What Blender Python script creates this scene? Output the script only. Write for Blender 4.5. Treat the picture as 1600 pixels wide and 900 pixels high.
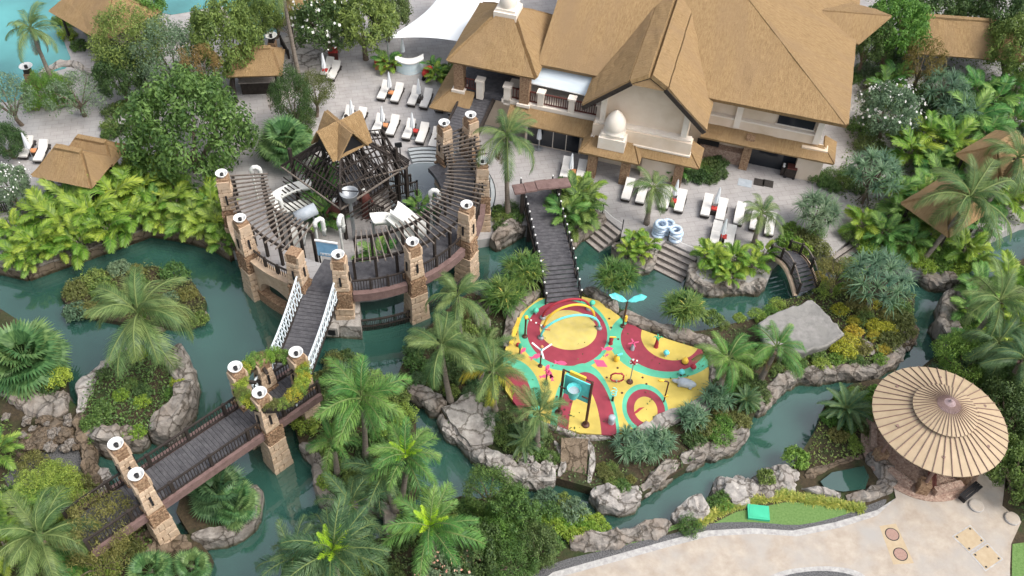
import bpy, math, random
from mathutils import Vector, Matrix, noise
R = math.radians
random.seed(7)
scene = bpy.context.scene
for o in list(bpy.data.objects): bpy.data.objects.remove(o)
COL = scene.collection
# ------------------------------------------------------------------ camera
F = 1500.0                      # focal length in pixels of the 1600 px wide photograph
CAMH = 47.0
def _v(a, b, c): return Vector((a, b, c))
DN = _v(735-800, 1800-450, F).normalized()          # straight down, in camera axes (right, down, forward)
FW = (_v(0, 0, 1) - DN*DN.z).normalized()
RT = DN.cross(FW)
if RT.x < 0: RT = -RT
cam_d = bpy.data.cameras.new('camera'); cam = bpy.data.objects.new('camera', cam_d); COL.objects.link(cam)
cr = Vector((RT.x, FW.x, -DN.x)); cd = Vector((RT.y, FW.y, -DN.y)); cf = Vector((RT.z, FW.z, -DN.z))
cam.matrix_world = Matrix(((cr.x, -cd.x, -cf.x, 0), (cr.y, -cd.y, -cf.y, 0), (cr.z, -cd.z, -cf.z, CAMH), (0, 0, 0, 1)))
cam_d.sensor_width = 36; cam_d.lens = F/1600*36; cam_d.clip_end = 2000; cam_d.clip_start = 0.5
scene.camera = cam
# ------------------------------------------------------------------ sky, sun, exposure
SUN_EL, SUN_AZ = R(56), R(112)     # azimuth measured from +Y (away from the camera) towards +X
world = bpy.data.worlds.new('World'); scene.world = world; world.use_nodes = True
wn = world.node_tree; wn.nodes.clear()
sky = wn.nodes.new('ShaderNodeTexSky'); sky.sky_type = 'NISHITA'; sky.sun_disc = False
sky.sun_elevation = SUN_EL; sky.sun_rotation = SUN_AZ; sky.dust_density = 5; sky.air_density = 1.0; sky.ozone_density = 1.0
hs = wn.nodes.new('ShaderNodeHueSaturation'); hs.inputs['Saturation'].default_value = 0.45
bg = wn.nodes.new('ShaderNodeBackground'); bg.inputs['Strength'].default_value = 0.15
wo = wn.nodes.new('ShaderNodeOutputWorld')
wn.links.new(sky.outputs[0], hs.inputs['Color']); wn.links.new(hs.outputs[0], bg.inputs['Color']); wn.links.new(bg.outputs[0], wo.inputs[0])
sd = bpy.data.lights.new('sun', 'SUN'); sd.energy = .9; sd.angle = R(25); sd.color = (1, .95, .87)
sun = bpy.data.objects.new('sun', sd); COL.objects.link(sun)
sun.rotation_euler = Vector((-math.sin(SUN_AZ)*math.cos(SUN_EL), -math.cos(SUN_AZ)*math.cos(SUN_EL), -math.sin(SUN_EL))).to_track_quat('-Z', 'Y').to_euler()
scene.view_settings.view_transform = 'Standard'; scene.view_settings.look = 'None'
scene.view_settings.gamma = 1; scene.view_settings.exposure = 0.79
scene.render.engine = 'CYCLES'
# ------------------------------------------------------------------ placing helpers
LAND = 0.8
def G(u, v, z=LAND):               # where the sight line of photo pixel (u, v) meets the level z
    r = _v(u-800, v-450, F); k = (CAMH-z)/r.dot(DN)
    return Vector((k*r.dot(RT), k*r.dot(FW), z))
def GL(pts, z=LAND): return [G(u, v, z) for u, v in pts]
# ------------------------------------------------------------------ materials
MATS = {}
def M(name, c1, c2=None, scale=4, rough=.75, bump=0, bscale=None, stretch=None, metal=0, spec=.3, c3=None, s3=.6, detail=6, crack=0, tile=0, wet=0):
    if name in MATS: return MATS[name]
    m = bpy.data.materials.new(name); m.use_nodes = True; n = m.node_tree.nodes; l = m.node_tree.links
    b = n['Principled BSDF']; b.inputs['Roughness'].default_value = rough; b.inputs['Metallic'].default_value = metal
    b.inputs['Specular IOR Level'].default_value = spec
    if c2 is None and not bump: b.inputs['Base Color'].default_value = (*c1, 1)
    else:
        tc = n.new('ShaderNodeTexCoord'); oi = n.new('ShaderNodeObjectInfo')
        mp = n.new('ShaderNodeMapping'); mp.inputs['Scale'].default_value = stretch or (1, 1, 1)
        ml = n.new('ShaderNodeMath'); ml.operation = 'MULTIPLY'; ml.inputs[1].default_value = 37
        ad = n.new('ShaderNodeVectorMath'); ad.operation = 'ADD'
        l.new(oi.outputs['Random'], ml.inputs[0]); l.new(tc.outputs['Object'], ad.inputs[0]); l.new(ml.outputs[0], ad.inputs[1]); l.new(ad.outputs[0], mp.inputs['Vector'])
        nz = n.new('ShaderNodeTexNoise'); nz.inputs['Scale'].default_value = scale; nz.inputs['Detail'].default_value = detail; nz.inputs['Roughness'].default_value = .65
        l.new(mp.outputs[0], nz.inputs['Vector'])
        rp = n.new('ShaderNodeValToRGB'); e = rp.color_ramp.elements
        e[0].position = .32; e[0].color = (*c1, 1); e[1].position = .68; e[1].color = (*(c2 or c1), 1)
        l.new(nz.outputs['Fac'], rp.inputs['Fac']); out = rp.outputs['Color']
        if c3:
            n2 = n.new('ShaderNodeTexNoise'); n2.inputs['Scale'].default_value = s3; n2.inputs['Detail'].default_value = 5; l.new(mp.outputs[0], n2.inputs['Vector'])
            r2 = n.new('ShaderNodeValToRGB'); r2.color_ramp.elements[0].position = .45; r2.color_ramp.elements[1].position = .7
            l.new(n2.outputs['Fac'], r2.inputs['Fac'])
            mx = n.new('ShaderNodeMixRGB'); mx.inputs['Color2'].default_value = (*c3, 1); l.new(r2.outputs[0], mx.inputs['Fac']); l.new(out, mx.inputs['Color1']); out = mx.outputs[0]
        if crack:
            vo = n.new('ShaderNodeTexVoronoi'); vo.feature = 'DISTANCE_TO_EDGE'; vo.inputs['Scale'].default_value = crack
            wv = n.new('ShaderNodeVectorMath'); wv.operation = 'MULTIPLY_ADD'; wv.inputs[1].default_value = (.7, .7, .7); l.new(nz.outputs['Color'], wv.inputs[0]); l.new(mp.outputs[0], wv.inputs[2]); l.new(wv.outputs[0], vo.inputs['Vector'])
            rc_ = n.new('ShaderNodeValToRGB'); rc_.color_ramp.elements[0].position = .0; rc_.color_ramp.elements[1].position = .07; rc_.color_ramp.elements[0].color = (.3, .28, .25, 1); l.new(vo.outputs['Distance'], rc_.inputs['Fac'])
            mc = n.new('ShaderNodeMixRGB'); mc.blend_type = 'MULTIPLY'; mc.inputs[0].default_value = 1; l.new(out, mc.inputs[1]); l.new(rc_.outputs[0], mc.inputs[2]); out = mc.outputs[0]
        if wet:
            gp = n.new('ShaderNodeNewGeometry'); sz = n.new('ShaderNodeSeparateXYZ'); l.new(gp.outputs['Position'], sz.inputs[0]); wm = n.new('ShaderNodeMath'); wm.operation = 'MULTIPLY_ADD'; wm.inputs[1].default_value = .5; l.new(nz.outputs['Fac'], wm.inputs[0]); l.new(sz.outputs[2], wm.inputs[2])
            wr = n.new('ShaderNodeValToRGB'); wr.color_ramp.elements[0].position = .38; wr.color_ramp.elements[1].position = .6; wr.color_ramp.elements[0].color = (.32, .34, .24, 1); l.new(wm.outputs[0], wr.inputs['Fac'])
            ww_ = n.new('ShaderNodeMixRGB'); ww_.blend_type = 'MULTIPLY'; ww_.inputs[0].default_value = 1; l.new(out, ww_.inputs[1]); l.new(wr.outputs[0], ww_.inputs[2]); out = ww_.outputs[0]
        if tile:
            bk = n.new('ShaderNodeTexBrick'); bk.inputs['Scale'].default_value = tile; bk.inputs['Mortar Size'].default_value = .012; bk.inputs['Color1'].default_value = (1, 1, 1, 1); bk.inputs['Color2'].default_value = (.93, .93, .93, 1); bk.inputs['Mortar'].default_value = (.74, .73, .72, 1)
            ro = n.new('ShaderNodeMapping'); ro.inputs['Rotation'].default_value = (0, 0, -.25); l.new(tc.outputs['Object'], ro.inputs['Vector']); l.new(ro.outputs[0], bk.inputs['Vector'])
            mt_ = n.new('ShaderNodeMixRGB'); mt_.blend_type = 'MULTIPLY'; mt_.inputs[0].default_value = .8; l.new(out, mt_.inputs[1]); l.new(bk.outputs[0], mt_.inputs[2]); out = mt_.outputs[0]
        l.new(out, b.inputs['Base Color'])
        if bump:
            n3 = n.new('ShaderNodeTexNoise'); n3.inputs['Scale'].default_value = bscale or scale*2; n3.inputs['Detail'].default_value = 8; l.new(mp.outputs[0], n3.inputs['Vector'])
            bp = n.new('ShaderNodeBump'); bp.inputs['Strength'].default_value = bump; bp.inputs['Distance'].default_value = .1
            l.new(n3.outputs['Fac'], bp.inputs['Height']); l.new(bp.outputs[0], b.inputs['Normal'])
    MATS[name] = m; return m
def LEAF(name, dark, light, rough=.45, tr=.36, hue=.03, tip=None):
    m = bpy.data.materials.new(name); m.use_nodes = True; n = m.node_tree.nodes; l = m.node_tree.links
    b = n['Principled BSDF']; b.inputs['Roughness'].default_value = rough; b.inputs['Specular IOR Level'].default_value = .35
    ge = n.new('ShaderNodeNewGeometry'); rp = n.new('ShaderNodeValToRGB'); e = rp.color_ramp.elements
    e[0].color = (*dark, 1); e[1].color = (*light, 1); e[0].position = .05; e[1].position = .95
    if tip: x = e.new(.97); x.color = (*tip, 1); e[1].position = .9
    tc = n.new('ShaderNodeTexCoord'); nz = n.new('ShaderNodeTexNoise'); nz.inputs['Scale'].default_value = 4.5; nz.inputs['Detail'].default_value = 2; l.new(tc.outputs['Object'], nz.inputs['Vector'])
    nr = n.new('ShaderNodeMapRange'); nr.inputs['From Min'].default_value = .35; nr.inputs['From Max'].default_value = .65; l.new(nz.outputs['Fac'], nr.inputs['Value'])
    fm = n.new('ShaderNodeMix'); fm.inputs[0].default_value = .42; l.new(ge.outputs['Random Per Island'], fm.inputs[2]); l.new(nr.outputs[0], fm.inputs[3]); l.new(fm.outputs[0], rp.inputs['Fac'])
    oi = n.new('ShaderNodeObjectInfo'); hv = n.new('ShaderNodeHueSaturation')
    mr = n.new('ShaderNodeMapRange'); mr.inputs['To Min'].default_value = .5-hue; mr.inputs['To Max'].default_value = .5+hue; l.new(oi.outputs['Random'], mr.inputs['Value']); l.new(mr.outputs[0], hv.inputs['Hue'])
    mv = n.new('ShaderNodeMapRange'); mv.inputs['To Min'].default_value = 1.2; mv.inputs['To Max'].default_value = .8; l.new(oi.outputs['Random'], mv.inputs['Value']); l.new(mv.outputs[0], hv.inputs['Value'])
    l.new(rp.outputs[0], hv.inputs['Color']); l.new(hv.outputs[0], b.inputs['Base Color'])
    t = n.new('ShaderNodeBsdfTranslucent'); l.new(hv.outputs[0], t.inputs['Color'])
    mx = n.new('ShaderNodeMixShader'); mx.inputs[0].default_value = tr; o = n['Material Output']
    l.new(b.outputs[0], mx.inputs[1]); l.new(t.outputs[0], mx.inputs[2]); l.new(mx.outputs[0], o.inputs['Surface'])
    MATS[name] = m; return m
for nm_, st_ in (('thatch', (3.4, .8, .8)), ('thatch_x', (.8, 3.4, .8))): M(nm_, (.27, .172, .080), (.405, .275, .138), 3.0, .95, 1.0, 12, st_, c3=(.31, .208, .112), s3=.16, detail=10)
M('plaster', (.72, .60, .475), (.76, .65, .53), 1.2, .85, .05, 20, c3=(.62, .50, .37), s3=.5)
M('white_trim', (.74, .66, .56), (.80, .74, .66), 2, .7)
M('plaza', (.335, .315, .305), (.43, .41, .40), 1.3, .85, .15, 9, c3=(.355, .35, .352), s3=.3, detail=10, tile=.55)
M('plaza_tan', (.34, .285, .23), (.455, .40, .335), 1.5, .85, .2, 8, c3=(.36, .34, .315), s3=.5, detail=10)
M('kerb_stone', (.30, .29, .285), (.50, .49, .47), 4, .85, .4, 12)
M('gravel', (.05, .05, .055), (.20, .20, .20), 14, .9, .9, 20)
M('ledge', (.185, .18, .17), (.29, .28, .265), 2.5, .85, .4, 9, c3=(.22, .215, .2), s3=.7)
M('soil', (.035, .028, .018), (.08, .06, .035), 5, .95, .6, 9, c3=(.03, .05, .015), s3=.9)
M('lawn', (.10, .19, .05), (.17, .28, .09), 9, .9, .5, 40)
M('bed', (.012, .028, .022), (.02, .045, .035), 2, .9)
M('rock', (.125, .110, .095), (.34, .312, .28), 1.7, .88, .9, 5, c3=(.24, .20, .165), s3=.8, crack=.9, wet=1)
M('rock_pale', (.22, .205, .19), (.47, .44, .405), 2.2, .85, .8, 6, c3=(.30, .27, .245), s3=.9, crack=.8, wet=1)
M('rock_brown', (.10, .075, .05), (.25, .19, .135), 1.8, .9, .9, 6, c3=(.15, .12, .09), s3=.9, crack=1.3, wet=1)
M('sandstone', (.42, .30, .20), (.60, .46, .33), 3, .85, .4, 14, c3=(.48, .37, .27), s3=1.2)
M('rubble', (.16, .085, .05), (.42, .29, .18), 8, .9, 1, 9)
M('ledgestone', (.22, .13, .10), (.50, .38, .30), 7, .9, .8, 11)
M('deck_wood', (.055, .054, .06), (.115, .112, .12), 3, .7, .3, 20, (1, 1, 1))
M('dark_wood', (.022, .017, .015), (.05, .04, .034), 5, .65, .3, 15)
M('beam_wood', (.12, .098, .082), (.23, .195, .165), 5, .7, .3, 15)
M('red_wood', (.09, .03, .025), (.14, .05, .04), 5, .6)
M('pink_fascia', (.135, .085, .078), (.22, .145, .132), 3, .8, .3, 14)
M('white', (.78, .78, .76)); M('white_plastic', (.74, .75, .72), (.66, .67, .63), 3, .35, spec=.5); M('canvas', (.80, .83, .85), (.74, .78, .81), .5, .7)
M('cushion', (.66, .64, .60), (.74, .72, .69), 4, .9); M('rattan', (.03, .026, .024), (.06, .052, .048), 20, .7, .4, 40)
M('black_metal', (.018, .018, .02), rough=.45); M('grey_metal', (.30, .32, .34), (.4, .42, .44), 5, .4, metal=.6)
M('glass_dark', (.02, .024, .03), rough=.08, spec=.6); M('red_cloth', (.40, .035, .03), (.5, .06, .05), 6, .9); M('orange_cloth', (.62, .24, .10), (.7, .32, .15), 6, .9)
M('awning', (.52, .60, .66), (.64, .71, .76), 1, .7, stretch=(.4, 6, 1)); M('roof_tan', (.39, .295, .19), (.46, .36, .24), 1.5, .6, c3=(.37, .29, .19), s3=1)
M('rib_brown', (.17, .105, .085), (.24, .16, .13), 5, .7); M('rust_purple', (.22, .15, .15), (.34, .26, .26), 6, .6)
M('trunk', (.17, .14, .11), (.30, .26, .22), 3, .9, .6, 14, (1, 1, 5)); M('bark', (.10, .075, .055), (.20, .16, .12), 4, .9, .6, 10)
M('s_yellow', (.80, .50, .05), (.84, .55, .07), 3, .6); M('s_red', (.33, .028, .045), (.38, .04, .06), 2, .7); M('s_teal', (.10, .60, .40), rough=.5); M('cyan_paint', (.10, .66, .66), (.2, .75, .72), 4, .4, spec=.5)
M('pink_paint', (.62, .09, .20), rough=.6); M('brown_pole', (.085, .035, .025), rough=.5); M('grey_blue', (.34, .39, .44), (.44, .48, .52), 4, .6, .2, 8)
M('tube_blue', (.34, .48, .66), (.66, .74, .82), 5, .25, spec=.5); M('net_white', (.62, .70, .75), (.74, .80, .83), 6, .7); M('hatch', (.40, .31, .20), (.46, .37, .25), 4, .8)
M('brick_red', (.30, .19, .155), (.38, .25, .205), 9, .85, .3, 30); M('green_plastic', (.05, .42, .24), (.06, .48, .28), 2, .4); M('sign_blue', (.18, .42, .66), (.30, .55, .78), 2, .4)
M('step_stone', (.25, .22, .20), (.40, .36, .33), 4, .85, .3, 12); M('pool_floor', (.34, .37, .38), (.42, .45, .46), 2, .7); M('bar_blue', (.62, .80, .86), (.8, .9, .92), .7, .4, stretch=(1, 1, 3))
LEAF('leaf_dark', (.032, .072, .026), (.145, .23, .07)); LEAF('leaf_mid', (0.048, 0.106, 0.028), (0.241, 0.356, 0.09)); LEAF('leaf_bright', (0.082, 0.176, 0.033), (0.339, 0.503, 0.095))
LEAF('leaf_lime', (0.138, 0.253, 0.029), (0.414, 0.552, 0.086)); LEAF('leaf_yellow', (0.244, 0.271, 0.028), (0.706, 0.624, 0.082)); LEAF('leaf_grey', (0.082, 0.143, 0.082), (0.231, 0.339, 0.19)); LEAF('leaf_orange', (.17, .12, .045), (.36, .24, .09))
LEAF('leaf_olive', (0.095, 0.115, 0.033), (0.258, 0.271, 0.082)); LEAF('palm_green', (0.054, 0.115, 0.038), (0.231, 0.339, 0.115)); LEAF('palm_fresh', (0.054, 0.149, 0.036), (0.217, 0.421, 0.095)); LEAF('palm_deep', (0.033, 0.089, 0.038), (0.149, 0.258, 0.108)); M('rachis', (.15, .20, .065)); LEAF('palm_spear', (0.38, 0.624, 0.028), (0.624, 0.85, 0.068), hue=.01)
LEAF('areca', (0.082, 0.185, 0.021), (0.333, 0.478, 0.067)); LEAF('fan_green', (0.054, 0.136, 0.047), (0.204, 0.353, 0.122)); LEAF('pandan', (0.061, 0.143, 0.075), (0.217, 0.353, 0.204)); LEAF('variegated', (0.047, 0.122, 0.03), (0.19, 0.299, 0.068), tip=(0.678, 0.624, 0.136)); LEAF('lily', (0.19, 0.271, 0.04), (0.624, 0.624, 0.163)); LEAF('palm_dead', (.13, .085, .04), (.26, .18, .09), hue=.01); LEAF('petal', (0.85, 0.85, 0.85), (1.003, 0.991, 0.92), hue=0); LEAF('petal_pink', (0.85, 0.407, 0.299), (0.85, 0.57, 0.435), hue=0)
# murky lagoon water: fresnel mirror over a part-transparent green body
def water_mat(name, col, body):
    m = bpy.data.materials.new(name); m.use_nodes = True; n = m.node_tree.nodes; l = m.node_tree.links; n.remove(n['Principled BSDF'])
    d = n.new('ShaderNodeBsdfDiffuse'); d.inputs['Color'].default_value = (*col, 1); t = n.new('ShaderNodeBsdfTransparent'); t.inputs['Color'].default_value = (.62, .86, .80, 1)
    tb = n.new('ShaderNodeTexNoise'); tb.inputs['Scale'].default_value = .14; tb.inputs['Detail'].default_value = 4; tq = n.new('ShaderNodeTexCoord'); l.new(tq.outputs['Object'], tb.inputs['Vector']); tr_ = n.new('ShaderNodeValToRGB'); tr_.color_ramp.elements[0].position = .35; tr_.color_ramp.elements[1].position = .68; tr_.color_ramp.elements[0].color = (*[c*.75 for c in col], 1); tr_.color_ramp.elements[1].color = (*[c*1.35 for c in col], 1); l.new(tb.outputs['Fac'], tr_.inputs['Fac']); l.new(tr_.outputs[0], d.inputs['Color'])
    a = n.new('ShaderNodeMixShader'); a.inputs[0].default_value = body; l.new(t.outputs[0], a.inputs[1]); l.new(d.outputs[0], a.inputs[2])
    g = n.new('ShaderNodeBsdfGlossy'); g.inputs['Roughness'].default_value = .03; fr = n.new('ShaderNodeFresnel'); fr.inputs['IOR'].default_value = 2.3
    tc = n.new('ShaderNodeTexCoord'); nz = n.new('ShaderNodeTexNoise'); nz.inputs['Scale'].default_value = 1.6; nz.inputs['Detail'].default_value = 3; l.new(tc.outputs['Object'], nz.inputs['Vector'])
    bp = n.new('ShaderNodeBump'); bp.inputs['Strength'].default_value = .12; bp.inputs['Distance'].default_value = .05; l.new(nz.outputs['Fac'], bp.inputs['Height'])
    l.new(bp.outputs[0], g.inputs['Normal']); l.new(bp.outputs[0], fr.inputs['Normal'])
    x = n.new('ShaderNodeMixShader'); l.new(fr.outputs[0], x.inputs[0]); l.new(a.outputs[0], x.inputs[1]); l.new(g.outputs[0], x.inputs[2]); l.new(x.outputs[0], n['Material Output'].inputs['Surface'])
    MATS[name] = m
water_mat('water', (.034, .102, .080), .84); water_mat('pool_water', (.10, .36, .36), .8); water_mat('shallow', (.30, .35, .36), .5)
# ------------------------------------------------------------------ mesh builder
class MB:
    def __init__(s): s.v = []; s.f = []
    def add(s, v, f): k = len(s.v); s.v += [tuple(p) for p in v]; s.f += [tuple(i+k for i in q) for q in f]; return s
    def box(s, c, d, rz=0, mat=None):
        x, y, z = d[0]/2, d[1]/2, d[2]/2; mt = mat or Matrix.Rotation(rz, 3, 'Z'); c = Vector(c)
        return s.add([c+mt @ Vector(p) for p in ((-x, -y, -z), (x, -y, -z), (x, y, -z), (-x, y, -z), (-x, -y, z), (x, -y, z), (x, y, z), (-x, y, z))],
              [(0, 3, 2, 1), (4, 5, 6, 7), (0, 1, 5, 4), (1, 2, 6, 5), (2, 3, 7, 6), (3, 0, 4, 7)])
    def beam(s, a, b, w, h):
        a, b = Vector(a), Vector(b); d = (b-a); L = d.length; d.normalize()
        sd = d.cross(Vector((0, 0, 1))); sd = Vector((1, 0, 0)) if sd.length < 1e-4 else sd.normalized(); up = sd.cross(d)
        return s.box((a+b)/2, (L, w, h), mat=Matrix((d, sd*-1, up)).transposed())
    def tube(s, pts, r, n=8, cap=True):
        pts = [Vector(p) for p in pts]; r = r if isinstance(r, (list, tuple)) else [r]*len(pts); V = []; Fc = []
        pu = None
        for i, p in enumerate(pts):
            d = (pts[min(i+1, len(pts)-1)]-pts[max(i-1, 0)]).normalized()
            if pu is None: pu = d.cross(Vector((0, 0, 1))); pu = Vector((1, 0, 0)) if pu.length < 1e-3 else pu
            pu = (pu-d*pu.dot(d)).normalized(); w = d.cross(pu)
            V += [p+(pu*math.cos(6.2832*k/n)+w*math.sin(6.2832*k/n))*r[i] for k in range(n)]
        for i in range(len(pts)-1):
            for k in range(n): Fc.append((i*n+k, i*n+(k+1) % n, (i+1)*n+(k+1) % n, (i+1)*n+k))
        if cap: Fc += [tuple(range(n-1, -1, -1)), tuple(range((len(pts)-1)*n, len(pts)*n))]
        return s.add(V, Fc)
    def lathe(s, prof, n=24, c=(0, 0, 0)):
        c = Vector(c); V = []; Fc = []
        for r, z in prof: V += [c+Vector((r*math.cos(6.2832*k/n), r*math.sin(6.2832*k/n), z)) for k in range(n)]
        for i in range(len(prof)-1):
            for k in range(n): Fc.append((i*n+k, i*n+(k+1) % n, (i+1)*n+(k+1) % n, (i+1)*n+k))
        return s.add(V, Fc)
    def prism(s, poly, z0, z1):
        a = sum(poly[i][0]*poly[(i+1) % len(poly)][1]-poly[(i+1) % len(poly)][0]*poly[i][1] for i in range(len(poly)))
        if a < 0: poly = poly[::-1]
        n = len(poly); z1s = z1 if isinstance(z1, (list, tuple)) else [z1]*n
        return s.add([(p[0], p[1], z0) for p in poly]+[(p[0], p[1], z1s[i]) for i, p in enumerate(poly)],
              [tuple(range(n-1, -1, -1)), tuple(range(n, 2*n))]+[(i, (i+1) % n, n+(i+1) % n, n+i) for i in range(n)])
    def ball(s, c, r, n=10, sq=(1, 1, 1)):
        m = n//2; V = [(c[0]+r*sq[0]*math.sin(math.pi*i/m)*math.cos(6.2832*k/n), c[1]+r*sq[1]*math.sin(math.pi*i/m)*math.sin(6.2832*k/n), c[2]+r*sq[2]*math.cos(math.pi*i/m)) for i in range(m+1) for k in range(n)]
        return s.add(V, [(i*n+k, (i+1)*n+k, (i+1)*n+(k+1) % n, i*n+(k+1) % n) for i in range(m) for k in range(n)])
    def mesh(s, name, mat, smooth=False):
        me = bpy.data.meshes.new(name); me.from_pydata(s.v, [], s.f); me.materials.append(MATS[mat])
        if smooth: me.polygons.foreach_set('use_smooth', [True]*len(me.polygons))
        me.update(); return me
    def build(s, name, mat, parent=None, smooth=False):
        return ob(name, s.mesh(name, mat, smooth), parent)
def ob(name, me, parent=None, loc=None, rot=None, sc=None):
    o = bpy.data.objects.new(name, me); COL.objects.link(o)
    if parent: o.parent = parent
    if loc is not None: o.location = loc
    if rot is not None: o.rotation_euler = rot
    if sc is not None: o.scale = (sc, sc, sc) if isinstance(sc, (int, float)) else sc
    return o
def tag(o, label, cat, group=None):
    o['label'] = label; o['category'] = cat
    if group: o['group'] = group
    return o
def thing(name, label, cat, loc=(0, 0, 0), rz=0, group=None, sc=None):
    return tag(ob(name, None, None, loc, (0, 0, rz), sc), label, cat, group)
def struct(o): o['kind'] = 'structure'; return o
def stuff(o, label, cat): o['kind'] = 'stuff'; return tag(o, label, cat)
def pin(pt, poly):
    x, y = pt[0], pt[1]; c = False; j = len(poly)-1
    for i in range(len(poly)):
        xi, yi, xj, yj = poly[i][0], poly[i][1], poly[j][0], poly[j][1]
        if (yi > y) != (yj > y) and x < (xj-xi)*(y-yi)/(yj-yi)+xi: c = not c
        j = i
    return c
U = random.uniform
# ================================================================== the setting
struct(MB().prism([(-400, -300), (400, -300), (400, 500), (-400, 500)], -3, -2).build('ground', 'bed'))
struct(MB().add([(-120, -20, 0), (120, -20, 0), (120, 140, 0), (-120, 140, 0)], [(0, 1, 2, 3)]).build('lagoon_water', 'water'))
def land(name, px, mat, z=LAND, z0=-1.99):
    p = GL(px, z); return struct(MB().prism([(q.x, q.y) for q in p], z0, z).build(name, mat))
def ragged(px, step=14, amp=3.0, seed=0):          # uneven shoreline between the given corners
    rr = random.Random(seed); out = []
    for i in range(len(px)):
        a, b = px[i], px[(i+1) % len(px)]; d = math.dist(a, b); n = max(1, min(12, int(d/step)))
        for k in range(n):
            t = k/n; j = 0 if k == 0 else amp; out.append((a[0]+(b[0]-a[0])*t+rr.uniform(-j, j), a[1]+(b[1]-a[1])*t+rr.uniform(-j, j)))
    return out
NORTH = [(-300, 395), (0, 408), (38, 418), (135, 385), (232, 350), (330, 372), (362, 392), (420, 400), (560, 400), (690, 385), (765, 372), (800, 352), (880, 372), (900, 366), (938, 333), (972, 360), (966, 392), (1010, 402), (1040, 376), (1090, 400), (1086, 438), (1140, 446), (1200, 438), (1212, 408), (1236, 386), (1300, 398), (1330, 372), (1366, 392), (1390, 412), (1440, 426), (1500, 434), (1522, 410), (1545, 372), (1600, 347), (1900, 300), (1900, -320), (-300, -320)]
land('plaza_ground', NORTH, 'plaza')
CI = [(765, 470), (800, 452), (835, 440), (905, 452), (960, 476), (1010, 508), (1060, 520), (1100, 516), (1180, 497), (1215, 470), (1290, 455), (1350, 440), (1430, 460), (1425, 528), (1398, 565), (1330, 580), (1260, 582), (1215, 605), (1182, 640), (1165, 680), (1100, 712), (1050, 742), (1000, 775), (960, 785), (925, 762), (870, 747), (800, 732), (745, 702), (700, 662), (686, 640), (640, 612), (622, 585), (640, 540), (690, 490), (735, 455)]
land('splash_island_ground', CI, 'soil')
SB = [(430, 1100), (440, 890), (470, 850), (560, 850), (610, 835), (650, 800), (720, 775), (790, 785), (850, 800), (880, 850), (960, 850), (1050, 825), (1120, 780), (1200, 750), (1235, 735), (1250, 710), (1275, 670), (1290, 630), (1330, 600), (1370, 592), (1420, 590), (1450, 565), (1490, 535), (1478, 500), (1490, 465), (1520, 455), (1560, 430), (1620, 390), (1900, 330), (1900, 1250), (430, 1250)]
land('south_bank_ground', SB, 'soil')
MBK = [(455, 650), (470, 600), (560, 580), (630, 610), (650, 660), (640, 720), (655, 765), (610, 800), (540, 795), (505, 775), (500, 725), (470, 700)]
land('palm_islet_ground', MBK, 'soil')
WEST = [(-300, 470), (0, 482), (60, 520), (100, 580), (105, 620), (125, 640), (130, 680), (135, 740), (150, 770), (210, 800), (250, 835), (300, 835), (330, 868), (320, 900), (305, 1100), (-300, 1100)]
land('west_bank_ground', WEST, 'soil')
I1 = [(95, 465), (110, 440), (160, 425), (240, 415), (300, 440), (322, 470), (318, 500), (290, 512), (200, 505), (120, 490)]
land('shrub_islet_ground', I1, 'soil', .4)
I2 = [(125, 640), (140, 595), (200, 545), (265, 560), (292, 600), (290, 640), (250, 670), (160, 690), (135, 672)]
land('rock_islet_ground', I2, 'soil', 1.2)
PLN = [(275, 800), (290, 750), (330, 735), (390, 762), (395, 800), (370, 830), (300, 840)]
land('planter_islet_ground', PLN, 'soil')
# paving and pools laid on the land
def sheet(name, px, mat, z, under=.3):
    p = GL(px, z); return struct(MB().prism([(q.x, q.y) for q in p], z-under, z).build(name, mat))
def spline(px, n=6, closed=True):
    out = []; N = len(px)
    for i in range(N if closed else N-1):
        a, b, c, d = [Vector((*px[(i+k) % N if closed else max(0, min(N-1, i+k))], 0)) for k in (-1, 0, 1, 2)]
        for k in range(n):
            t = k/n; q = .5*((2*b)+(c-a)*t+(2*a-5*b+4*c-d)*t*t+(3*b-a-3*c+d)*t**3); out.append((q.x, q.y))
    if not closed: out.append(tuple(px[-1]))
    return out
PL = [(820, 940), (870, 903), (960, 878), (1050, 853), (1110, 838), (1180, 834), (1245, 838), (1310, 825), (1370, 806), (1400, 778), (1392, 740), (1440, 690), (1560, 660), (1572, 740), (1566, 790), (1596, 815), (1580, 850), (1578, 890), (1580, 960), (1580, 1200), (700, 1200)]
sheet('stone_border', [(u+(0 if u > 1350 else -6), v-(9 if v < 950 and u < 1390 else 0)) for u, v in PL], 'kerb_stone', LAND+.05)
sheet('lower_plaza', PL, 'plaza_tan', LAND+.06)
sheet('gravel_strip', spline([(800, 918), (860, 882), (950, 858), (1050, 834), (1110, 818), (1180, 816), (1250, 820), (1320, 804), (1360, 788), (1385, 780), (1370, 800), (1310, 818), (1245, 832), (1180, 828), (1110, 832), (1050, 848), (960, 872), (870, 897), (815, 932)], 3), 'gravel', LAND+.04)
sheet('lawn', [(1110, 820), (1150, 800), (1230, 784), (1300, 788), (1350, 792), (1320, 806), (1250, 822), (1180, 818)], 'lawn', LAND+.03)
sheet('lawn_strip', spline([(930, 860), (1000, 838), (1070, 815), (1110, 808), (1040, 832), (960, 858)], 3), 'lawn', LAND+.03)
sheet('corner_lawn', [(1582, 850), (1660, 840), (1660, 960), (1580, 960)], 'lawn', LAND+.03)
sheet('gravel_islet_path', [(5, 745), (55, 700), (120, 690), (133, 745), (90, 765), (20, 775)], 'gravel', LAND+.04)
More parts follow.
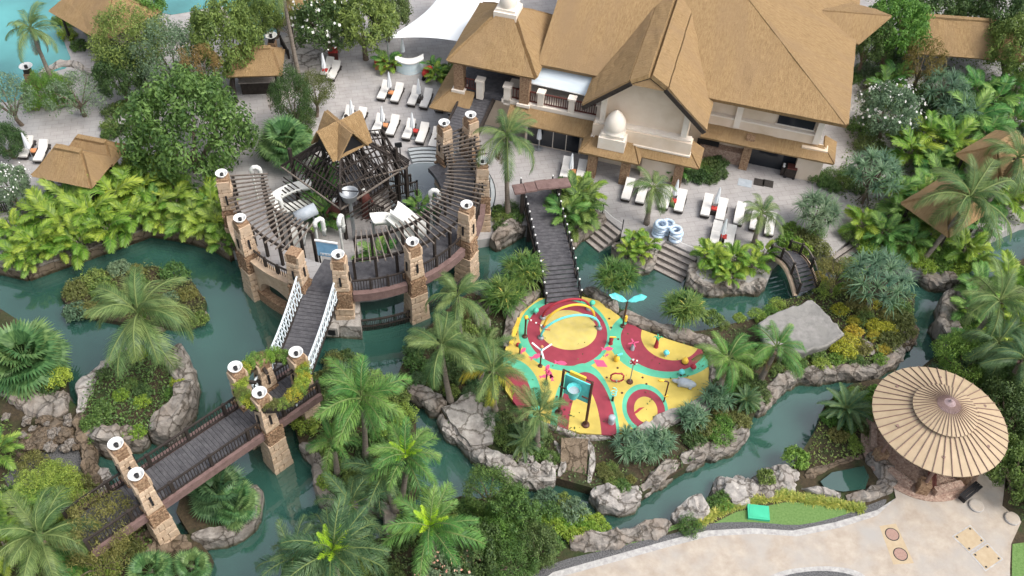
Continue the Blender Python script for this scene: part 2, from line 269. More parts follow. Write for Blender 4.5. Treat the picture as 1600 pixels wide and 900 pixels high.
sheet('gravel_edge', spline([(1130, 960), (1205, 908), (1262, 893), (1318, 895), (1350, 912), (1362, 960), (1200, 990)], 4), 'gravel', LAND+.075); sheet('gravel_rim', spline([(1112, 960), (1200, 901), (1262, 886), (1324, 888), (1360, 908), (1376, 960), (1200, 1000)], 4), 'kerb_stone', LAND+.068)
for px, nm in (([(-200, -60), (120, -60), (95, 40), (110, 100), (60, 118), (40, 150), (0, 160), (-200, 170)], 'swimming_pool'), ([(255, -60), (430, -60), (425, 15), (400, 48), (360, 36), (345, 10), (250, 20)], 'upper_pool'), ([(430, -60), (450, -60), (440, 40), (415, 60), (402, 50), (425, 15)], 'pool_arm')):
    sheet(nm+'_water', spline(px, 4), 'pool_water', LAND+.02, .01)
sheet('white_terrace', [(445, 60), (470, 20), (520, 40), (540, 70), (500, 130), (455, 150), (420, 170), (410, 120), (435, 85)], 'rock_pale', LAND+.03)
# ------------------------------------------------------------------ rock work
def rockwall(px, w, h, label, mat='rock', z0=-.5, seed=0, name='rock_wall', lump=1.0, cat='rock wall', base=LAND, group=None):
    P = []
    q = spline(px, 6, False)
    for u, v in q: P.append(G(u, v, base))
    S = [P[0]]
    for i in range(1, len(P)):
        n = max(1, int((P[i]-P[i-1]).length/.16))
        for k in range(n): S.append(P[i-1].lerp(P[i], (k+1)/n))
    K = 16; V = []; Fc = []
    for i, p in enumerate(S):
        d = (S[min(i+2, len(S)-1)]-S[max(i-2, 0)]); d.z = 0; d.normalize(); sd = Vector((d.y, -d.x, 0))
        end = min(1, .45+.2*min(i, len(S)-1-i))
        a = noise.noise(Vector((p.x*.55, p.y*.55, seed+3.1))); ht = .66*h*(1+.5*a*lump)*end; wd = w*(1+.5*noise.noise(Vector((p.x*.6+9, p.y*.6, seed))))*end
        # blocky segments: every couple of metres a crease
        cz = noise.cell(Vector((p.x*.8, p.y*.8, seed+.5))); ht *= .85+.3*cz
        for k in range(K):
            t = math.pi*k/(K-1); xo = -math.cos(t)*wd/2; zz = z0+(base+ht-z0)*min(1, 1.25*math.sin(t)**.55)*.98
            v = p+sd*xo; v.z = zz
            f = Vector((v.x*1.5, v.y*1.5, v.z*1.5+seed)); dd = noise.noise(f*.8)*.25-abs(noise.noise(f*1.3))*.22+.05+noise.noise(f*3.4)*.06-abs(noise.noise(f*5))*.04+(noise.cell(f*.7)-.5)*.10
            v += (sd*(-math.cos(t))+Vector((0, 0, math.sin(t))))*dd*lump*min(1, w)
            V.append(v)
    n = len(S)
    for i in range(n-1):
        for k in range(K-1): Fc.append((i*K+k, (i+1)*K+k, (i+1)*K+k+1, i*K+k+1))
    Fc += [tuple(range(K)), tuple((n-1)*K+k for k in range(K-1, -1, -1))]
    c = sum(S, Vector())/n; c.z = 0
    m = MB().add([v-c for v in V], Fc)
    o = m.build(name, mat); o.location = c
    return tag(o, label, cat, group)
BOULD = []
def ico(sub):
    import bmesh
    bm = bmesh.new(); bmesh.ops.create_icosphere(bm, subdivisions=sub, radius=1); v = [x.co.copy() for x in bm.verts]; f = [tuple(y.index for y in x.verts) for x in bm.faces]; bm.free(); return v, f
IV, IF = ico(4)
for sd_ in range(6):
    V = []
    for v in IV:
        f = v*1.1+Vector((sd_*7.3, 0, 0)); d = 1+.42*noise.noise(f)+.2*noise.noise(f*2.3)+.10*noise.noise(f*5)
        c = (noise.cell(f*1.5)-.5)*.14; w = v*(d+c); w.z *= .72; 
        if w.z > .55: w.z = .55+(w.z-.55)*.4
        V.append(w)
    BOULD.append(MB().add(V, IF))
BM = {}
def boulder(u, v, s, label, mat='rock', z=LAND, group=None, sq=None, sink=.25):
    k = random.randrange(6)
    if (k, mat) not in BM: BM[k, mat] = BOULD[k].mesh('boulder', mat)
    p = G(u, v, z); p.z -= s*sink
    o = ob('boulder', BM[k, mat], None, p, (0, 0, U(0, 6.28)), (s*U(.85, 1.25), s*U(.8, 1.1), s*U(.8, 1.05)) if not sq else tuple(s*x for x in sq))
    return tag(o, label, 'boulder', group)
rockwall([(790, 545), (797, 505), (815, 478), (843, 457)], .8, 1.0, 'grey rock wall left of the boardwalk at the splash playground', seed=1, lump=.45)
rockwall([(912, 455), (940, 468), (965, 490)], .8, .9, 'rock wall right of the boardwalk end at the splash playground', seed=2, lump=.45)
rockwall([(968, 492), (1000, 508), (1040, 520), (1080, 530), (1108, 545), (1120, 580), (1112, 612)], 1.0, 1.0, 'long grey rock wall with hollow along the back of the splash playground', seed=3, lump=.45)
rockwall([(1112, 622), (1085, 640), (1045, 655), (1015, 672), (990, 690)], .9, .8, 'pale rock wall along the front right rim of the splash playground', 'rock_pale', seed=4, lump=.45)
rockwall([(955, 684), (905, 682), (865, 668), (830, 650)], .7, .45, 'cream rock rim in front of the pointed arch painting', 'rock_pale', seed=5, lump=.45)
rockwall([(640, 604), (672, 622), (690, 640)], 1.1, .7, 'flat rock slab wall by the leaning coconut palm', seed=6)
rockwall([(692, 645), (715, 680), (760, 712), (815, 738), (868, 742)], 1.3, .5, 'cream rock bank along the channel below the splash island', 'rock_pale', seed=7)
rockwall([(868, 690), (880, 720), (873, 745)], .5, .5, 'narrow cream rock rib beside the brown rock slide', 'rock_pale', seed=8)
rockwall([(918, 690), (925, 720), (920, 755)], .45, .5, 'cream rock rib right of the brown rock slide', 'rock_pale', seed=9)
rockwall([(925, 765), (965, 780), (1000, 768)], 1.5, .5, 'rounded pale rock point at the south tip of splash island', 'rock_pale', seed=10)
rockwall([(1002, 766), (1030, 744), (1060, 722)], 1.0, .5, 'pale rock edging between the point and the pandanus bed', 'rock', seed=11)
rockwall([(1066, 722), (1100, 704), (1140, 688), (1168, 664)], 1.1, .55, 'grey rock edging on the channel east of the pandanus', 'rock', seed=12)
rockwall([(1184, 640), (1204, 612), (1240, 588), (1300, 578), (1345, 578), (1388, 566), (1412, 545)], .9, .45, 'dark curved rock kerb beneath the cave roof planting', 'rock', seed=13)
rockwall([(1412, 540), (1424, 520), (1420, 505)], 1.0, .6, 'brown rock stack by the narrow channel', 'rock_brown', seed=14)
rockwall([(890, 852), (940, 846), (1000, 834), (1048, 818)], 1.3, .8, 'long grey rock trough wall by the gravel strip', 'rock', seed=15)
rockwall([(1052, 814), (1080, 800), (1108, 800)], 1.2, .8, 'humped pale rock beside the striped lilies', 'rock_pale', seed=16)
rockwall([(1252, 764), (1285, 772), (1312, 776)], .7, .6, 'pale rock kerb in front of the small pond', 'rock_pale', seed=17)
rockwall([(1322, 778), (1360, 772), (1384, 752), (1372, 725), (1352, 718)], 1.1, .8, 'thick grey rock rim curving round the small pond', 'rock', seed=18)
rockwall([(1258, 745), (1290, 730), (1345, 712)], .6, .4, 'brown stone weir above the small pond', 'rock_brown', seed=19)
rockwall([(1488, 540), (1476, 505), (1492, 465), (1520, 455)], 1.4, 1.4, 'big rounded brown rock bank right of the narrow channel', 'rock', seed=20)
rockwall([(1440, 428), (1470, 436), (1505, 434)], 1.0, .5, 'grey rock edging under yellow shrubs on the north bank', 'rock', seed=21)
rockwall([(880, 378), (905, 362), (925, 348), (938, 332)], 1.1, .7, 'rock bank between the boardwalk and the water steps', 'rock', seed=22)
rockwall([(962, 378), (975, 398), (1005, 410), (1022, 392)], 1.0, .7, 'rock rim of the planter between two water steps', 'rock', seed=23)
rockwall([(1084, 412), (1088, 438), (1140, 448), (1198, 440)], .9, .5, 'rock rim below the areca bed on the lounger terrace', 'rock', seed=24)
rockwall([(1330, 372), (1352, 384), (1374, 398)], .9, .6, 'rock rim beside the small stone steps', 'rock_pale', seed=25)
rockwall([(770, 378), (800, 358), (822, 352)], 1.2, .8, 'rock bank under the palm beside the round castle', 'rock', seed=26)
rockwall([(762, 470), (750, 500), (765, 515)], 1.2, .8, 'grey rocks at the west rim of the splash island', 'rock', seed=27)
rockwall([(470, 694), (498, 716), (503, 768), (530, 790)], .9, .5, 'curved smooth rock kerb of the palm islet facing the bridge', 'rock', seed=28, lump=.45)
rockwall([(535, 792), (575, 790), (607, 800), (612, 842)], .8, .5, 'rock kerb of the palm islet around the dark inlet', 'rock', seed=29, lump=.45)
rockwall([(300, 838), (345, 835), (385, 812), (397, 780), (390, 758)], .9, .6, 'smooth curved rock rim of the fan palm planter', 'rock', seed=30, lump=.45)
rockwall([(210, 832), (255, 850), (300, 846)], 1.6, .4, 'brown rock shelf under the bridge tower', 'rock_brown', seed=31)
rockwall([(-20, 596), (30, 610), (70, 625), (98, 650)], 2.2, .9, 'long grey rock ledge under the fan palm thicket', 'rock', seed=32)
rockwall([(125, 648), (135, 690), (140, 740), (146, 765)], 1.0, 1.0, 'upright rock pillar beside the gravel', 'rock_brown', seed=33)
rockwall([(140, 676), (175, 690), (230, 678)], 1.5, 1.6, 'large creased grey rock on the near side of the rock islet', 'rock', base=.9, seed=34)
rockwall([(232, 676), (275, 655), (292, 618), (284, 580), (264, 556)], 1.4, 2.0, 'tall craggy rock wall on the right of the rock islet', 'rock', base=.9, seed=35)
rockwall([(200, 545), (160, 580), (136, 610), (128, 650)], .8, .9, 'pale rock rim on the far side of the rock islet', 'rock_pale', base=.9, seed=36)
rockwall([(20, 700), (60, 690), (110, 660)], 2.4, .6, 'brown tumbled rock shelf at the foot of the west bank', 'rock_brown', seed=37)
for s, (px, lab) in enumerate((([(1190, 745), (1210, 748), (1235, 742)], 'flat pale slab at the channel end of the lily row'), ([(395, 50), (360, 40), (345, 12)], 'pale rock rim of the upper pool'), ([(60, 118), (95, 100), (130, 108), (150, 118)], 'rock edge of the pool by the left thatched bar'))):
    rockwall(px, .9, .5, lab, 'rock_pale', seed=40+s)
for u, v, s, m in ((1148, 768, 1.15, 'rock_pale'), (1168, 762, 1.0, 'rock_pale'), (1205, 752, .9, 'rock_pale'), (1190, 764, .8, 'rock'), (1232, 748, 1.0, 'rock_pale')): boulder(u, v, s, 'pale boulder in the row beside the striped lilies', m, group='boulders along the lilies')
for u, v, s in ((1415, 528, .8), (1402, 548, .6), (1330, 540, .9), (1350, 548, .8)): boulder(u, v, s, 'grey boulder at the corner of the narrow channel', 'rock', group='boulders at the channel corner')
for u, v, s in ((150, 745, .7), (160, 770, .55), (130, 755, .5)): boulder(u, v, s, 'pale weathered boulder beside the low bridge end', 'rock_pale', group='boulders by the low bridge end')
for u, v, s in ((300, 502, .45), (108, 486, .5), (312, 490, .4), (200, 508, .35), (250, 512, .4)): boulder(u, v, s, 'small stone at the waterline of the shrub islet', 'rock', .2, 'stones round the shrub islet')
for k in range(26):
    u, v = U(5, 120), U(648, 700); boulder(u, v, U(.15, .4), 'small brown stone on the rocky west shore', random.choice(['rock_brown', 'rock']), LAND+.5, 'stones on the west shore')
for k in range(12): boulder(U(760, 860), U(705, 735), U(.2, .45), 'loose grey stone on the bank below the splash island', 'rock_pale', LAND+.2, 'stones below the splash island')
# brown rock slide, concrete slab by the channel and the cave roof
o = MB().prism([(q.x, q.y) for q in GL([(876, 692), (918, 694), (916, 750), (876, 742)], .95)], .3, [.62, .62, 1.5, 1.5][::1]).build('rock_slide', 'rock_brown'); tag(o, 'wet brown rock slide running down into the channel', 'rock slide')
o = MB().prism([(q.x, q.y) for q in GL(ragged([(690, 636), (735, 612), (775, 640), (770, 690), (735, 695)], 12, 3, 5), 1.1)], .4, 1.1).build('concrete_slab', 'rock_pale'); tag(o, 'bare grey concrete slab under palms beside the channel', 'slab')
def caveroof():
    px = ragged([(1186, 505), (1215, 488), (1268, 470), (1296, 496), (1318, 522), (1300, 534), (1262, 548), (1225, 552), (1195, 540)], 7, 2.2, 3); P = GL(px, 1.9); c = sum(P, Vector())/len(P); t = thing('cave_roof', 'flat pale grey rock cave roof with lumpy rim', 'rock roof', (c.x, c.y, 0))
    V = []; n = len(P); Fc = []
    for k, (s, z) in enumerate(((.84, .3), (.93, 1.1), (1.0, 1.6), (1.03, 1.8), (.99, 1.98), (.94, 1.93), (.5, 1.9))):
        for p in P: V.append(((p.x-c.x)*s, (p.y-c.y)*s, z+noise.noise(p*1.3)*.08))
    for k in range(6):
        for i in range(n): Fc.append((k*n+i, k*n+(i+1) % n, (k+1)*n+(i+1) % n, (k+1)*n+i))
    Fc.append(tuple(6*n+i for i in range(n)))
    MB().add(V, Fc).build('roof_slab', 'ledge', t, True)
caveroof()
# ------------------------------------------------------------------ retaining wall of the left lagoon
def wall(px, w, z0, z1, label, mat, name='retaining_wall'):
    P = GL(px, z1); c = sum(P, Vector())/len(P); t = thing(name, label, 'wall', (c.x, c.y, 0))
    for i in range(len(P)-1):
        a, b = P[i]-c, P[i+1]-c; a.z = b.z = (z0+z1-.12)/2; MB().beam(a, b, w*.8, z1-.12-z0).build('wall_panel', mat, t)
        a.z = b.z = z1-.06; e = (b-a).normalized()*.08; MB().beam(a-e, b+e, w+.02*(i % 2), .12+.01*(i % 2)).build('coping', 'rock', t)
wall([(-60, 398), (0, 410), (38, 419), (85, 402), (135, 385), (185, 367), (232, 350), (280, 358), (330, 371), (360, 390)], .55, -.6, 1.05, 'long angular lagoon wall with stone coping under the areca palms', 'rock_brown')
# ------------------------------------------------------------------ water steps
def steps(a, b, n, run, label, z1=LAND, rise=.16, posts=True):
    A, B = G(*a), G(*b); d = (B-A).normalized(); out = Vector((d.y, -d.x, 0))
    if out.y > 0: out = -out
    c = (A+B)/2; t = thing('water_steps', label, 'steps', (c.x, c.y, 0), math.atan2(d.y, d.x)); W = (B-A).length; s = -1
    for k in range(n):
        z = z1-rise*(k+1)+.02; MB().box((0, s*(run*(k+.5)), z-.3), (W-.01*(k % 2), run*.98, .6)).build('step', 'step_stone', t)
        MB().box((0, s*(run*(k+.93)), z+.012), (W-.03, .07, .03)).build('nosing', 'dark_wood', t)
    if posts:
        for x in (-W/2+.1, W/2-.1): MB().tube([(x, .1, LAND), (x, .1, LAND+.95)], .035).build('post', 'black_metal', t)
        MB().tube([(-W/2+.1, .1, LAND+.55), (0, .1, LAND+.42), (W/2-.1, .1, LAND+.55)], .02, 6).build('rope', 'white', t)
steps((938, 334), (972, 361), 13, .42, 'wide dark edged steps going under water beside the boardwalk')
steps((1040, 377), (1090, 401), 13, .42, 'wide water steps descending below the blue swim rings')
steps((1300, 398), (1332, 376), 6, .4, 'small stone steps into the pool by the arched bridge', posts=False)
# ================================================================== main building
BO, BR = Vector((22.1, 52.8, 0)), math.atan2(-.247, .969)
B = thing('resort_building', 'large cream resort building under a vast thatched roof', 'building', BO, BR)
def bb(x0, x1, y0, y1, z0, z1, name, mat, par=None): return MB().box(((x0+x1)/2, (y0+y1)/2, (z0+z1)/2), (x1-x0, y1-y0, z1-z0)).build(name, mat, par or B)
def slab(pts, th, name, mat, par=None, sub=14, rough=.05, fringe=True):   # thick thatch slope through four corner points (eave a-b, top d-c)
    a, b, c, d = [Vector(p) for p in pts]; n = (b-a).cross(d-a).normalized(); V = []; Fc = []; S = sub
    for j in range(S+1):
        for i in range(S+1):
            p = a.lerp(b, i/S).lerp(d.lerp(c, i/S), j/S); V.append(p+n*(noise.noise(p*1.7)*rough if 0 < i < S else 0))
    N = len(V); V += [v-n*th for v in V]
    for j in range(S):
        for i in range(S):
            q = (j*(S+1)+i, j*(S+1)+i+1, (j+1)*(S+1)+i+1, (j+1)*(S+1)+i); Fc.append(q); Fc.append(tuple(N+x for x in q[::-1]))
    for i in range(S):
        Fc.append((i+1, i, N+i, N+i+1)); k = S*(S+1)+i; Fc.append((k, k+1, N+k+1, N+k))
        k = i*(S+1); Fc.append((k, k+S+1, N+k+S+1, N+k)); k += S; Fc.append((k+S+1, k, N+k, N+k+S+1))
    return MB().add(V, Fc).build(name, mat, par or B)
KR = .38; E0 = 6.5
# upper walls
bb(-21.2, -1.3, 1.25, 18, LAND, 6.9, 'wall', 'plaster')
bb(-9.4, -1.15, .95, 1.24, 3.6, 4.5, 'lower_wall_band', 'plaster'); bb(-9.4, -1.1, .88, 1.23, 4.52, 4.64, 'moulding', 'white_trim'); bb(-9.4, -1.05, .72, 1.22, 3.44, 3.59, 'ledge', 'white_trim')
for x in (-7.0, -1.35): bb(x-.22, x+.22, .8, 1.22, 3.95, 6.5, 'pilaster', 'white_trim')
w = bb(-4.3, -1.75, 1.08, 1.243, 4.86, 5.55, 'window', 'glass_dark'); bb(-4.4, -1.65, 1.05, 1.24, 4.76, 4.85, 'sill', 'white_trim', w)
# ground floor right of the gable
bb(-9.2, -6.1, .6, 1.24, LAND, 1.9, 'stone_base', 'ledgestone'); bb(-6.1, -5.5, .2, 1.24, LAND, 3.7, 'stone_pier', 'rubble'); bb(-2.2, -.4, .5, 1.24, LAND, 3.7, 'wall_pier', 'plaster')
bb(-5.48, -2.22, 1.1, 1.245, LAND, 3.5, 'doorway', 'glass_dark')
# main roof: two long slopes and the right hip
T_ = 11.0
def roofpoly(pts, th, name, mat='thatch', par=None, res=.7):
    # thick thatch slope over a planar polygon, gently uneven
    P = [Vector(p) for p in pts]; n = Vector((0, 0, 0))
    for i in range(1, len(P)-1): n += (P[i]-P[0]).cross(P[i+1]-P[0])
    n.normalize()
    if n.z < 0: P.reverse(); n = -n
    if mat == 'thatch' and abs(n.x) > abs(n.y): mat = 'thatch_x'
    import bmesh
    bm = bmesh.new(); bm.faces.new([bm.verts.new(p) for p in P]); bmesh.ops.triangulate(bm, faces=bm.faces[:])
    for _ in range(5):
        e = [x for x in bm.edges if x.calc_length() > res*1.5]
        if not e: break
        bmesh.ops.subdivide_edges(bm, edges=e, cuts=1); bmesh.ops.triangulate(bm, faces=bm.faces[:])
    top = [f for f in bm.faces]; g = bmesh.ops.extrude_face_region(bm, geom=top)
    nv = [x for x in g['geom'] if isinstance(x, bmesh.types.BMVert)]
    for v in nv: v.co += n*(th+noise.noise(v.co*1.1)*.06+noise.noise(v.co*3.1)*.05)
    bmesh.ops.recalc_face_normals(bm, faces=bm.faces[:])
    me = bpy.data.meshes.new(name); bm.to_mesh(me); bm.free(); me.materials.append(MATS[mat]); return ob(name, me, par or B)
t = T_; z1 = E0+t*KR
roofpoly([(-21.7, -.1, E0-.07), (.1, -.1, E0-.07), (-t, t, z1), (-21.7, t, z1)], .35, 'front_roof_slope')
roofpoly([(.1, -.1, E0-.07), (.1, 2*t, E0-.07), (-t, t, z1)], .35, 'hip_roof_slope')
roofpoly([(-21.7, 2*t, E0-.07), (.1, 2*t, E0-.07), (-t, t, z1), (-21.7, t, z1)], .35, 'rear_roof_slope')
MB().add([(-21.69, 0, E0), (-21.69, 2*t, E0), (-21.69, t, z1)], [(0, 2, 1)]).build('gable_wall', 'plaster', B)
MB().beam((-21.7, t, z1+.35), (-t, t, z1+.35), .5, .3).build('ridge_cap', 'thatch', B)
MB().beam((.1, -.1, E0+.24), (-t, t, z1+.3), .35, .14).build('hip_cap', 'thatch', B)
# small side gable on the hip
roofpoly([(.5, 10.6, 6.3), (2.4, 12.9, 7.7), (-3.2, 11.7, 7.75), (-.6, 10.3, 6.7)], .2, 'side_gable_slope'); roofpoly([(.8, 15.4, 6.3), (2.4, 12.9, 7.7), (-3.2, 11.7, 7.75), (-.6, 15.7, 6.7)], .2, 'side_gable_slope')
# front gable: kinked slopes on both sides and a clipped peak
yf = -3.3; gx = -13.3
for s in (1, -1):
    k0 = [(gx+s*4.15, yf, 6.15), (gx+s*1.15, yf, 8.85)]; k1 = (gx+s*.02, yf+.5, 9.45)
    bk = 9.0
    roofpoly([k0[0], k0[1], (gx+s*1.15, bk, 8.95), (gx+s*4.15, bk, 6.2)], .32, 'gable_slope')
    roofpoly([k0[1], (gx+s*.01, yf+.25, 9.4), (gx+s*.01, bk, 9.5), (gx+s*1.15, bk, 8.95)], .32, 'gable_top_slope')
    MB().beam((gx+s*4.25, yf-.02, 6.1), (gx+s*1.15, yf-.02, 8.88), .12, .3).build('barge_board', 'dark_wood', B)
    bb(gx+s*2.9-.2, gx+s*2.9+.2, -2.55, -2.05, 4.3, 6.9, 'gable_post', 'white_trim')
MB().add([(gx-1.2, yf+.03, 8.75), (gx+1.2, yf+.03, 8.75), (gx, yf+.3, 9.3)], [(0, 1, 2)]).build('clipped_peak', 'thatch', B)
bb(gx-3.1, gx+3.1, -2.2, 1.2, LAND, 6.9, 'gable_wall', 'plaster')
MB().add([(gx-2.1, -2.2, 8.0), (gx+2.1, -2.2, 8.0), (gx+1.2, -2.2, 8.75), (gx-1.2, -2.2, 8.75)], [(0, 1, 2, 3)]).build('gable_infill', 'dark_wood', B); MB().add([(gx-3.1, -2.21, 6.9), (gx+3.1, -2.21, 6.9), (gx+2.1, -2.21, 8.0), (gx-2.1, -2.21, 8.0)], [(0, 1, 2, 3)]).build('gable_upper_wall', 'plaster', B)
for k in range(5): bb(gx-1.6+k*.8-.04, gx-1.6+k*.8+.04, -2.25, -2.21, 8.02, 8.7, 'gable_batten', 'black_metal')
bb(gx-3.35, gx+3.5, -2.75, -2.2, 4.62, 4.75, 'moulding', 'white_trim'); bb(gx-3.45, gx+3.6, -2.9, -2.2, 3.62, 4.6, 'lower_wall_band', 'plaster'); bb(gx-3.5, gx+3.65, -3.0, -2.21, 3.48, 3.61, 'ledge', 'white_trim')
# skirt roofs over the ground floor
def skirt(x0, x1, y0, y1, zlo, zhi, ret=.9, left=True, right=True):
    roofpoly([(x0, y0, zlo), (x1, y0, zlo), (x1-(ret if right else 0), y1, zhi), (x0+(ret if left else 0), y1, zhi)], .18, 'skirt_roof')
    if right: roofpoly([(x1, y0, zlo), (x1, y1+1.2, zlo), (x1-ret, y1+1.2, zhi), (x1-ret, y1, zhi)], .18, 'skirt_roof_return')
    if left: roofpoly([(x0, y0, zlo), (x0, y1+1.2, zlo), (x0+ret, y1+1.2, zhi), (x0+ret, y1, zhi)], .18, 'skirt_roof_return')
skirt(-9.3, .15, -.2, 1.1, 3.2, 3.62, left=False)
skirt(-13.4, -8.9, -3.5, -2.4, 3.0, 3.5, left=False); skirt(-17.2, -13.0, -4.4, -2.5, 3.0, 3.6)
for x, y in ((-16.3, -3.9), (-13.9, -3.9), (-10.2, -3.0)):
    bb(x-.32, x+.32, y-.32, y+.32, LAND, 3.1, 'stone_column', 'rubble')
bb(-12.9, -10.5, -2.9, -2.21, LAND, 2.9, 'ground_wall', 'plaster')
# pedestal with the little dome
d = bb(-16.1, -14.2, -3.9, -2.3, 3.4, 4.35, 'dome_plinth', 'white_trim'); bb(-15.95, -14.35, -3.75, -2.45, 4.36, 4.6, 'plinth_step', 'white_trim', d)
MB().lathe([(.78, 4.6), (.80, 4.72), (.68, 4.8), (.74, 4.95), (.75, 5.2), (.68, 5.55), (.5, 5.9), (.27, 6.15), (.1, 6.3), (0, 6.34)], 28, (-15.15, -3.1, 0)).build('dome', 'white_trim', d, True)
# balcony of the middle part
bb(-23.9, -16.4, -1.5, 1.2, 3.75, 4.05, 'balcony_floor', 'white_trim'); bb(-21.3, -16.4, 1.0, 1.24, 4.06, 6.4, 'dark_gallery', 'dark_wood')
for x in (-21.0, -18.7, -16.6): bb(x-.22, x+.22, -1.45, -1.0, 4.05, 5.1, 'baluster_pier', 'white_trim'); bb(x-.3, x+.3, -1.52, -.93, 5.11, 5.25, 'pier_cap', 'white_trim')
def rail(x0, x1, y, z, par):
    m = MB(); m.box(((x0+x1)/2, y, z+.95), (x1-x0, .1, .08)); m.box(((x0+x1)/2, y, z+.12), (x1-x0, .08, .08)); n = int((x1-x0)/.16)
    for k in range(n): m.box((x0+(k+.5)*(x1-x0)/n, y, z+.53), (.05, .05, .76))
    return m.build('railing', 'red_wood', par)
rail(-22.9, -21.2, -1.25, 4.06, B); rail(-20.8, -18.9, -1.25, 4.06, B); rail(-18.5, -16.8, -1.25, 4.06, B); rail(-16.4, -15.6, -1.6, 4.06, B)
roofpoly([(-23.2, -2.7, 3.0), (-16.2, -2.7, 3.0), (-16.2, -1.5, 3.65), (-23.2, -1.5, 3.65)], .2, 'skirt_roof')
bb(-21.9, -17.6, -1.9, -1.6, LAND, 2.95, 'window_wall', 'plaster')
for k in range(4):
    f = bb(-21.7+k*1.0, -20.76+k*1.0, -1.98, -1.9, .95, 2.75, 'window', 'glass_dark'); bb(-21.75+k*1.0, -21.7+k*1.0, -2.02, -1.9, .9, 2.8, 'window_frame', 'white_trim', f)
aw = slab([(-22.1, -.9, 5.55), (-17.7, -.9, 5.45), (-17.7, .4, 6.35), (-22.1, .4, 6.45)], .04, 'awning', 'awning', sub=6, rough=.02); MB().beam((-22.1, -.9, 5.5), (-17.7, -.9, 5.4), .06, .06).build('awning_bar', 'white', aw)
# left wing: pyramid roof with white lantern, open terrace under it
ax, ay, az = -24.7, 2.4, 8.6
EA = [(-27.9, -1.6, E0-.15), (-21.5, -1.6, E0-.15), (-21.5, 6.4, E0-.15), (-27.9, 6.4, E0-.15)]
for i in range(4):
    p, q = EA[i], EA[(i+1) % 4]; roofpoly([p, q, (ax+(.7 if q[0] > ax else -.7), ay+(.7 if q[1] > ay else -.7), az), (ax+(.7 if p[0] > ax else -.7), ay+(.7 if p[1] > ay else -.7), az)], .3, 'wing_roof_slope')
ln = bb(ax-.85, ax+.85, ay-.85, ay+.85, az, az+.55, 'lantern_base', 'white_trim'); bb(ax-.7, ax+.7, ay-.7, ay+.7, az+.55, az+.75, 'lantern_step', 'white_trim', ln)
MB().lathe([(.6, az+.75), (.65, az+1.0), (.6, az+1.5), (.35, az+1.9), (0, az+2.15)], 24, (ax, ay, 0)).build('lantern_dome', 'white_trim', ln, True)
bb(-27.5, -21.9, -1.2, 6, 3.6, 4.04, 'terrace_floor', 'deck_wood'); bb(-27.2, -22.2, 4.5, 6, 4.05, 6.4, 'terrace_back', 'dark_wood')
for x, y in ((-27.2, -1.2), (-22.2, -1.3)): bb(x-.35, x+.35, y-.35, y+.35, 4.05, 6.4, 'stone_column', 'rubble'); bb(x-.5, x+.5, y-.5, y+.5, 3.9, 4.12, 'column_foot', 'white_trim')
for x in (-25.6, -23.5): bb(x-.25, x+.25, -1.5, -1.0, 3.6, 5.1, 'baluster_pier', 'white_trim'); bb(x-.33, x+.33, -1.58, -.92, 5.11, 5.25, 'pier_cap', 'white_trim')
rail(-26.8, -25.9, -1.2, 4.06, B); rail(-23.2, -22.6, -1.2, 4.06, B)
bb(-27.3, -22, -.8, 5.5, LAND, 3.6, 'terrace_wall', 'plaster')
roofpoly([(-28.9, -3.0, 3.0), (-26.0, -3.0, 3.0), (-26.0, -1.3, 3.9), (-27.6, -1.3, 3.9)], .2, 'skirt_roof'); roofpoly([(-28.9, -3.0, 3.0), (-27.6, -1.3, 3.9), (-27.6, 5, 3.9), (-28.9, 5, 3.0)], .2, 'skirt_roof_return')
# walkway from the wing terrace to the round castle
A1, A2 = G(752, 140, 3.6), G(716, 212, 3.4)
wk = thing('walkway', 'dark timber walkway from building terrace to round castle', 'walkway', (A1.x, A1.y, 0)); v = A2-A1; n = int(v.length/.3)
sdv = Vector((v.y, -v.x, 0)).normalized()
for k in range(n): c = v*((k+.5)/n); MB().beam(c-sdv*1.15+Vector((0, 0, 3.55-.15*k/n)), c+sdv*1.15+Vector((0, 0, 3.55-.15*k/n)), v.length/n*.96, .07).build('plank', 'deck_wood', wk)
for s in (1, -1): MB().beam(sdv*1.2*s+Vector((0, 0, 3.5)), v+sdv*1.2*s+Vector((0, 0, 3.35)), .14, .5).build('edge_beam', 'dark_wood', wk)
for k in range(4): c = v*((k+.5)/4); MB().box((c.x, c.y, 1.7), (.3, .3, 3.4)).build('support', 'dark_wood', wk)
# white tensile canopy
CPX = [((605, 60), 3.6), ((735, 68), 3.8), ((760, 30), 5), ((860, -40), 6), ((690, -60), 5.5), ((665, 0), 5.0)]
def canopy():
    c = G(720, 20, 4); t = thing('sail_canopy', 'large white tensile sail canopy beside the thatched building', 'canopy', (c.x, c.y, 0)); Q = [G(*p, z)-Vector((c.x, c.y, 0)) for p, z in CPX]
    a, b, d, e = Q[0], Q[1], Q[3], Q[4]; V = []; n = 18
    for j in range(n+1):
        for i in range(n+1):
            s, r = i/n, j/n; p = a.lerp(b, s).lerp(e.lerp(d, s), r); p += Vector((.0, 0, 1.6*math.sin(math.pi*s)*r**.7)); p.x += 1.9*math.sin(math.pi*r)*(1-s)*.9; p.y += .45*math.sin(math.pi*s)*(1-r); V.append(p)
    MB().add(V, [(j*(n+1)+i, j*(n+1)+i+1, (j+1)*(n+1)+i+1, (j+1)*(n+1)+i) for j in range(n) for i in range(n)]).build('fabric', 'canvas', t, True)
    for q in (a, b): MB().tube([(q.x, q.y, LAND), (q.x, q.y, q.z)], .07).build('mast', 'grey_metal', t)
canopy()
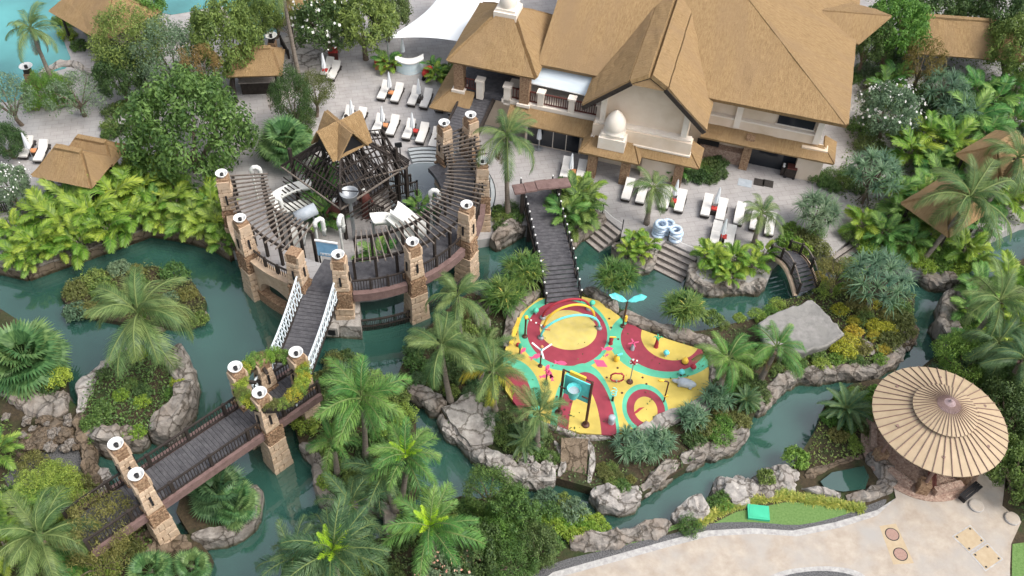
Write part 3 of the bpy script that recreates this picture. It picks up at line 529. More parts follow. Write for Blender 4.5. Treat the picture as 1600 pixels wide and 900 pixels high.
# ================================================================== round water castle
CC = Vector((-10.45, 46.5, 0)); DZ = 3.3
def pol(r, a, z=0, c=CC): return Vector((c.x+r*math.cos(R(a)), c.y+r*math.sin(R(a)), z))
def lp(r, a, z): return (r*math.cos(R(a)), r*math.sin(R(a)), z)
# ---- stone towers with white lamp dishes
def block_mesh(w, d, h, mat, k):
    key = ('blk', round(w, 2), round(d, 2), round(h, 2), mat, k)
    if key not in BM:
        rr = random.Random(k); m = MB(); x, y, z = w/2, d/2, h/2; e = .025; V = []
        for sz in (-1, 1):
            for sx, sy in ((-1, -1), (1, -1), (1, 1), (-1, 1)): V.append((sx*(x-e)+rr.uniform(-.015, .015), sy*(y-e), sz*z*.97)); 
        for sz in (-.72, .72):
            for sx, sy in ((-1, -1), (1, -1), (1, 1), (-1, 1)): V.append((sx*x+rr.uniform(-.015, .015), sy*y+rr.uniform(-.02, .02), sz*z))
        q = lambda a, b: [(a+i, a+(i+1) % 4, b+(i+1) % 4, b+i) for i in range(4)]
        m.add(V, [(3, 2, 1, 0), (4, 5, 6, 7)]+q(0, 8)+q(8, 12)+q(12, 4)); BM[key] = m.mesh('block', mat)
    return BM[key]
def tower(loc, rz, label, zb=-.6, ztop=6.45, lamp=True, w=.85, group=None, mids=(2.3, 3.9)):
    t = thing('stone_tower', label, 'tower', (loc[0], loc[1], 0), rz, group)
    def courses(z0, z1, w0, w1, h, mat, nm):
        n = max(1, round((z1-z0)/h)); hh = (z1-z0)/n
        for i in range(n):
            f = (i+.5)/n; ww = w0+(w1-w0)*f; d = .26
            for s in range(4):
                a = s*math.pi/2; L = ww-d if (i+s) % 2 else ww-d
                for half in (-1, 1):
                    split = .5+(.12 if (i+s) % 2 else -.12)*half; bw = L*split; x = (-L/2+bw/2 if half < 0 else L/2-bw/2)+(d/2 if (i % 2) else -d/2)
                    p = Matrix.Rotation(a, 3, 'Z') @ Vector((x, -(ww-d)/2, 0))
                    ob(nm, block_mesh(bw-.02, d, hh-.02, mat, (i*7+s*3+half) % 4), t, (p.x, p.y, z0+hh*(i+.5)), (0, 0, a))
    MB().prism([(-w*.42, -w*.42), (w*.42, -w*.42), (w*.42, w*.42), (-w*.42, w*.42)], zb, ztop-.05).build('core', 'rubble', t)
    courses(zb, mids[0], w*1.55, w*1.3, .5, 'sandstone', 'base_block')
    MB().box((0, 0, mids[0]+.06), (w*1.36, w*1.36, .12)).build('ledge', 'sandstone', t)
    # rubble belt: many small stones in one part
    m = MB(); rr = random.Random(int(loc[0]*100))
    for s in range(4):
        mt = Matrix.Rotation(s*math.pi/2, 3, 'Z')
        for i in range(int((mids[1]-mids[0]-.12)/.17)):
            f = i/8; ww = w*1.12-.06*f; x = -ww/2
            while x < ww/2-.05:
                bw = rr.uniform(.12, .3); m.box(mt @ Vector((x+bw/2, -ww/2+rr.uniform(0, .05), mids[0]+.2+i*.17)), (bw*.9, .14, .15), s*math.pi/2); x += bw
    m.box((0, 0, (mids[0]+mids[1])/2+.05), (w*1.0, w*1.0, mids[1]-mids[0]-.15))
    k = m.build('rubble_belt', 'rubble', t); k['kind'] = 'stuff'
    courses(mids[1], ztop-.75, w*1.12, w*.95, .36, 'sandstone', 'block')
    for s in range(4):
        p = Matrix.Rotation(s*math.pi/2, 3, 'Z') @ Vector((0, -w*.5-.07, 0)); MB().box((p.x, p.y, mids[1]+(ztop-.75-mids[1])*.5), (.11, .06, .75) if s % 2 == 0 else (.06, .11, .75)).build('slit', 'black_metal', t)
    for sx in (-1, 1): MB().prism([(sx*w*.46-.07, -w*.44), (sx*w*.46+.07, -w*.44), (sx*w*.44+.07, w*.44), (sx*w*.44-.07, w*.44)], ztop-.74, ztop-.2).build('parapet', 'sandstone', t)
    MB().box((0, 0, ztop-.5), (w*.72, w*.82, .5)).build('lamp_stand', 'dark_wood', t)
    if lamp:
        d = MB().lathe([(.1, ztop-.25), (.16, ztop-.05), (.31, ztop+.2), (.36, ztop+.28), (.385, ztop+.27), (.32, ztop+.14), (.15, ztop-.0), (.0, ztop-.02)], 28).build('lamp_dish', 'white', t, True)
        MB().lathe([(.10, ztop+.02), (.12, ztop+.2), (.07, ztop+.25), (0, ztop+.25)], 12).build('lamp_burner', 'black_metal', d)
    return t
TW = [(-168, 'at the far left end of the castle pergola'), (-137, 'on the lagoon corner of the castle'), (-107, 'left of the castle gate'), (-88, 'right of the castle gate by the blue sign'), (-57, 'at the castle front above the low fence'), (-25, 'on the right of the castle near the tall palm'), (5, 'half hidden by the tall palm crown'), (37, 'beside the terrace walkway')]
for a, l in TW: p = pol(8.2 if a != 37 else 8.9, a); tower(p, R(a+90), 'sandstone tower with white dish lamp '+l if a != -107 else 'sandstone gate tower with broken lamp '+l, lamp=a != -107)
p = pol(6.95, 39); tower(p, R(129), 'slim sandstone tower with dish lamp at the inner end of the pergola', zb=LAND-.1, w=.8)
# ---- the ring itself
ring = thing('castle_ring', 'curved stone and timber ring walkway of the round castle', 'castle', CC)
def arcseg(r0, r1, a0, a1, z0, z1, n=6):
    m = MB(); V = []; Fc = []
    for i in range(n+1):
        a = a0+(a1-a0)*i/n
        for r, z in ((r0, z0), (r1, z0), (r1, z1), (r0, z1)): V.append(lp(r, a, z))
    for i in range(n):
        for k in range(4): Fc.append((i*4+k, i*4+(k+1) % 4, (i+1)*4+(k+1) % 4, (i+1)*4+k))
    Fc += [(3, 2, 1, 0), tuple(n*4+k for k in range(4))]
    return m.add(V, Fc)
arcseg(5.6, 8.25, -104, 40, DZ-.35, DZ, 40).build('deck', 'deck_wood', ring)
arcseg(6.0, 8.2, -176, -104, DZ-.35, DZ, 20).build('stone_deck', 'plaza', ring)
for a0, a1, mt in ((-84, -61, 'pink_fascia'), (-53, -29, 'pink_fascia'), (-21, 1, 'pink_fascia')): arcseg(8.26, 8.42, a0, a1, DZ-.55, DZ+.02, 10).build('fascia', mt, ring); arcseg(8.1, 8.44, a0, a1, DZ+.03, DZ+.11, 10).build('kerb', 'pink_fascia', ring)
# stone arches left of the gate
def archwall(a0, a1, r0=7.9, r1=8.35):
    m = MB(); n = 24; V = []; Fc = []
    for i in range(n+1):
        s = i/n; a = a0+(a1-a0)*s; x = (s-.5)*2.3; zb = (.9+1.35*math.sqrt(max(0, 1-x*x))) if abs(x) < 1 else -.6
        for r, z in ((r0, zb), (r1, zb), (r1, DZ+.12), (r0, DZ+.12)): V.append(lp(r, a, z))
    for i in range(n):
        for k in range(4): Fc.append((i*4+k, i*4+(k+1) % 4, (i+1)*4+(k+1) % 4, (i+1)*4+k))
    Fc += [(3, 2, 1, 0), tuple(n*4+k for k in range(4))]
    m.add(V, Fc).build('stone_arch', 'sandstone', ring); arcseg(r0-.05, r1+.12, a0, a1, DZ+.125, DZ+.28, 16).build('coping', 'sandstone', ring)
    arcseg(r0, r1+.1, a0, a1, -.6, .85, 16).build('arch_plinth', 'rubble', ring)
archwall(-133, -111); archwall(-164, -141)
for a0, a1 in ((-84, -61), (-53, -29), (-21, 1), (9, 33), (-133, -111)):
    m = MB(); n = int((a1-a0)*8.05*.01745/.17)
    for k in range(n+1):
        a = a0+(a1-a0)*k/n; m.tube([lp(8.08, a, DZ), lp(8.08, a, DZ+.92)], .022, 5)
    m.add(*(lambda s: (s.v, s.f))(arcseg(8.03, 8.13, a0, a1, DZ+.92, DZ+1.0, 12))); m.build('railing', 'dark_wood', ring)
    for k in range(1, 3): a = a0+(a1-a0)*k/3; MB().box(lp(8.08, a, DZ+.53), (.14, .14, 1.06), R(a)).build('rail_post', 'dark_wood', ring)
# low fence at the water and basin behind it
m = MB()
for k in range(34): a = -84+k*.74; m.tube([lp(8.5, a, .05), lp(8.5, a, 1.0)], .03, 5)
m.add(*(lambda s: (s.v, s.f))(arcseg(8.44, 8.56, -84, -59, 1.0, 1.09, 12))); m.add(*(lambda s: (s.v, s.f))(arcseg(8.44, 8.56, -84, -59, .42, .5, 12))); m.build('water_fence', 'dark_wood', ring)
m = MB()
for k in range(24): a = -53+k*.9; m.tube([lp(8.5, a, .05), lp(8.5, a, 1.0)], .03, 5)
m.add(*(lambda s: (s.v, s.f))(arcseg(8.44, 8.56, -53, -31, 1.0, 1.09, 12))); m.build('water_fence', 'dark_wood', ring)
# rocky gate foot with a square outlet
g = tag(MB().prism([(q.x, q.y) for q in [pol(7.7, -98), pol(9.1, -96), pol(9.2, -82), pol(7.7, -82)]], -.6, [2.1, 1.2, 1.3, 2.2]).build('gate_rock', 'rock_pale'), 'rough cream rock foot with square outlet under the gate tower', 'rock')
p = pol(9.2, -93, 1.0); MB().box((p.x, p.y, p.z), (.8, .5, .8), R(-3)).build('outlet_surround', 'rock_pale', g); MB().box((p.x, p.y-.24, p.z), (.45, .1, .45), R(-3)).build('outlet', 'black_metal', g)
# castle floor, pools and curved steps
def disc(r, z0, z1, a0=0, a1=360, n=48, c=(0, 0)):
    return MB().prism([(c[0]+r*math.cos(R(a0+(a1-a0)*k/n)), c[1]+r*math.sin(R(a0+(a1-a0)*k/n))) for k in range(n if a1-a0 == 360 else n+1)], z0, z1)
fl = disc(6.1, -1.9, LAND+.03).build('castle_floor', 'plaza'); fl.location = CC; struct(fl)
pw = disc(3.3, LAND+.04, LAND+.3, c=(4.0, 3.4)).build('castle_pool_water', 'shallow'); pw.location = CC; struct(pw)
pl = thing('pool_steps', 'curved pale blue pool steps with dark edges inside the castle', 'steps', CC+Vector((4.0, 3.4, 0)))
for k in range(5):
    r = 3.35+k*.33; s = arcseg(r, r+.33, -35, 110, LAND+.04, LAND+.12+k*.07, 24); s.build('pool_step', 'pool_floor', pl); arcseg(r+.27, r+.33, -35, 110, LAND+.12+k*.07, LAND+.135+k*.07, 24).build('step_edge', 'black_metal', pl)
# ---- pergola beams
pg = thing('castle_pergola', 'radial timber pergola beams around the round castle', 'pergola', CC+Vector((0, 1.0, 0)))
PZ = 5.2; angs = [-171+k*3.0 for k in range(21)]+[-83+k*3.05 for k in range(40)]
bmsh = MB().box((0, 0, 0), (2.75, .065, .1)).mesh('beam', 'beam_wood')
for a in angs:
    rm = 7.18+U(-.1, .08); p = lp(rm, a, PZ+U(-.02, .02)); ob('beam', bmsh, pg, p, (0, 0, R(a)))
for a0, a1 in ((-172, -109), (-84, 37)):
    arcseg(6.12, 6.24, a0, a1, PZ-.26, PZ-.085, 40).build('inner_ring_beam', 'dark_wood', pg); arcseg(8.0, 8.12, a0, a1, PZ-.26, PZ-.085, 40).build('outer_ring_beam', 'dark_wood', pg)
    n = int((a1-a0)/9)
    for k in range(n+1):
        a = a0+(a1-a0)*k/n
        for r in (6.18, 8.06): MB().box(lp(r, a, (PZ-.26+DZ)/2 if r > 7 else (PZ-.26+LAND)/2), (.16, .16, PZ-.26-(DZ if r > 7 else LAND)), R(a)).build('post', 'dark_wood', pg)
# ---- central timber tower: lattice hip roof round a cross-gabled thatch cap
ct = thing('timber_play_tower', 'dark timber lattice play tower with small thatched cap', 'play tower', (-11.6, 48.8, 0), R(50))
hb, ht, zb_, zt_ = 3.0, .9, 4.2, 6.4
for s in range(4):
    mt = Matrix.Rotation(s*math.pi/2, 3, 'Z')
    for k in range(19):
        x = -hb+2*hb*k/18; fx = max(0, (abs(x)-ht)/(hb-ht)); y1 = ht+(hb-ht)*fx
        a = mt @ Vector((x, -hb, zb_)); b = mt @ Vector((x if abs(x) > ht else x, -y1, zt_-(zt_-zb_)*fx)); 
        if (b-a).length > .25: MB().beam(a, b, .06, .09).build('rafter', 'dark_wood', ct)
    for f in (0, .33, .66, 1):
        h = hb+(ht-hb)*f; z = zb_+(zt_-zb_)*f+.06; MB().beam(mt @ Vector((-h, -h, z)), mt @ Vector((h, -h, z)), .09, .09).build('purlin', 'dark_wood' if f not in (0,) else 'beam_wood', ct)
    MB().beam(mt @ Vector((-hb, -hb, zb_+.05)), mt @ Vector((-ht, -ht, zt_+.05)), .13, .13).build('hip_rafter', 'dark_wood', ct)
    for q in (Vector((-hb*.82, -hb*.82, 0)), Vector((-ht, -ht, 0))): q = mt @ q; MB().box((q.x, q.y, (LAND+zt_-.6)/2), (.2, .2, zt_-.6-LAND)).build('post', 'dark_wood', ct)
    for z, hh in ((2.4, 1.9), (3.7, 1.9)): MB().beam(mt @ Vector((-hh, -hh, z)), mt @ Vector((hh, -hh, z)), .12, .16).build('tie_beam', 'dark_wood', ct)
MB().box((0, 0, 2.4), (3.7, 3.7, .1)).build('platform', 'deck_wood', ct)
for s in range(4):
    mt = Matrix.Rotation(s*math.pi/2, 3, 'Z')
    for x in (-1.9, 0): MB().beam(mt @ Vector((x, -1.9, 2.5)), mt @ Vector((x+1.9, -1.9, 4.2)), .09, .09).build('brace', 'dark_wood', ct)
    for k in range(14): x = -1.9+k*3.8/13; MB().beam(mt @ Vector((x, -1.95, 2.5)), mt @ Vector((x, -1.95, 3.3)), .05, .05).build('picket', 'dark_wood', ct)
    MB().beam(mt @ Vector((-1.95, -1.95, 3.35)), mt @ Vector((1.95, -1.95, 3.35)), .09, .09).build('hand_rail', 'dark_wood', ct)
    for k in range(7): y = -hb-.15-k*.22; MB().beam(mt @ Vector((-hb*.9+k*.2, y, 3.6-k*.12)), mt @ Vector((hb*.5-k*.15, y, 3.6-k*.12)), .06, .08).build('lower_slat', 'dark_wood', ct)
for s in (0, 1):
    mt = Matrix.Rotation(s*math.pi/2+R(-6), 3, 'Z'); L = 1.55 if s == 0 else 1.35
    for sg in (1, -1):
        P = [mt @ Vector(p) for p in ((-L, sg*1.15, 6.2), (L, sg*1.15, 6.2), (L*1.1, 0, 7.95), (-L*1.1, 0, 7.95))]
        roofpoly(P, .12, 'thatch_slope', par=ct, res=.4)
    for sg in (1, -1): MB().add([mt @ Vector((sg*L*.85, -.95, 6.25)), mt @ Vector((sg*L*.85, .95, 6.25)), mt @ Vector((sg*L*.9, 0, 7.7))], [(0, 1, 2)]).build('gable_infill', 'black_metal', ct)
# lattice wing sloping from the cap ridge to the castle pool
wa, wb, we, wf = [q-Vector((-11.6, 48.8, 0)) for q in (Vector((-12.2, 49.2, 6.5)), G(598, 204, 6.3), G(634, 264, 4.4), G(528, 292, 4.3))]
rot_ = Matrix.Rotation(-R(50), 3, 'Z'); wa, wb, we, wf = [rot_ @ q for q in (wa, wb, we, wf)]
for k in range(13): f = k/12; MB().beam(wa.lerp(wb, f), wf.lerp(we, f), .06, .08).build('wing_rafter', 'dark_wood', ct)
for k in range(6): f = k/5; a, b = wa.lerp(wf, f), wb.lerp(we, f); MB().beam(a+Vector((0, 0, .08)), b+Vector((0, 0, .08)), .07, .07).build('wing_purlin', 'beam_wood' if k == 5 else 'dark_wood', ct)
for q in (wb, we, wf, wb.lerp(we, .5)): MB().box((q.x, q.y, (q.z+LAND)/2), (.2, .2, q.z-LAND)).build('wing_post', 'dark_wood', ct)
MB().beam(wb, Vector((we.x, we.y, we.z-1.2)), .1, .1).build('wing_brace', 'dark_wood', ct)
# lower platform, fences, figures and bucket around the tower
def fence(a, b, z, label, h=.95, name='play_fence'):
    a, b = Vector(a), Vector(b); t = thing(name, label, 'fence', (a.x, a.y, z)); v = b-a; v.z = 0; m = MB(); n = int(v.length/.14)
    for k in range(n+1): q = v*(k/n); m.box((q.x, q.y, h*.52), (.06, .06, h*.86), math.atan2(v.y, v.x))
    m.build('pickets', 'dark_wood', t)
    MB().beam((0, 0, h), (v.x, v.y, h), .1, .08).build('top_rail', 'dark_wood', t); MB().beam((0, 0, .12), (v.x, v.y, .12), .08, .07).build('bottom_rail', 'dark_wood', t)
    for q in (Vector((0, 0, 0)), v): MB().box((q.x, q.y, h*.55), (.13, .13, h*1.1)).build('post', 'dark_wood', t)
FN = ['behind the round bucket', 'between bucket and pool', 'nearest the white slides', 'at the pale platform corner', 'left of the curved white slide', 'beside the palm behind the slides']
for i, (a, b) in enumerate((((575, 290), (600, 283)), ((602, 284), (642, 290)), ((610, 308), (652, 300)), ((610, 310), (620, 322)), ((578, 333), (600, 340)), ((652, 300), (652, 314)))):
    fence(G(*a, 1.6), G(*b, 1.6), 1.6, 'low black picket fence in the castle '+FN[i], name='play_fence')
pf = tag(MB().prism([(q.x, q.y) for q in GL([(570, 292), (604, 288), (612, 320), (598, 338), (575, 328)], 1.55)], LAND, 1.55).build('play_platform', 'rock_pale'), 'pale stone play platform between black fences inside the castle', 'platform')
pb = G(545, 300, 5.2); bk = thing('tipping_bucket', 'round grey tipping bucket on a post in the castle', 'bucket', (pb.x, pb.y, 0))
MB().tube([(0, 0, LAND), (0, 0, 4.4)], .13).build('post', 'grey_metal', bk); MB().lathe([(.2, 4.35), (.45, 4.6), (.58, 5.15), (.62, 5.2), (.55, 5.15), (.4, 4.75), (0, 4.7)], 24).build('bucket', 'grey_metal', bk, True); MB().beam((-.6, .1, 5.2), (.6, .1, 5.2), .06, .05).build('crossbar', 'black_metal', bk)
for u, v, z, l in ((524, 318, 3.0, 'red brown carved figure with white cap left of the bucket'), (568, 298, 3.2, 'red brown carved figure with white cap right of the bucket')):
    p = G(u, v, z); f = thing('carved_figure', l, 'statue', (p.x, p.y, LAND))
    MB().lathe([(.3, 0), (.26, .6), (.34, 1.2), (.42, 1.6), (.36, 2.0), (.18, 2.2)], 14).build('body', 'red_wood', f, True); MB().ball((0, 0, 2.38), .22, 12).build('head', 'red_wood', f, True); MB().lathe([(.2, 2.46), (.17, 2.6), (0, 2.66)], 12).build('cap', 'white', f, True)
    for s in (1, -1): MB().tube([(s*.38, 0, 1.75), (s*.62, -.2, 1.45), (s*.5, -.5, 1.5)], [.12, .1, .08]).build('arm', 'red_wood', f, True)
# white cane-shaped spouts
def spout(u, v, h, rz, label, gap=.55, r=.15):
    p = G(u, v, h); t = thing('water_spout', label, 'spout', (p.x, p.y, LAND), rz); hh = h-LAND
    pts = [(0, 0, 0), (0, 0, hh*.55), (.02, 0, hh*.8)]+[(gap/2-gap/2*math.cos(math.pi*k/8), 0, hh*.86+.3*math.sin(math.pi*k/8)) for k in range(9)]+[(gap*1.02, 0, hh*.7), (gap*.95, 0, hh*.58)]
    MB().tube(pts[2:], [r]*(len(pts)-4)+[r*.95, r*.8], 12).build('spout_hook', 'white_plastic', t, True); MB().tube(pts[:3], r*.55, 10).build('pole', 'white_plastic', t)
    for k in range(5): q = pts[4+k*2] if 4+k*2 < len(pts) else pts[-1]; MB().ball(q, r*1.12, 8).build('joint', 'white_plastic', t)
for u, v, h, rz, l in ((391, 258, 4.4, R(10), 'white cane shaped spout by the far pergola end'), (422, 305, 5.0, R(15), 'white cane shaped spout left of the U slide'), (490, 340, 5.2, R(40), 'white cane shaped spout beside the grey cylinder'), (528, 338, 5.2, R(80), 'white cane shaped spout behind the blue sign'), (672, 292, 5.0, R(0), 'white cane shaped spout over the castle pool')): spout(u, v, h, rz, l)
# slides
def chute(px, w, label, mat='white_plastic'):
    P = [G(u, v, z) for u, v, z in px]; c = P[-1].copy(); c.z = LAND; t = thing('water_slide', label, 'slide', c)
    S = []
    Q = [p-c for p in P]
    for i in range(len(Q)-1):
        a, b, d, e = Q[max(0, i-1)], Q[i], Q[i+1], Q[min(len(Q)-1, i+2)]
        for k in range(6): x = k/6; S.append(.5*((2*b)+(d-a)*x+(2*a-5*b+4*d-e)*x*x+(3*b-a-3*d+e)*x**3))
    S.append(Q[-1]); V = []; Fc = []; prof = [(-.5, .28), (-.46, .3), (-.38, .06), (-.15, 0), (.15, 0), (.38, .06), (.46, .3), (.5, .28), (.42, -.06), (-.42, -.06)]; n = len(prof)
    for i, p in enumerate(S):
        d = (S[min(i+1, len(S)-1)]-S[max(i-1, 0)]); d.z = 0; d.normalize(); sd = Vector((d.y, -d.x, 0))
        V += [p+sd*x*w+Vector((0, 0, z*w**.5)) for x, z in prof]
    for i in range(len(S)-1):
        for k in range(n): Fc.append((i*n+k, (i+1)*n+k, (i+1)*n+(k+1) % n, i*n+(k+1) % n))
    MB().add(V, Fc).build('chute', mat, t, True)
    for i in (0, len(S)//2): MB().tube([(S[i].x, S[i].y, 0), (S[i].x, S[i].y, S[i].z-.05)], .09).build('support', 'grey_metal', t)
chute([(486, 290, 3.6), (456, 297, 3.3), (432, 311, 3.0), (440, 327, 2.7), (468, 324, 2.5), (492, 312, 2.3)], .85, 'broad white U shaped slide at the left of the castle')
chute([(582, 345, 3.2), (604, 344, 2.9), (618, 352, 2.5), (628, 366, 2.0), (640, 385, 1.2)], 1.0, 'curved white slide bending under the pergola')
chute([(616, 328, 3.6), (640, 345, 3.0), (668, 366, 2.0), (690, 383, 1.2)], 1.2, 'long straight white slide pointing at the right tower')
chute([(606, 338, 3.4), (628, 356, 2.7), (652, 376, 1.9), (668, 390, 1.2)], .9, 'straight white slide between two other slides')
chute([(470, 350, 2.8), (466, 372, 2.0), (462, 392, 1.2)], 1.2, 'short white slide behind the left gate tower')
p = G(478, 335, 3.2); gc = thing('grey_cylinder', 'short pale grey barrel lying on posts above the left slide', 'barrel', (p.x, p.y, 0)); MB().tube([(-.6, -.4, 3.2), (.6, .4, 3.4)], .42, 18).build('barrel', 'grey_blue', gc, True)
for x in (-.4, .4): MB().tube([(x, x*.6, LAND), (x, x*.6, 3.1)], .07).build('post', 'grey_metal', gc)
p = G(512, 392, 3.9); sg = thing('sign_board', 'blue notice board with white letters beside the castle gate', 'sign', (p.x, p.y, DZ), R(-8)); MB().box((0, 0, .75), (1.35, .08, 1.3)).build('panel', 'sign_blue', sg); MB().box((0, -.05, 1.45), (1.45, .12, .1)).build('frame', 'white', sg); MB().box((0, -.045, .3), (1.0, .02, .18)).build('lettering', 'white', sg)
for k in range(5): MB().box((-.42+k*.21, -.058, .3), (.05, .012, .14)).build('letter', 'sign_blue', sg)
for x in (-.62, .62): MB().box((x, .06, .3), (.08, .08, 2.0)).build('post', 'black_metal', sg)
p = G(598, 250, 3); ln = thing('spotlight_mast', 'thin black spotlight mast on the curved pool steps', 'lamp', (G(627, 262, LAND).x, G(627, 262, LAND).y, LAND)); MB().tube([(0, 0, 0), (0, 0, 1.9)], .04).build('pole', 'black_metal', ln); MB().box((-.1, 0, 2.1), (.5, .12, .4), .3).build('lamp_head', 'black_metal', ln)
# ================================================================== bridges
def plankdeck(t, a, b, w, z, step, mat='deck_wood', sag=0, mesh={}):
    v = b-a; L = math.hypot(v.x, v.y); n = int(L/step); d = Vector((v.x, v.y, 0)).normalized(); key = (round(w, 2), round(L/n, 3), mat)
    if key not in mesh: mesh[key] = MB().box((0, 0, 0), (L/n*.93, w, .08)).mesh('plank', mat)
    for k in range(n):
        s = (k+.5)/n; p = a+v*s; ob('plank', mesh[key], t, (p.x-t.location.x, p.y-t.location.y, z(s) if callable(z) else z), (0, 0, math.atan2(d.y, d.x)+U(-.006, .006)))
def railing(t, a, b, h, mat, bal=.15, post=2.0, zf=None, thick=.025):
    a, b = Vector(a)-t.location, Vector(b)-t.location; v = b-a; m = MB(); n = max(2, int(v.length/bal))
    for k in range(n+1): q = a+v*(k/n); m.tube([q+Vector((0, 0, .08)), q+Vector((0, 0, h-.03))], thick, 5)
    m.build('balusters', mat, t)
    for z, th in ((h, .09), (.08, .07)): MB().beam(a+Vector((0, 0, z)), b+Vector((0, 0, z)), .1, th).build('rail', mat, t)
    n = max(1, round(v.length/post))
    for k in range(n+1): q = a+v*(k/n); MB().box((q.x, q.y, q.z+h*.55), (.17, .17, h*1.1), math.atan2(v.y, v.x)).build('post', mat, t)
TA1, TA2, TB1, TB2, TB3, TB4 = [G(u, v, 6.75) for u, v in ((180, 692), (212, 740), (367, 572), (405, 612), (462, 549), (402, 545))]
mA, mB = (TA1+TA2)/2, (TB1+TB2)/2; bd = (mB-mA); bd.z = 0; bd.normalize(); bs = Vector((bd.y, -bd.x, 0)); bz = math.atan2(bd.y, bd.x)
b0 = mA-bd*3.4; b1 = mB+bd*3.3; b0.z = b1.z = 0
lb = thing('boardwalk_bridge', 'long dark timber boardwalk bridge with pink edge beams over the lagoon', 'bridge', b0); ZL = 3.5; HW = .98
plankdeck(lb, b0, b1, 2*HW+.1, ZL-.04, .22)
for s in (1, -1):
    a = b0+bs*s*(HW+.12)+Vector((0, 0, ZL)); b = b1+bs*s*(HW+.12)+Vector((0, 0, ZL)); railing(lb, a, b, .95, 'dark_wood', .17, 2.1)
    MB().beam(a-b0+bs*s*.16-Vector((0, 0, .16)), b-b0+bs*s*.16-Vector((0, 0, .16)), .2, .52).build('edge_beam', 'pink_fascia', lb)
for k in range(3): q = (b1-b0)*((k+.6)/3.1); MB().box((q.x, q.y, ZL-.4), (.4, 2*HW+.3, .5), bz).build('cross_beam', 'dark_wood', lb)
for q, l in ((TA1, 'far side tower of the pair at the low end of the boardwalk bridge'), (TA2, 'near side tower of the pair at the low end of the boardwalk bridge'), (TB1, 'lagoon side tower under the leafy ring planter'), (TB2, 'near tower at the leafy ring planter standing in dark water'), (TB3, 'tower of the leafy ring planter next to the net bridge'), (TB4, 'far lampless tower of the leafy ring planter')):
    tower(q, bz, l, ztop=6.45 if q is not TB4 else 6.0, w=.8, mids=(2.5, 3.75), lamp=q is not TB4)
rc = G(425, 592, 5.9); rp = thing('ring_planter', 'round timber ring planter overgrown with yellow green creepers between four towers', 'planter', (rc.x, rc.y, 0), bz)
for k in range(16):
    arcseg(1.38, 1.92, k*22.5+.4, k*22.5+22.1, 5.5, 5.85, 3).build('trough_segment', 'dark_wood', rp)
for q in (TB1, TB2, TB3, TB4):
    d = Matrix.Rotation(-bz, 3, 'Z') @ Vector((q.x-rc.x, q.y-rc.y, 0)); MB().beam((d.x, d.y, 5.45), (d.x*.5, d.y*.5, 5.45), .16, .14).build('bracket', 'dark_wood', rp)
# net bridge
n0 = (TB3+TB4)/2; n0.z = 0; n1 = pol(8.0, -97.5); nb = thing('net_bridge', 'narrow plank bridge with white rope nets leading to the castle gate', 'bridge', n0)
n0 = n0-(n1-n0).normalized()*1.2; zf = lambda s: 3.4-.1*s-.18*math.sin(math.pi*s)
plankdeck(nb, n0, n1, 2.0, zf, .27); nd = (n1-n0).normalized(); ns = Vector((nd.y, -nd.x, 0))
for s in (1, -1):
    NP = 22; LO, HI = [], []
    for k in range(NP+1):
        x = k/NP; p = n0+(n1-n0)*x-nb.location+ns*s*1.08; LO.append(p+Vector((0, 0, zf(x)))); HI.append(p+ns*(s*.06-.12)+Vector((0, 0, zf(x)+1.5-.4*math.sin(math.pi*x))))
    MB().tube(HI, .06, 6).build('hand_rope', 'net_white', nb); MB().tube(LO, .05, 6).build('foot_rope', 'net_white', nb); MB().tube([a.lerp(b, .5)+ns*s*.05 for a, b in zip(LO, HI)], .03, 5).build('mid_rope', 'net_white', nb)
    m = MB()
    for k in range(NP): m.tube([LO[k], HI[k+1]], .034, 5); m.tube([HI[k], LO[k+1]], .034, 5)
    m.build('net', 'net_white', nb)
    MB().beam(LO[0]-Vector((0, 0, .12)), LO[-1]-Vector((0, 0, .12)), .14, .2).build('bearer', 'dark_wood', nb)
for s in (1, -1):
    for q, nm in ((n0, 0), (n1, 1)): p = q-nb.location+ns*s*1.0; MB().tube([(p.x, p.y, zf(nm)-.4), (p.x, p.y, zf(nm)+1.6)], .07).build('net_post', 'net_white', nb)
# central boardwalk to the splash playground
c0, c1 = G(838, 292, 1.5), G(880, 470, 1.2); cb = thing('central_boardwalk', 'straight dark boardwalk from the terrace to the splash playground', 'bridge', (c1.x, c1.y, 0)); v = c0-c1
zc = lambda s: 1.15+.7*min(1, s*4)-.35*max(0, s-.75)*4
plankdeck(cb, Vector((c1.x, c1.y, 0)), Vector((c0.x, c0.y, 0)), 2.2, zc, .3); vd = Vector((v.x, v.y, 0)); L = vd.length; vd.normalize(); vs = Vector((vd.y, -vd.x, 0))
for s in (1, -1):
    pts = [(c1+v*x-cb.location)+vs*s*1.13 for x in [k/14 for k in range(15)]]
    for k, p in enumerate(pts):
        z = zc(k/14); MB().tube([(p.x, p.y, z-.4), (p.x, p.y, z+.85)], .055, 8).build('post', 'black_metal', cb); MB().lathe([(.04, z+.86), (.065, z+.92), (.05, z+.98), (0, z+1.0)], 10, (p.x, p.y, 0)).build('post_lamp', 'white', cb)
    for h in (.3, .75): MB().tube([(p.x, p.y, zc(k/14)+h) for k, p in enumerate(pts)], .03, 6).build('rope_rail', 'black_metal', cb)
    MB().beam(pts[2]+Vector((0, 0, 1.6-pts[2].z)), pts[-2]+Vector((0, 0, 1.6-pts[-2].z)), .16, .3).build('bearer', 'dark_wood', cb)
    for k in (3, 6, 9): p = pts[k]; MB().box((p.x, p.y, .4), (.25, .25, 2.4)).build('pile', 'dark_wood', cb)
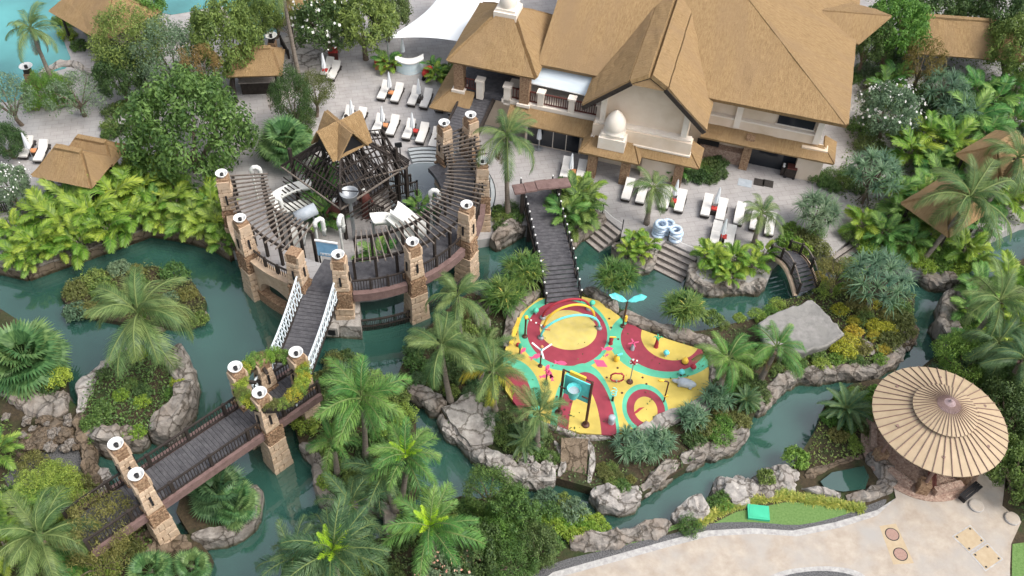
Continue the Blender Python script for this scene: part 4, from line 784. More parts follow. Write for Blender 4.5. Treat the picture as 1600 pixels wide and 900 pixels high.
ga, gb_ = G(802, 296, 3.6), G(890, 284, 3.6); gt = thing('boardwalk_gate', 'flat purple brown panelled gate beam over the boardwalk end', 'gate', ((ga.x+gb_.x)/2, (ga.y+gb_.y)/2, 0), math.atan2(gb_.y-ga.y, gb_.x-ga.x)); W = (gb_-ga).length
for k in range(5): MB().box((-W/2+W/5*(k+.5), 0, 3.55+.05*(2-abs(k-2))), (W/5-.02, .9, .14)).build('roof_panel', 'pink_fascia', gt)
for x in (-W*.33, W*.33): MB().box((x, 0, 2.1), (.22, .22, 2.75)).build('post', 'dark_wood', gt)
# little arched bridge
q0, q1 = G(1218, 392, 1.2), G(1262, 452, 1.2); ab = thing('arched_bridge', 'small humped dark plank bridge with curved railings', 'bridge', (q0.x, q0.y, 0)); v = q1-q0; za = lambda s: 1.0+.9*math.sin(math.pi*s)
plankdeck(ab, Vector((q0.x, q0.y, 0)), Vector((q1.x, q1.y, 0)), 1.3, za, .26); vs = Vector((v.y, -v.x, 0)).normalized()
for s in (1, -1):
    P = [v*(k/16)+vs*s*.72 for k in range(17)]; P = [Vector((p.x, p.y, za(k/16))) for k, p in enumerate(P)]
    for h, r in ((.9, .05), (.1, .05)): MB().tube([p+Vector((0, 0, h)) for p in P], r, 6).build('rail', 'dark_wood' if h < .5 else 'beam_wood', ab)
    m = MB()
    for a, b in zip(P, P[1:]):
        for f in (0, .5): q = a.lerp(b, f); m.tube([q, q+Vector((0, 0, .9))], .022, 5)
    m.build('balusters', 'dark_wood', ab)
    for k in (0, 5, 11, 16): MB().box(P[k]+Vector((0, 0, .5)), (.13, .13, 1.1), math.atan2(v.y, v.x)).build('post', 'dark_wood', ab)
    MB().tube([p+vs*s*.12-Vector((0, 0, .15)) for p in P], .16, 8).build('side_beam', 'sandstone', ab)
# ================================================================== splash playground
SZ = 1.05
PADPX = [(796, 520), (812, 490), (842, 466), (905, 462), (936, 470), (962, 490), (1000, 514), (1050, 532), (1096, 546), (1110, 572), (1108, 606), (1080, 632), (1040, 648), (1000, 666), (955, 680), (905, 676), (860, 662), (815, 645), (790, 610), (786, 560)]
def splash_mat():
    m = bpy.data.materials.new('splash_floor'); m.use_nodes = True; n = m.node_tree.nodes; l = m.node_tree.links; b = n['Principled BSDF']; b.inputs['Roughness'].default_value = .55
    tc = n.new('ShaderNodeTexCoord'); sp = n.new('ShaderNodeSeparateXYZ'); l.new(tc.outputs['Object'], sp.inputs[0])
    nz = n.new('ShaderNodeTexNoise'); nz.inputs['Scale'].default_value = 3; nz.inputs['Detail'].default_value = 6; l.new(tc.outputs['Object'], nz.inputs['Vector'])
    def mixc(a, b_, f):
        x = n.new('ShaderNodeMixRGB'); 
        for i, s in ((1, a), (2, b_)):
            if isinstance(s, tuple): x.inputs[i].default_value = (*s, 1)
            else: l.new(s, x.inputs[i])
        l.new(f, x.inputs[0]); return x.outputs[0]
    Y1, Y2, GR = (.58, .44, .075), (.64, .50, .12), (.10, .48, .30)
    yel = mixc(Y1, Y2, nz.outputs['Fac']); pale = mixc((.62, .50, .10), (.58, .48, .19), nz.outputs['Fac']); red = mixc((.26, .025, .045), (.34, .045, .07), nz.outputs['Fac'])
    def mth(op, a, b_=None):
        x = n.new('ShaderNodeMath'); x.operation = op
        for i, s in enumerate((a, b_)):
            if s is None: continue
            if isinstance(s, (int, float)): x.inputs[i].default_value = s
            else: l.new(s, x.inputs[i])
        return x.outputs[0]
    col = yel
    def ell(u, v, rx, ry, rot=0):
        c = G(u, v, SZ); dx = mth('SUBTRACT', sp.outputs[0], c.x); dy = mth('SUBTRACT', sp.outputs[1], c.y)
        return mth('SQRT', mth('ADD', mth('POWER', mth('DIVIDE', dx, rx), 2), mth('POWER', mth('DIVIDE', dy, ry), 2)))
    for rings in (((882, 519, 2.85, 3.0, GR), (886, 519, 2.5, 2.62, red), (888, 515, 1.78, 1.6, pale)), ((1036, 534, 3.35, 2.8, GR), (1036, 533, 2.62, 2.35, red), (1047, 528, 1.8, 1.75, yel)), ((914, 684, 2.0, 5.3, GR), (917, 684, 1.72, 4.65, red), (914, 688, .95, 3.7, yel)), ((1008, 638, 1.34, 1.75, GR), (1009, 639, 1.12, 1.42, red), (1009, 640, .68, .92, yel)), ((790, 622, 2.1, 3.0, GR), (788, 624, 1.6, 2.4, red), (782, 626, .7, 1.2, yel))):
        for u, v, rx, ry, c in rings: col = mixc(col, c, mth('LESS_THAN', ell(u, v, rx, ry), 1.0))
    n4 = n.new('ShaderNodeTexNoise'); n4.inputs['Scale'].default_value = .9; n4.inputs['Detail'].default_value = 8; l.new(tc.outputs['Object'], n4.inputs['Vector'])
    hv = n.new('ShaderNodeHueSaturation'); mr = n.new('ShaderNodeMapRange'); mr.inputs['From Min'].default_value = .3; mr.inputs['From Max'].default_value = .7; mr.inputs['To Min'].default_value = .74; mr.inputs['To Max'].default_value = 1.06; l.new(n4.outputs['Fac'], mr.inputs['Value']); l.new(mr.outputs[0], hv.inputs['Value']); l.new(col, hv.inputs['Color']); l.new(hv.outputs[0], b.inputs['Base Color'])
    MATS['splash_floor'] = m
splash_mat()
sheet('splash_floor', PADPX, 'splash_floor', SZ, .6)
def rot2(p, a): return (p[0]*math.cos(a)-p[1]*math.sin(a), p[0]*math.sin(a)+p[1]*math.cos(a))
def decal(u, v, shape, s, rz, mat='pink_paint', name='floor_print', label='pink fish print on the yellow splash floor'):
    c = G(u, v, SZ); pts = [rot2((x*s, y*s), rz) for x, y in shape]
    o = MB().prism([(p[0], p[1]) for p in pts], 0, .006).build(name, mat); o.location = (c.x, c.y, SZ+.002); tag(o, label, 'floor print', 'prints on the splash floor')
FISH = [(1, 0), (.6, .35), (0, .42), (-.5, .15), (-1, .45), (-.85, 0), (-1, -.45), (-.5, -.15), (0, -.42), (.6, -.35)]; DIA = [(1, 0), (.1, .62), (-1, .1), (-.1, -.62)]
decal(938, 568, DIA, .5, -.5, label='pink diamond print on the yellow splash floor')
for u, v, s, a in ((817, 548, .3, 1), (837, 557, .42, .5), (876, 567, .4, -.1), (855, 575, .3, 1.2), (862, 590, .28, 1.8), (850, 588, .3, .3), (949, 545, .38, .1), (948, 555, .18, .8), (859, 584, .35, 2)): decal(u, v, FISH, s, a)
decal(903, 616, FISH, .42, -.5, 's_yellow', label='yellow fish print on the red splash floor')
decal(998, 641, [(1, .3), (.2, .35), (-.6, -.1), (-1, -.5), (-.3, -.35), (.4, .05)], .42, .3, 's_red', label='red curved print inside the small floor circle')
SG = 'splash playground water toys'
PSC = {'hippo_figure': .72, 'grey_stump': .62, 'mushroom_sprayer': .75, 'yellow_ball': .8, 'palm_spray': .75, 'tap_figure': .8, 'bird_toy': .8, 'dragonfly_toy': .8, 'pinwheel_post': .85, 'surfboard_toy': .8, 'short_post': .85, 'spring_post': .85}
def at(u, v, name, label, cat, z=SZ, rz=0): p = G(u, v, z); return thing(name, label, cat, (p.x, p.y, z), rz, None, PSC.get(name))
def hoop(a, b, h, mat, label):
    A, B_ = G(*a, SZ), G(*b, SZ); c = (A+B_)/2; t = thing('spray_hoop', label, 'spray hoop', c, math.atan2(B_.y-A.y, B_.x-A.x)); w = (B_-A).length/2
    MB().tube([(-w*math.cos(math.pi*k/24), 0, .12+h*math.sin(math.pi*k/24)) for k in range(25)], .075, 10).build('pipe', mat, t, True)
    for s in (-1, 1): MB().lathe([(.2, 0), (.19, .1), (.1, .2)], 14, (s*w, 0, 0)).build('foot', 'grey_metal', t)
hoop((845, 528), (936, 513), 1.55, 'cyan_paint', 'pale teal spray hoop over the big painted circle')
hoop((850, 512), (928, 498), 1.6, 's_yellow', 'orange yellow spray hoop behind the teal one')
hoop((848, 497), (920, 483), 1.2, 's_red', 'dark red spray hoop next to the boardwalk end')
def post(t, h, r=.06, mat='brown_pole'): MB().tube([(0, 0, 0), (0, 0, h)], r).build('pole', mat, t); MB().lathe([(.17, 0), (.16, .08), (.08, .12)], 14).build('base', 'brown_pole', t)
t = at(820, 526, 'lantern_post', 'dark post with yellow ball and striped cord at the left wall', 'play post'); post(t, 1.75); MB().ball((0, 0, 1.85), .14).build('ball', 's_yellow', t, True)
for k in range(7): MB().box((.15+k*.16, 0, 1.7-.11*k), (.1, .07, .07)).build('cord_segment', 'white' if k % 2 else 's_red', t)
MB().box((1.35, 0, .85), (.3, .14, .14), 0).build('handle', 'orange_cloth', t)
t = at(844, 572, 'pinwheel_post', 'brown post with three white arms and orange ball', 'play post'); post(t, 1.3); MB().tube([(0, 0, 1.3), (0, 0, 2.1)], .05).build('mast', 'cyan_paint', t); MB().ball((0, 0, 2.2), .12).build('ball', 'orange_cloth', t, True)
for a in (.6, 2.5, 4.9): MB().beam((0, 0, 1.75), (.85*math.cos(a), .85*math.sin(a), 1.95), .12, .04).build('arm', 'white', t)
t = at(853, 600, 'short_post', 'short brown post with pink coral top', 'play post'); post(t, 1.2)
for a in (0, 2.1, 4.2): MB().tube([(0, 0, 1.2), (.15*math.cos(a), .15*math.sin(a), 1.45), (.12*math.cos(a), .12*math.sin(a), 1.7)], [.07, .05, .02]).build('coral_branch', 'pink_paint', t)
t = at(973, 510, 'leaf_post', 'brown pole with two cyan wing leaves at the back wall', 'play post'); post(t, 2.4)
for s in (1, -1):
    V = [(0, 0, 2.4), (s*.35, .1, 2.75), (s*.8, .15, 2.95), (s*1.15, .1, 2.8), (s*.95, -.08, 2.68), (s*.7, -.1, 2.62), (s*.5, -.12, 2.5), (s*.25, -.08, 2.42)]; MB().add(V+[(x, y, z-.05) for x, y, z in V], [tuple(range(8)), tuple(range(15, 7, -1))]+[(i, (i+1) % 8, 8+(i+1) % 8, 8+i) for i in range(8)]).build('wing_leaf', 'cyan_paint', t)
MB().tube([(.1, 0, 1.0), (.1, -.05, .6)], .1).build('yellow_bell', 's_yellow', t)
t = at(984, 597, 'lollipop_spray', 'thin pole topped by a red and white candy wheel', 'play post'); MB().tube([(0, 0, 0), (0, 0, 1.75)], .035).build('pole', 'grey_metal', t); MB().lathe([(.2, 0), (.18, .1), (0, .12)], 14).build('base', 'brown_pole', t)
for k in range(10): a = k*.628; MB().box((.2*math.cos(a), 0, 1.95+.2*math.sin(a)), (.1, .08, .1)).build('candy_bead', 'white' if k % 2 else 's_red', t)
MB().ball((0, 0, 1.95), .13).build('candy_centre', 's_red', t, True)
# tipping bucket frame
fa, fb = G(873, 645, SZ), G(915, 664, SZ); t = thing('bucket_frame', 'tall dark frame with cyan panel, dump bucket and yellow top sign', 'play frame', ((fa.x+fb.x)/2, (fa.y+fb.y)/2, SZ), math.atan2(fb.y-fa.y, fb.x-fa.x)); w = (fb-fa).length/2; hT = 4.1
for s in (-1, 1): MB().tube([(s*w, 0, 0), (s*w, 0, hT)], .085).build('post', 'brown_pole', t); MB().lathe([(.24, 0), (.22, .1), (.1, .16)], 16, (s*w, 0, 0)).build('post_base', 'brown_pole', t)
MB().tube([(-w, 0, hT), (w, 0, hT)], .05).build('top_bar', 'brown_pole', t); MB().box((0, 0, hT+.02), (.95, .12, .3)).build('top_sign', 's_yellow', t)
MB().box((0, .12, hT-1.3), (2*w-.2, .08, 1.7)).build('panel', 'cyan_paint', t); MB().lathe([(.24, hT-1.5), (.34, hT-1.1), (.38, hT-.72), (.4, hT-.7), (.35, hT-.76), (.25, hT-1.3), (0, hT-1.35)], 24, (0, -.35, 0)).build('bucket', 'cyan_paint', t, True)
MB().tube([(-w, -.35, hT-1.1), (-.5, -.35, hT-1.1)], .05).build('axle', 'brown_pole', t); MB().tube([(.5, -.35, hT-1.1), (w, -.35, hT-1.1)], .05).build('axle', 'brown_pole', t)
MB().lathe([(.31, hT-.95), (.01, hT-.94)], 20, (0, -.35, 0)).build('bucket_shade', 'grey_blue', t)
t = at(1037, 628, 'gallows_spray', 'thin bent pole with yellow fish at its tip', 'play post'); MB().tube([(0, 0, 0), (0, 0, 1.9), (-.1, 0, 2.0), (-.4, 0, 2.05)], .045).build('pole', 'brown_pole', t); MB().ball((-.45, 0, 2.05), .13, 10, (1.6, .6, .8)).build('fish', 's_yellow', t, True); MB().box((.06, 0, .6), (.22, .1, .1)).build('valve', 's_yellow', t)
t = at(963, 600, 'ring_spray', 'red rounded square spray ring on the yellow floor', 'play toy'); MB().tube([(.36*math.cos(a)*(1.15 if abs(math.sin(2*a)) > .7 else 1), .12, .5+.36*math.sin(a)*(1.15 if abs(math.sin(2*a)) > .7 else 1)) for a in [k*.3927 for k in range(17)]], .05, 8).build('ring', 's_red', t, True); MB().tube([(0, .12, 0), (0, .12, .2)], .06).build('stem', 'grey_metal', t)
t = at(957, 626, 'spring_post', 'short black post with teal spring on top', 'play toy'); MB().tube([(0, 0, 0), (0, 0, .55)], .08).build('post', 'black_metal', t); MB().tube([(.18*math.cos(k*.7), .18*math.sin(k*.7), .55+k*.035) for k in range(22)], .03, 6).build('spring', 'cyan_paint', t)
t = at(954, 537, 'tap_figure', 'small red pump with yellow crossbar', 'play toy'); MB().lathe([(.18, 0), (.14, .3), (.18, .6), (.1, .75)], 12).build('body', 's_red', t, True); MB().box((.1, 0, .8), (.5, .1, .08)).build('crossbar', 's_yellow', t)
t = at(963, 563, 'bird_toy', 'small yellow and teal bird shaped sprayer', 'play toy'); MB().lathe([(.18, 0), (.24, .3), (.12, .6), (0, .7)], 12).build('body', 's_yellow', t, True); MB().box((.2, 0, .72), (.45, .1, .12), .5).build('wing', 'cyan_paint', t)
t = at(988, 546, 'dragonfly_toy', 'pink dragonfly spinner on a grey stem', 'play toy'); MB().lathe([(.16, 0), (.14, .35), (.08, .7)], 12).build('stem', 'grey_blue', t, True)
for a in (.3, 1.9, 3.4, 5.0): MB().box((.2*math.cos(a), .2*math.sin(a), .8), (.42, .1, .04), a).build('wing', 'pink_paint', t)
t = at(1025, 542, 'palm_spray', 'little red trunk sprayer with green curled leaves', 'play toy'); MB().lathe([(.2, 0), (.15, .5), (.12, 1.0)], 12).build('trunk', 's_red', t, True)
for a in (0, 1.6, 3.1, 4.7): MB().tube([(0, 0, 1.0), (.22*math.cos(a), .22*math.sin(a), 1.35), (.4*math.cos(a), .4*math.sin(a), 1.2)], [.07, .06, .02], 6).build('leaf', 'green_plastic', t)
for u, v, m1, m2, l in ((1040, 556, 'cyan_paint', 'grey_blue', 'teal mushroom sprayer in the right arc'), (837, 490, 's_teal', 'grey_blue', 'teal ball sprayer left of the boardwalk end'), (925, 478, 's_teal', 'grey_blue', 'teal ball sprayer right of the boardwalk end'), (1082, 578, 's_red', 'grey_blue', 'red mushroom sprayer near the grey hippo'), (1064, 586, 'cyan_paint', 'brown_pole', 'small teal sprayer between hippo and red arc')):
    t = at(u, v, 'mushroom_sprayer', l, 'play toy'); MB().tube([(0, 0, 0), (0, 0, .4)], [.1, .07]).build('stem', m2, t); MB().lathe([(.24, .38), (.25, .45), (.17, .6), (0, .68)], 14).build('cap', m1, t, True)
t = at(1070, 566, 'yellow_ball', 'yellow half ball seat on the red arc', 'play toy'); MB().lathe([(.24, 0), (.26, .2), (.18, .4), (0, .47)], 16).build('dome', 's_yellow', t, True); MB().lathe([(.28, 0), (.28, .06), (.2, .07)], 16).build('base', 'brown_pole', t)
t = at(1068, 601, 'hippo_figure', 'grey blue hippo figure lying on the yellow floor', 'animal figure', rz=R(-12)); V = []; n = 16
for k in range(13):
    s = k/12; r = .12+.3*math.sin(math.pi*min(1, s*1.02))**.6*(1-.35*(s < .3)); r = max(.05, r*(.75 if s < .33 else 1)); x = -1.0+2.0*s
    V += [(x, r*math.cos(6.283*i/n), .28+r*.9*math.sin(6.283*i/n)) for i in range(n)]
MB().add(V, [(k*n+i, k*n+(i+1) % n, (k+1)*n+(i+1) % n, (k+1)*n+i) for k in range(12) for i in range(n)]+[tuple(range(n-1, -1, -1)), tuple(range(12*n, 13*n))]).build('body', 'grey_blue', t, True)
for s in (-1, 1): MB().ball((-.5, s*.16, .6), .08).build('ear', 'grey_blue', t, True); MB().ball((.55, s*.28, .12), .16).build('foot', 'grey_blue', t, True); MB().ball((-.35, s*.28, .12), .14).build('foot', 'grey_blue', t, True)
t = at(812, 553, 'surfboard_toy', 'teal and black fish shaped board on a stem', 'play toy'); MB().tube([(0, 0, 0), (0, 0, .7)], .06).build('stem', 'brown_pole', t); MB().ball((0, 0, .95), .3, 14, (.5, .2, 1.2)).build('board', 'green_plastic', t, True)
t = at(801, 532, 'yellow_flume', 'slanting yellow flume along the left wall', 'play toy'); MB().beam((-.1, -.5, .3), (.35, .9, 1.1), .22, .1).build('flume', 's_yellow', t); MB().tube([(.2, .5, 0), (.2, .5, .85)], .05).build('leg', 'brown_pole', t); MB().ball((.35, -.4, .12), .14).build('float', 's_red', t, True)
t = at(955, 660, 'grey_stump', 'pale grey rock stump seat by the front rim', 'seat'); MB().lathe([(.32, 0), (.3, .5), (.34, .85), (.2, .95), (0, .96)], 14).build('stump', 'grey_blue', t, True)
for k, (u, v) in enumerate([(952, 498), (955, 512), (966, 530), (1004, 590), (1010, 600), (972, 614), (948, 590), (882, 640), (870, 620), (892, 628), (930, 510), (965, 575)]):
    o = MB().lathe([(.07, 0), (.07, .02), (0, .021)], 10).build('floor_jet', 'brown_pole'); o.location = G(u, v, SZ); tag(o, 'small round water jet flush in the splash floor', 'floor jet', 'floor jets')
# ================================================================== umbrella pavilion
pc = G(1468, 655, 4.0)
def pavilion():
    t = thing('round_pavilion', 'round tan two tier umbrella pavilion with brown ribs', 'pavilion', (pc.x, pc.y, LAND)); r0, r1, r2 = 3.6, 1.72, .55; z0, z1, z2, z3 = 3.2, 3.98, 4.1, 4.8; n = 44
    da = 2*math.pi/n
    def panel(ra, za, rb, zb, th): 
        a, b = -da/2*.97, da/2*.97; q = lambda r, x, z: (r*math.cos(x), r*math.sin(x), z); V = [q(ra, a, za), q(ra, b, za), q(rb, b, zb), q(rb, a, zb)]; return MB().add(V+[(x, y, z-th) for x, y, z in V], [(0, 1, 2, 3), (7, 6, 5, 4)]+[(i, 4+i, 4+(i+1) % 4, (i+1) % 4) for i in range(4)])
    outer = panel(r0, z0, r1-.25, z1, .05).mesh('outer_panel', 'roof_tan'); inner = panel(r1, z2, r2*.2, z3, .04).mesh('inner_panel', 'roof_tan')
    rib = MB().beam((r0+.03, 0, z0+.02), (r1-.2, 0, z1+.03), .035, .04).mesh('outer_rib', 'rib_brown'); rib2 = MB().beam((r1+.03, 0, z2+.02), (.3, 0, z3-.04), .024, .035).mesh('inner_rib', 'rib_brown')
    for k in range(n):
        ob('outer_panel', outer, t, None, (0, 0, k*da)); ob('outer_rib', rib, t, None, (0, 0, (k+.5)*da)); ob('inner_panel', inner, t, None, (0, 0, k*da))
        ob('inner_rib', rib2, t, None, (0, 0, (k+.5)*da))
    MB().lathe([(1.45, z1-.1), (1.5, z1+.1), (1.5, z2-.02)], 44).build('drum', 'rib_brown', t); MB().lathe([(.62, z3-.2), (.35, z3-.06), (.12, z3+.06), (.05, z3+.2), (0, z3+.22)], 24).build('finial_cap', 'rust_purple', t)
    for k in range(6):
        a = k*math.pi/3+.3; x, y = 2.7*math.cos(a), 2.7*math.sin(a); MB().tube([(x, y, .9), (x, y, z0+.35)], .1).build('post', 'rib_brown', t); MB().box((x, y, .5), (.6, .6, 1.0), a).build('post_base', 'rubble', t)
    MB().lathe([(3.3, 0), (3.3, .12), (3.1, .13), (0, .135)], 40).build('floor', 'ledgestone', t)
    for k in range(5): a = k*math.pi/3+.83; MB().box((2.7*math.cos(a), 2.7*math.sin(a), .35), (.35, 1.7, .5), a).build('low_wall', 'ledgestone', t)
pavilion()
for u, v, rz, l in ((1512, 774, R(38), 'dark plank bench on the paving in front of the round pavilion'), (1452, 752, R(75), 'dark red bench half under the round pavilion')):
    p = G(u, v, LAND); t = thing('bench', l, 'bench', (p.x, p.y, LAND+.06), rz); 
    for k in range(3): MB().box((0, -.16+k*.16, .42), (1.5, .14, .06)).build('seat_slat', 'black_metal' if u > 1500 else 'red_wood', t)
    for x in (-.6, .6): MB().box((x, 0, .2), (.1, .4, .4)).build('leg', 'black_metal', t)
# plaza details
for u, v, r, m, l in ((1394, 835, .33, 'brick_red', 'upper brick red round manhole in the tan paving'), (1407, 866, .33, 'brick_red', 'lower brick red round manhole in the tan paving')):
    p = G(u, v, LAND+.06); t = thing('manhole_cover', l, 'manhole', p); MB().lathe([(r, 0), (r, .012), (0, .013)], 28).build('cover', m, t); MB().lathe([(r+.05, 0), (r+.05, .006), (r, .007)], 28).build('rim', 'black_metal', t)
p = G(1402, 850, LAND+.06); o = MB().prism([(q.x-p.x, q.y-p.y) for q in GL([(1374, 822), (1400, 818), (1428, 880), (1396, 882)], LAND+.06)], 0, .003).build('paving_patch', 'hatch'); o.location = p; tag(o, 'smooth pale patch around the two round manholes', 'paving')
for px, l in (([(1487, 838), (1516, 820), (1541, 846), (1514, 864)], 'tan access hatch nearer the round pavilion'), ([(1516, 866), (1543, 848), (1568, 874), (1540, 893)], 'tan access hatch beside the corner lawn')):
    P = GL(px, LAND+.06); c = sum(P, Vector())/4; t = thing('access_hatch', l, 'hatch', (c.x, c.y, LAND+.06)); MB().prism([(q.x-c.x, q.y-c.y) for q in P], 0, .01).build('frame', 'kerb_stone', t); MB().prism([((q.x-c.x)*.88, (q.y-c.y)*.88) for q in P], .011, .02).build('lid', 'hatch', t)
    for q in P: MB().box(((q.x-c.x)*.7, (q.y-c.y)*.7, .025), (.1, .1, .01)).build('lifting_eye', 'black_metal', t)
for u, v, l in ((1524, 792, 'low round stone disc near the bench'), (1580, 812, 'low round stone disc at the plaza corner')):
    p = G(u, v, LAND); t = thing('stone_stool', l, 'stool', (p.x, p.y, LAND+.05)); MB().lathe([(.4, 0), (.4, .12), (.38, .14)], 24).build('drum', 'kerb_stone', t); MB().lathe([(.38, .14), (.34, .16), (0, .17)], 24).build('top', 'plaza_tan', t)
p = G(1184, 803, LAND); t = thing('green_tray', 'flat turquoise green plastic lid lying on the lawn', 'lid', (p.x, p.y, LAND+.04), R(-4)); MB().box((0, 0, .09), (1.15, .85, .18)).build('lid', 'green_plastic', t); MB().box((0, 0, .19), (.95, .66, .02)).build('panel', 'green_plastic', t)
p = G(1168, 698, 0); t = thing('floating_frame', 'thin green rectangular frame just under the channel surface', 'frame', (p.x, p.y, -.3), R(20))
for a, b in (((-.55, -.3), (.55, -.3)), ((.55, -.3), (.55, .3)), ((.55, .3), (-.55, .3)), ((-.55, .3), (-.55, -.3))): MB().beam((*a, .1), (*b, .1), .05, .05).build('bar', 'green_plastic', t)
p = G(1327, 748, .5); sheet('pond_water', [(1282, 752), (1300, 738), (1350, 728), (1358, 745), (1352, 764), (1318, 768), (1290, 764)], 'water', LAND+.2, .02)
# ================================================================== huts
def hut(c, w, d, rz, zl, zh, label, ridge=.5, posts=True, body=True):
    t = thing('thatched_hut', label, 'hut', (c.x, c.y, LAND), rz); x, y, r = w/2, d/2, w/2*ridge
    for P in ([(-x, -y, zl), (x, -y, zl), (r, 0, zh), (-r, 0, zh)], [(x, y, zl), (-x, y, zl), (-r, 0, zh), (r, 0, zh)], [(x, -y, zl), (x, y, zl), (r, 0, zh)], [(-x, y, zl), (-x, -y, zl), (-r, 0, zh)]): roofpoly(P, .22, 'roof_slope', par=t, res=.6)
    MB().beam((-r, 0, zh+.22), (r, 0, zh+.22), .4, .2).build('ridge_cap', 'thatch', t)
    for sx in (-1, 1):
        for sy in (-1, 1): MB().tube([(sx*x*.82, sy*y*.82, 0), (sx*x*.82, sy*y*.82, zl+.3)], .11).build('post', 'dark_wood', t)
    if body: MB().box((0, y*.2, .55), (w*.66, d*.45, 1.1)).build('counter', 'dark_wood', t); MB().box((0, y*.2, 1.14), (w*.72, d*.52, .08)).build('counter_top', 'step_stone', t)
hut(G(165, 18, 3.5), 6.6, 5.6, R(-35), 2.6, 4.6, 'thatched pool bar beside the turquoise pool')
hut(G(118, 262, 3.3), 4.2, 3.2, R(-12), 2.5, 3.9, 'larger thatched hut behind the areca row', .45); hut(G(150, 238, 3.2), 3.6, 2.2, R(-12), 2.4, 3.3, 'low thatched lean roof joined behind the areca hut', .6, body=False)
hut(G(398, 100, 3.3), 4.0, 3.4, R(8), 2.5, 3.7, 'small thatched kiosk between two tree clumps', .7)
hut(G(1498, 62, 3.5), 9.0, 5.0, R(-3), 2.6, 4.4, 'long thatched pavilion roof right of the main building', .75, body=False)
hut(G(1480, 320, 3.4), 4.6, 3.8, R(38), 2.3, 4.0, 'thatched hut among palms on the far right', .3); hut(G(1560, 245, 3.3), 4.8, 3.6, R(38), 2.4, 3.9, 'second thatched hut behind the far right palm', .5)
hut(G(475, 0, 3.3), 3.6, 2.6, R(20), 2.4, 3.6, 'small thatched roof at the top by the white terrace')
# ================================================================== terrace furniture
def up(a, b): A, B_ = G(*a), G(*b); return math.atan2(B_.y-A.y, B_.x-A.x)
LM = {}
def lounger(u, v, rz, label, group):
    p = G(u, v, LAND+.35); t = thing('sun_lounger', label, 'sun lounger', (p.x, p.y, LAND), rz, group)
    if not LM:
        f = MB(); f.box((0, 0, .27), (1.95, .68, .1)); 
        LM['frame'] = f.mesh('frame', 'rattan'); LM['leg'] = MB().box((0, 0, .12), (.08, .6, .22)).mesh('leg', 'rattan')
        m = MB(); m.prism([(-.95, -.31), (.3, -.31), (.3, .31), (-.95, .31)], .325, .44); LM['mattress'] = m.mesh('mattress', 'cushion')
        b = MB(); V = [(.28, -.31, .33), (.28, .31, .33), (.92, .31, .74), (.92, -.31, .74), (.26, -.31, .44), (.26, .31, .44), (.88, .31, .85), (.88, -.31, .85)]; b.add(V, [(0, 1, 2, 3), (7, 6, 5, 4), (0, 4, 5, 1), (1, 5, 6, 2), (2, 6, 7, 3), (3, 7, 4, 0)]); LM['backrest'] = b.mesh('backrest', 'cushion')
        LM['armrest'] = MB().box((.1, 0, .45), (.6, .05, .06)).mesh('armrest', 'rattan')
    for n in ('frame', 'mattress', 'backrest'): ob(n, LM[n], t)
    for x in (-.8, .8): ob('leg', LM['leg'], t, (x, 0, 0))
    for y in (-.36, .36): ob('armrest', LM['armrest'], t, (0, y, 0))
def parasol(u, v, label, group, h=2.3):
    p = G(u, v, LAND+h*.65); t = thing('closed_parasol', label, 'parasol', (p.x, p.y, LAND), 0, group)
    if 'pole' not in LM:
        LM['pole'] = MB().tube([(0, 0, 0), (0, 0, 2.35)], .03).mesh('pole', 'grey_metal'); m = MB(); n = 16; V = []
        for r, z in ((.16, 1.0), (.15, 1.3), (.1, 1.75), (.075, 2.0), (.04, 2.3), (.0, 2.38)): V += [(r*(1+.22*(k % 2))*math.cos(6.283*k/n), r*(1+.22*(k % 2))*math.sin(6.283*k/n), z) for k in range(n)]
        m.add(V, [(i*n+k, i*n+(k+1) % n, (i+1)*n+(k+1) % n, (i+1)*n+k) for i in range(5) for k in range(n)]); LM['canopy'] = m.mesh('folded_canopy', 'canvas'); LM['foot'] = MB().lathe([(.3, 0), (.3, .08), (.06, .12), (.05, .3)], 14).mesh('foot', 'grey_metal')
    ob('pole', LM['pole'], t); ob('folded_canopy', LM['canopy'], t); ob('foot', LM['foot'], t)
def sidetable(u, v, rz, label, group, towel='red_cloth'):
    p = G(u, v, LAND+.3); t = thing('side_table', label, 'side table', (p.x, p.y, LAND), rz, group); k = 'st'
    if k not in LM: LM[k] = MB().box((0, 0, .2), (.5, .5, .4)).mesh('table_box', 'rattan')
    ob('table_box', LM[k], t)
    key = 'tw'+towel
    if key not in LM: LM[key] = MB().prism([(-.2, -.22), (.22, -.2), (.2, .2), (-.18, .18)], .405, .5).mesh('folded_towel', towel)
    ob('folded_towel', LM[key], t)
rzA = up((596, 158), (608, 133)); gA = 'loungers on the upper terrace'; LA = 'white cushioned sun lounger in the two rows on the upper terrace'
for u, v in ((600, 143), (621, 147), (647, 152), (666, 156), (690, 161), (711, 167), (543, 183), (563, 186), (591, 196), (614, 198), (639, 204), (660, 210), (680, 217)): lounger(u, v, rzA, LA, gA)
for u, v in ((608, 127), (654, 137), (699, 146), (549, 170), (597, 180), (644, 190)): parasol(u, v, 'closed white parasol standing between upper terrace loungers', 'parasols on the upper terrace')
for u, v, tw in ((611, 147, 'orange_cloth'), (657, 156, 'rattan'), (700, 166, 'rattan'), (552, 186, 'red_cloth'), (602, 198, 'orange_cloth'), (649, 207, 'red_cloth')): sidetable(u, v, rzA, 'small dark side table between upper terrace loungers', 'side tables on the upper terrace', tw)
rzB = up((1057, 330), (1064, 303)); gB = 'loungers on the waterside terrace'; LB = 'white cushioned sun lounger on the waterside terrace below the gable'
for u, v in ((981, 298), (1003, 303), (1040, 311), (1063, 316), (1104, 323), (1127, 330), (1155, 336), (1180, 344), (1118, 366), (1140, 372), (1203, 352)): lounger(u, v, rzB, LB, gB)
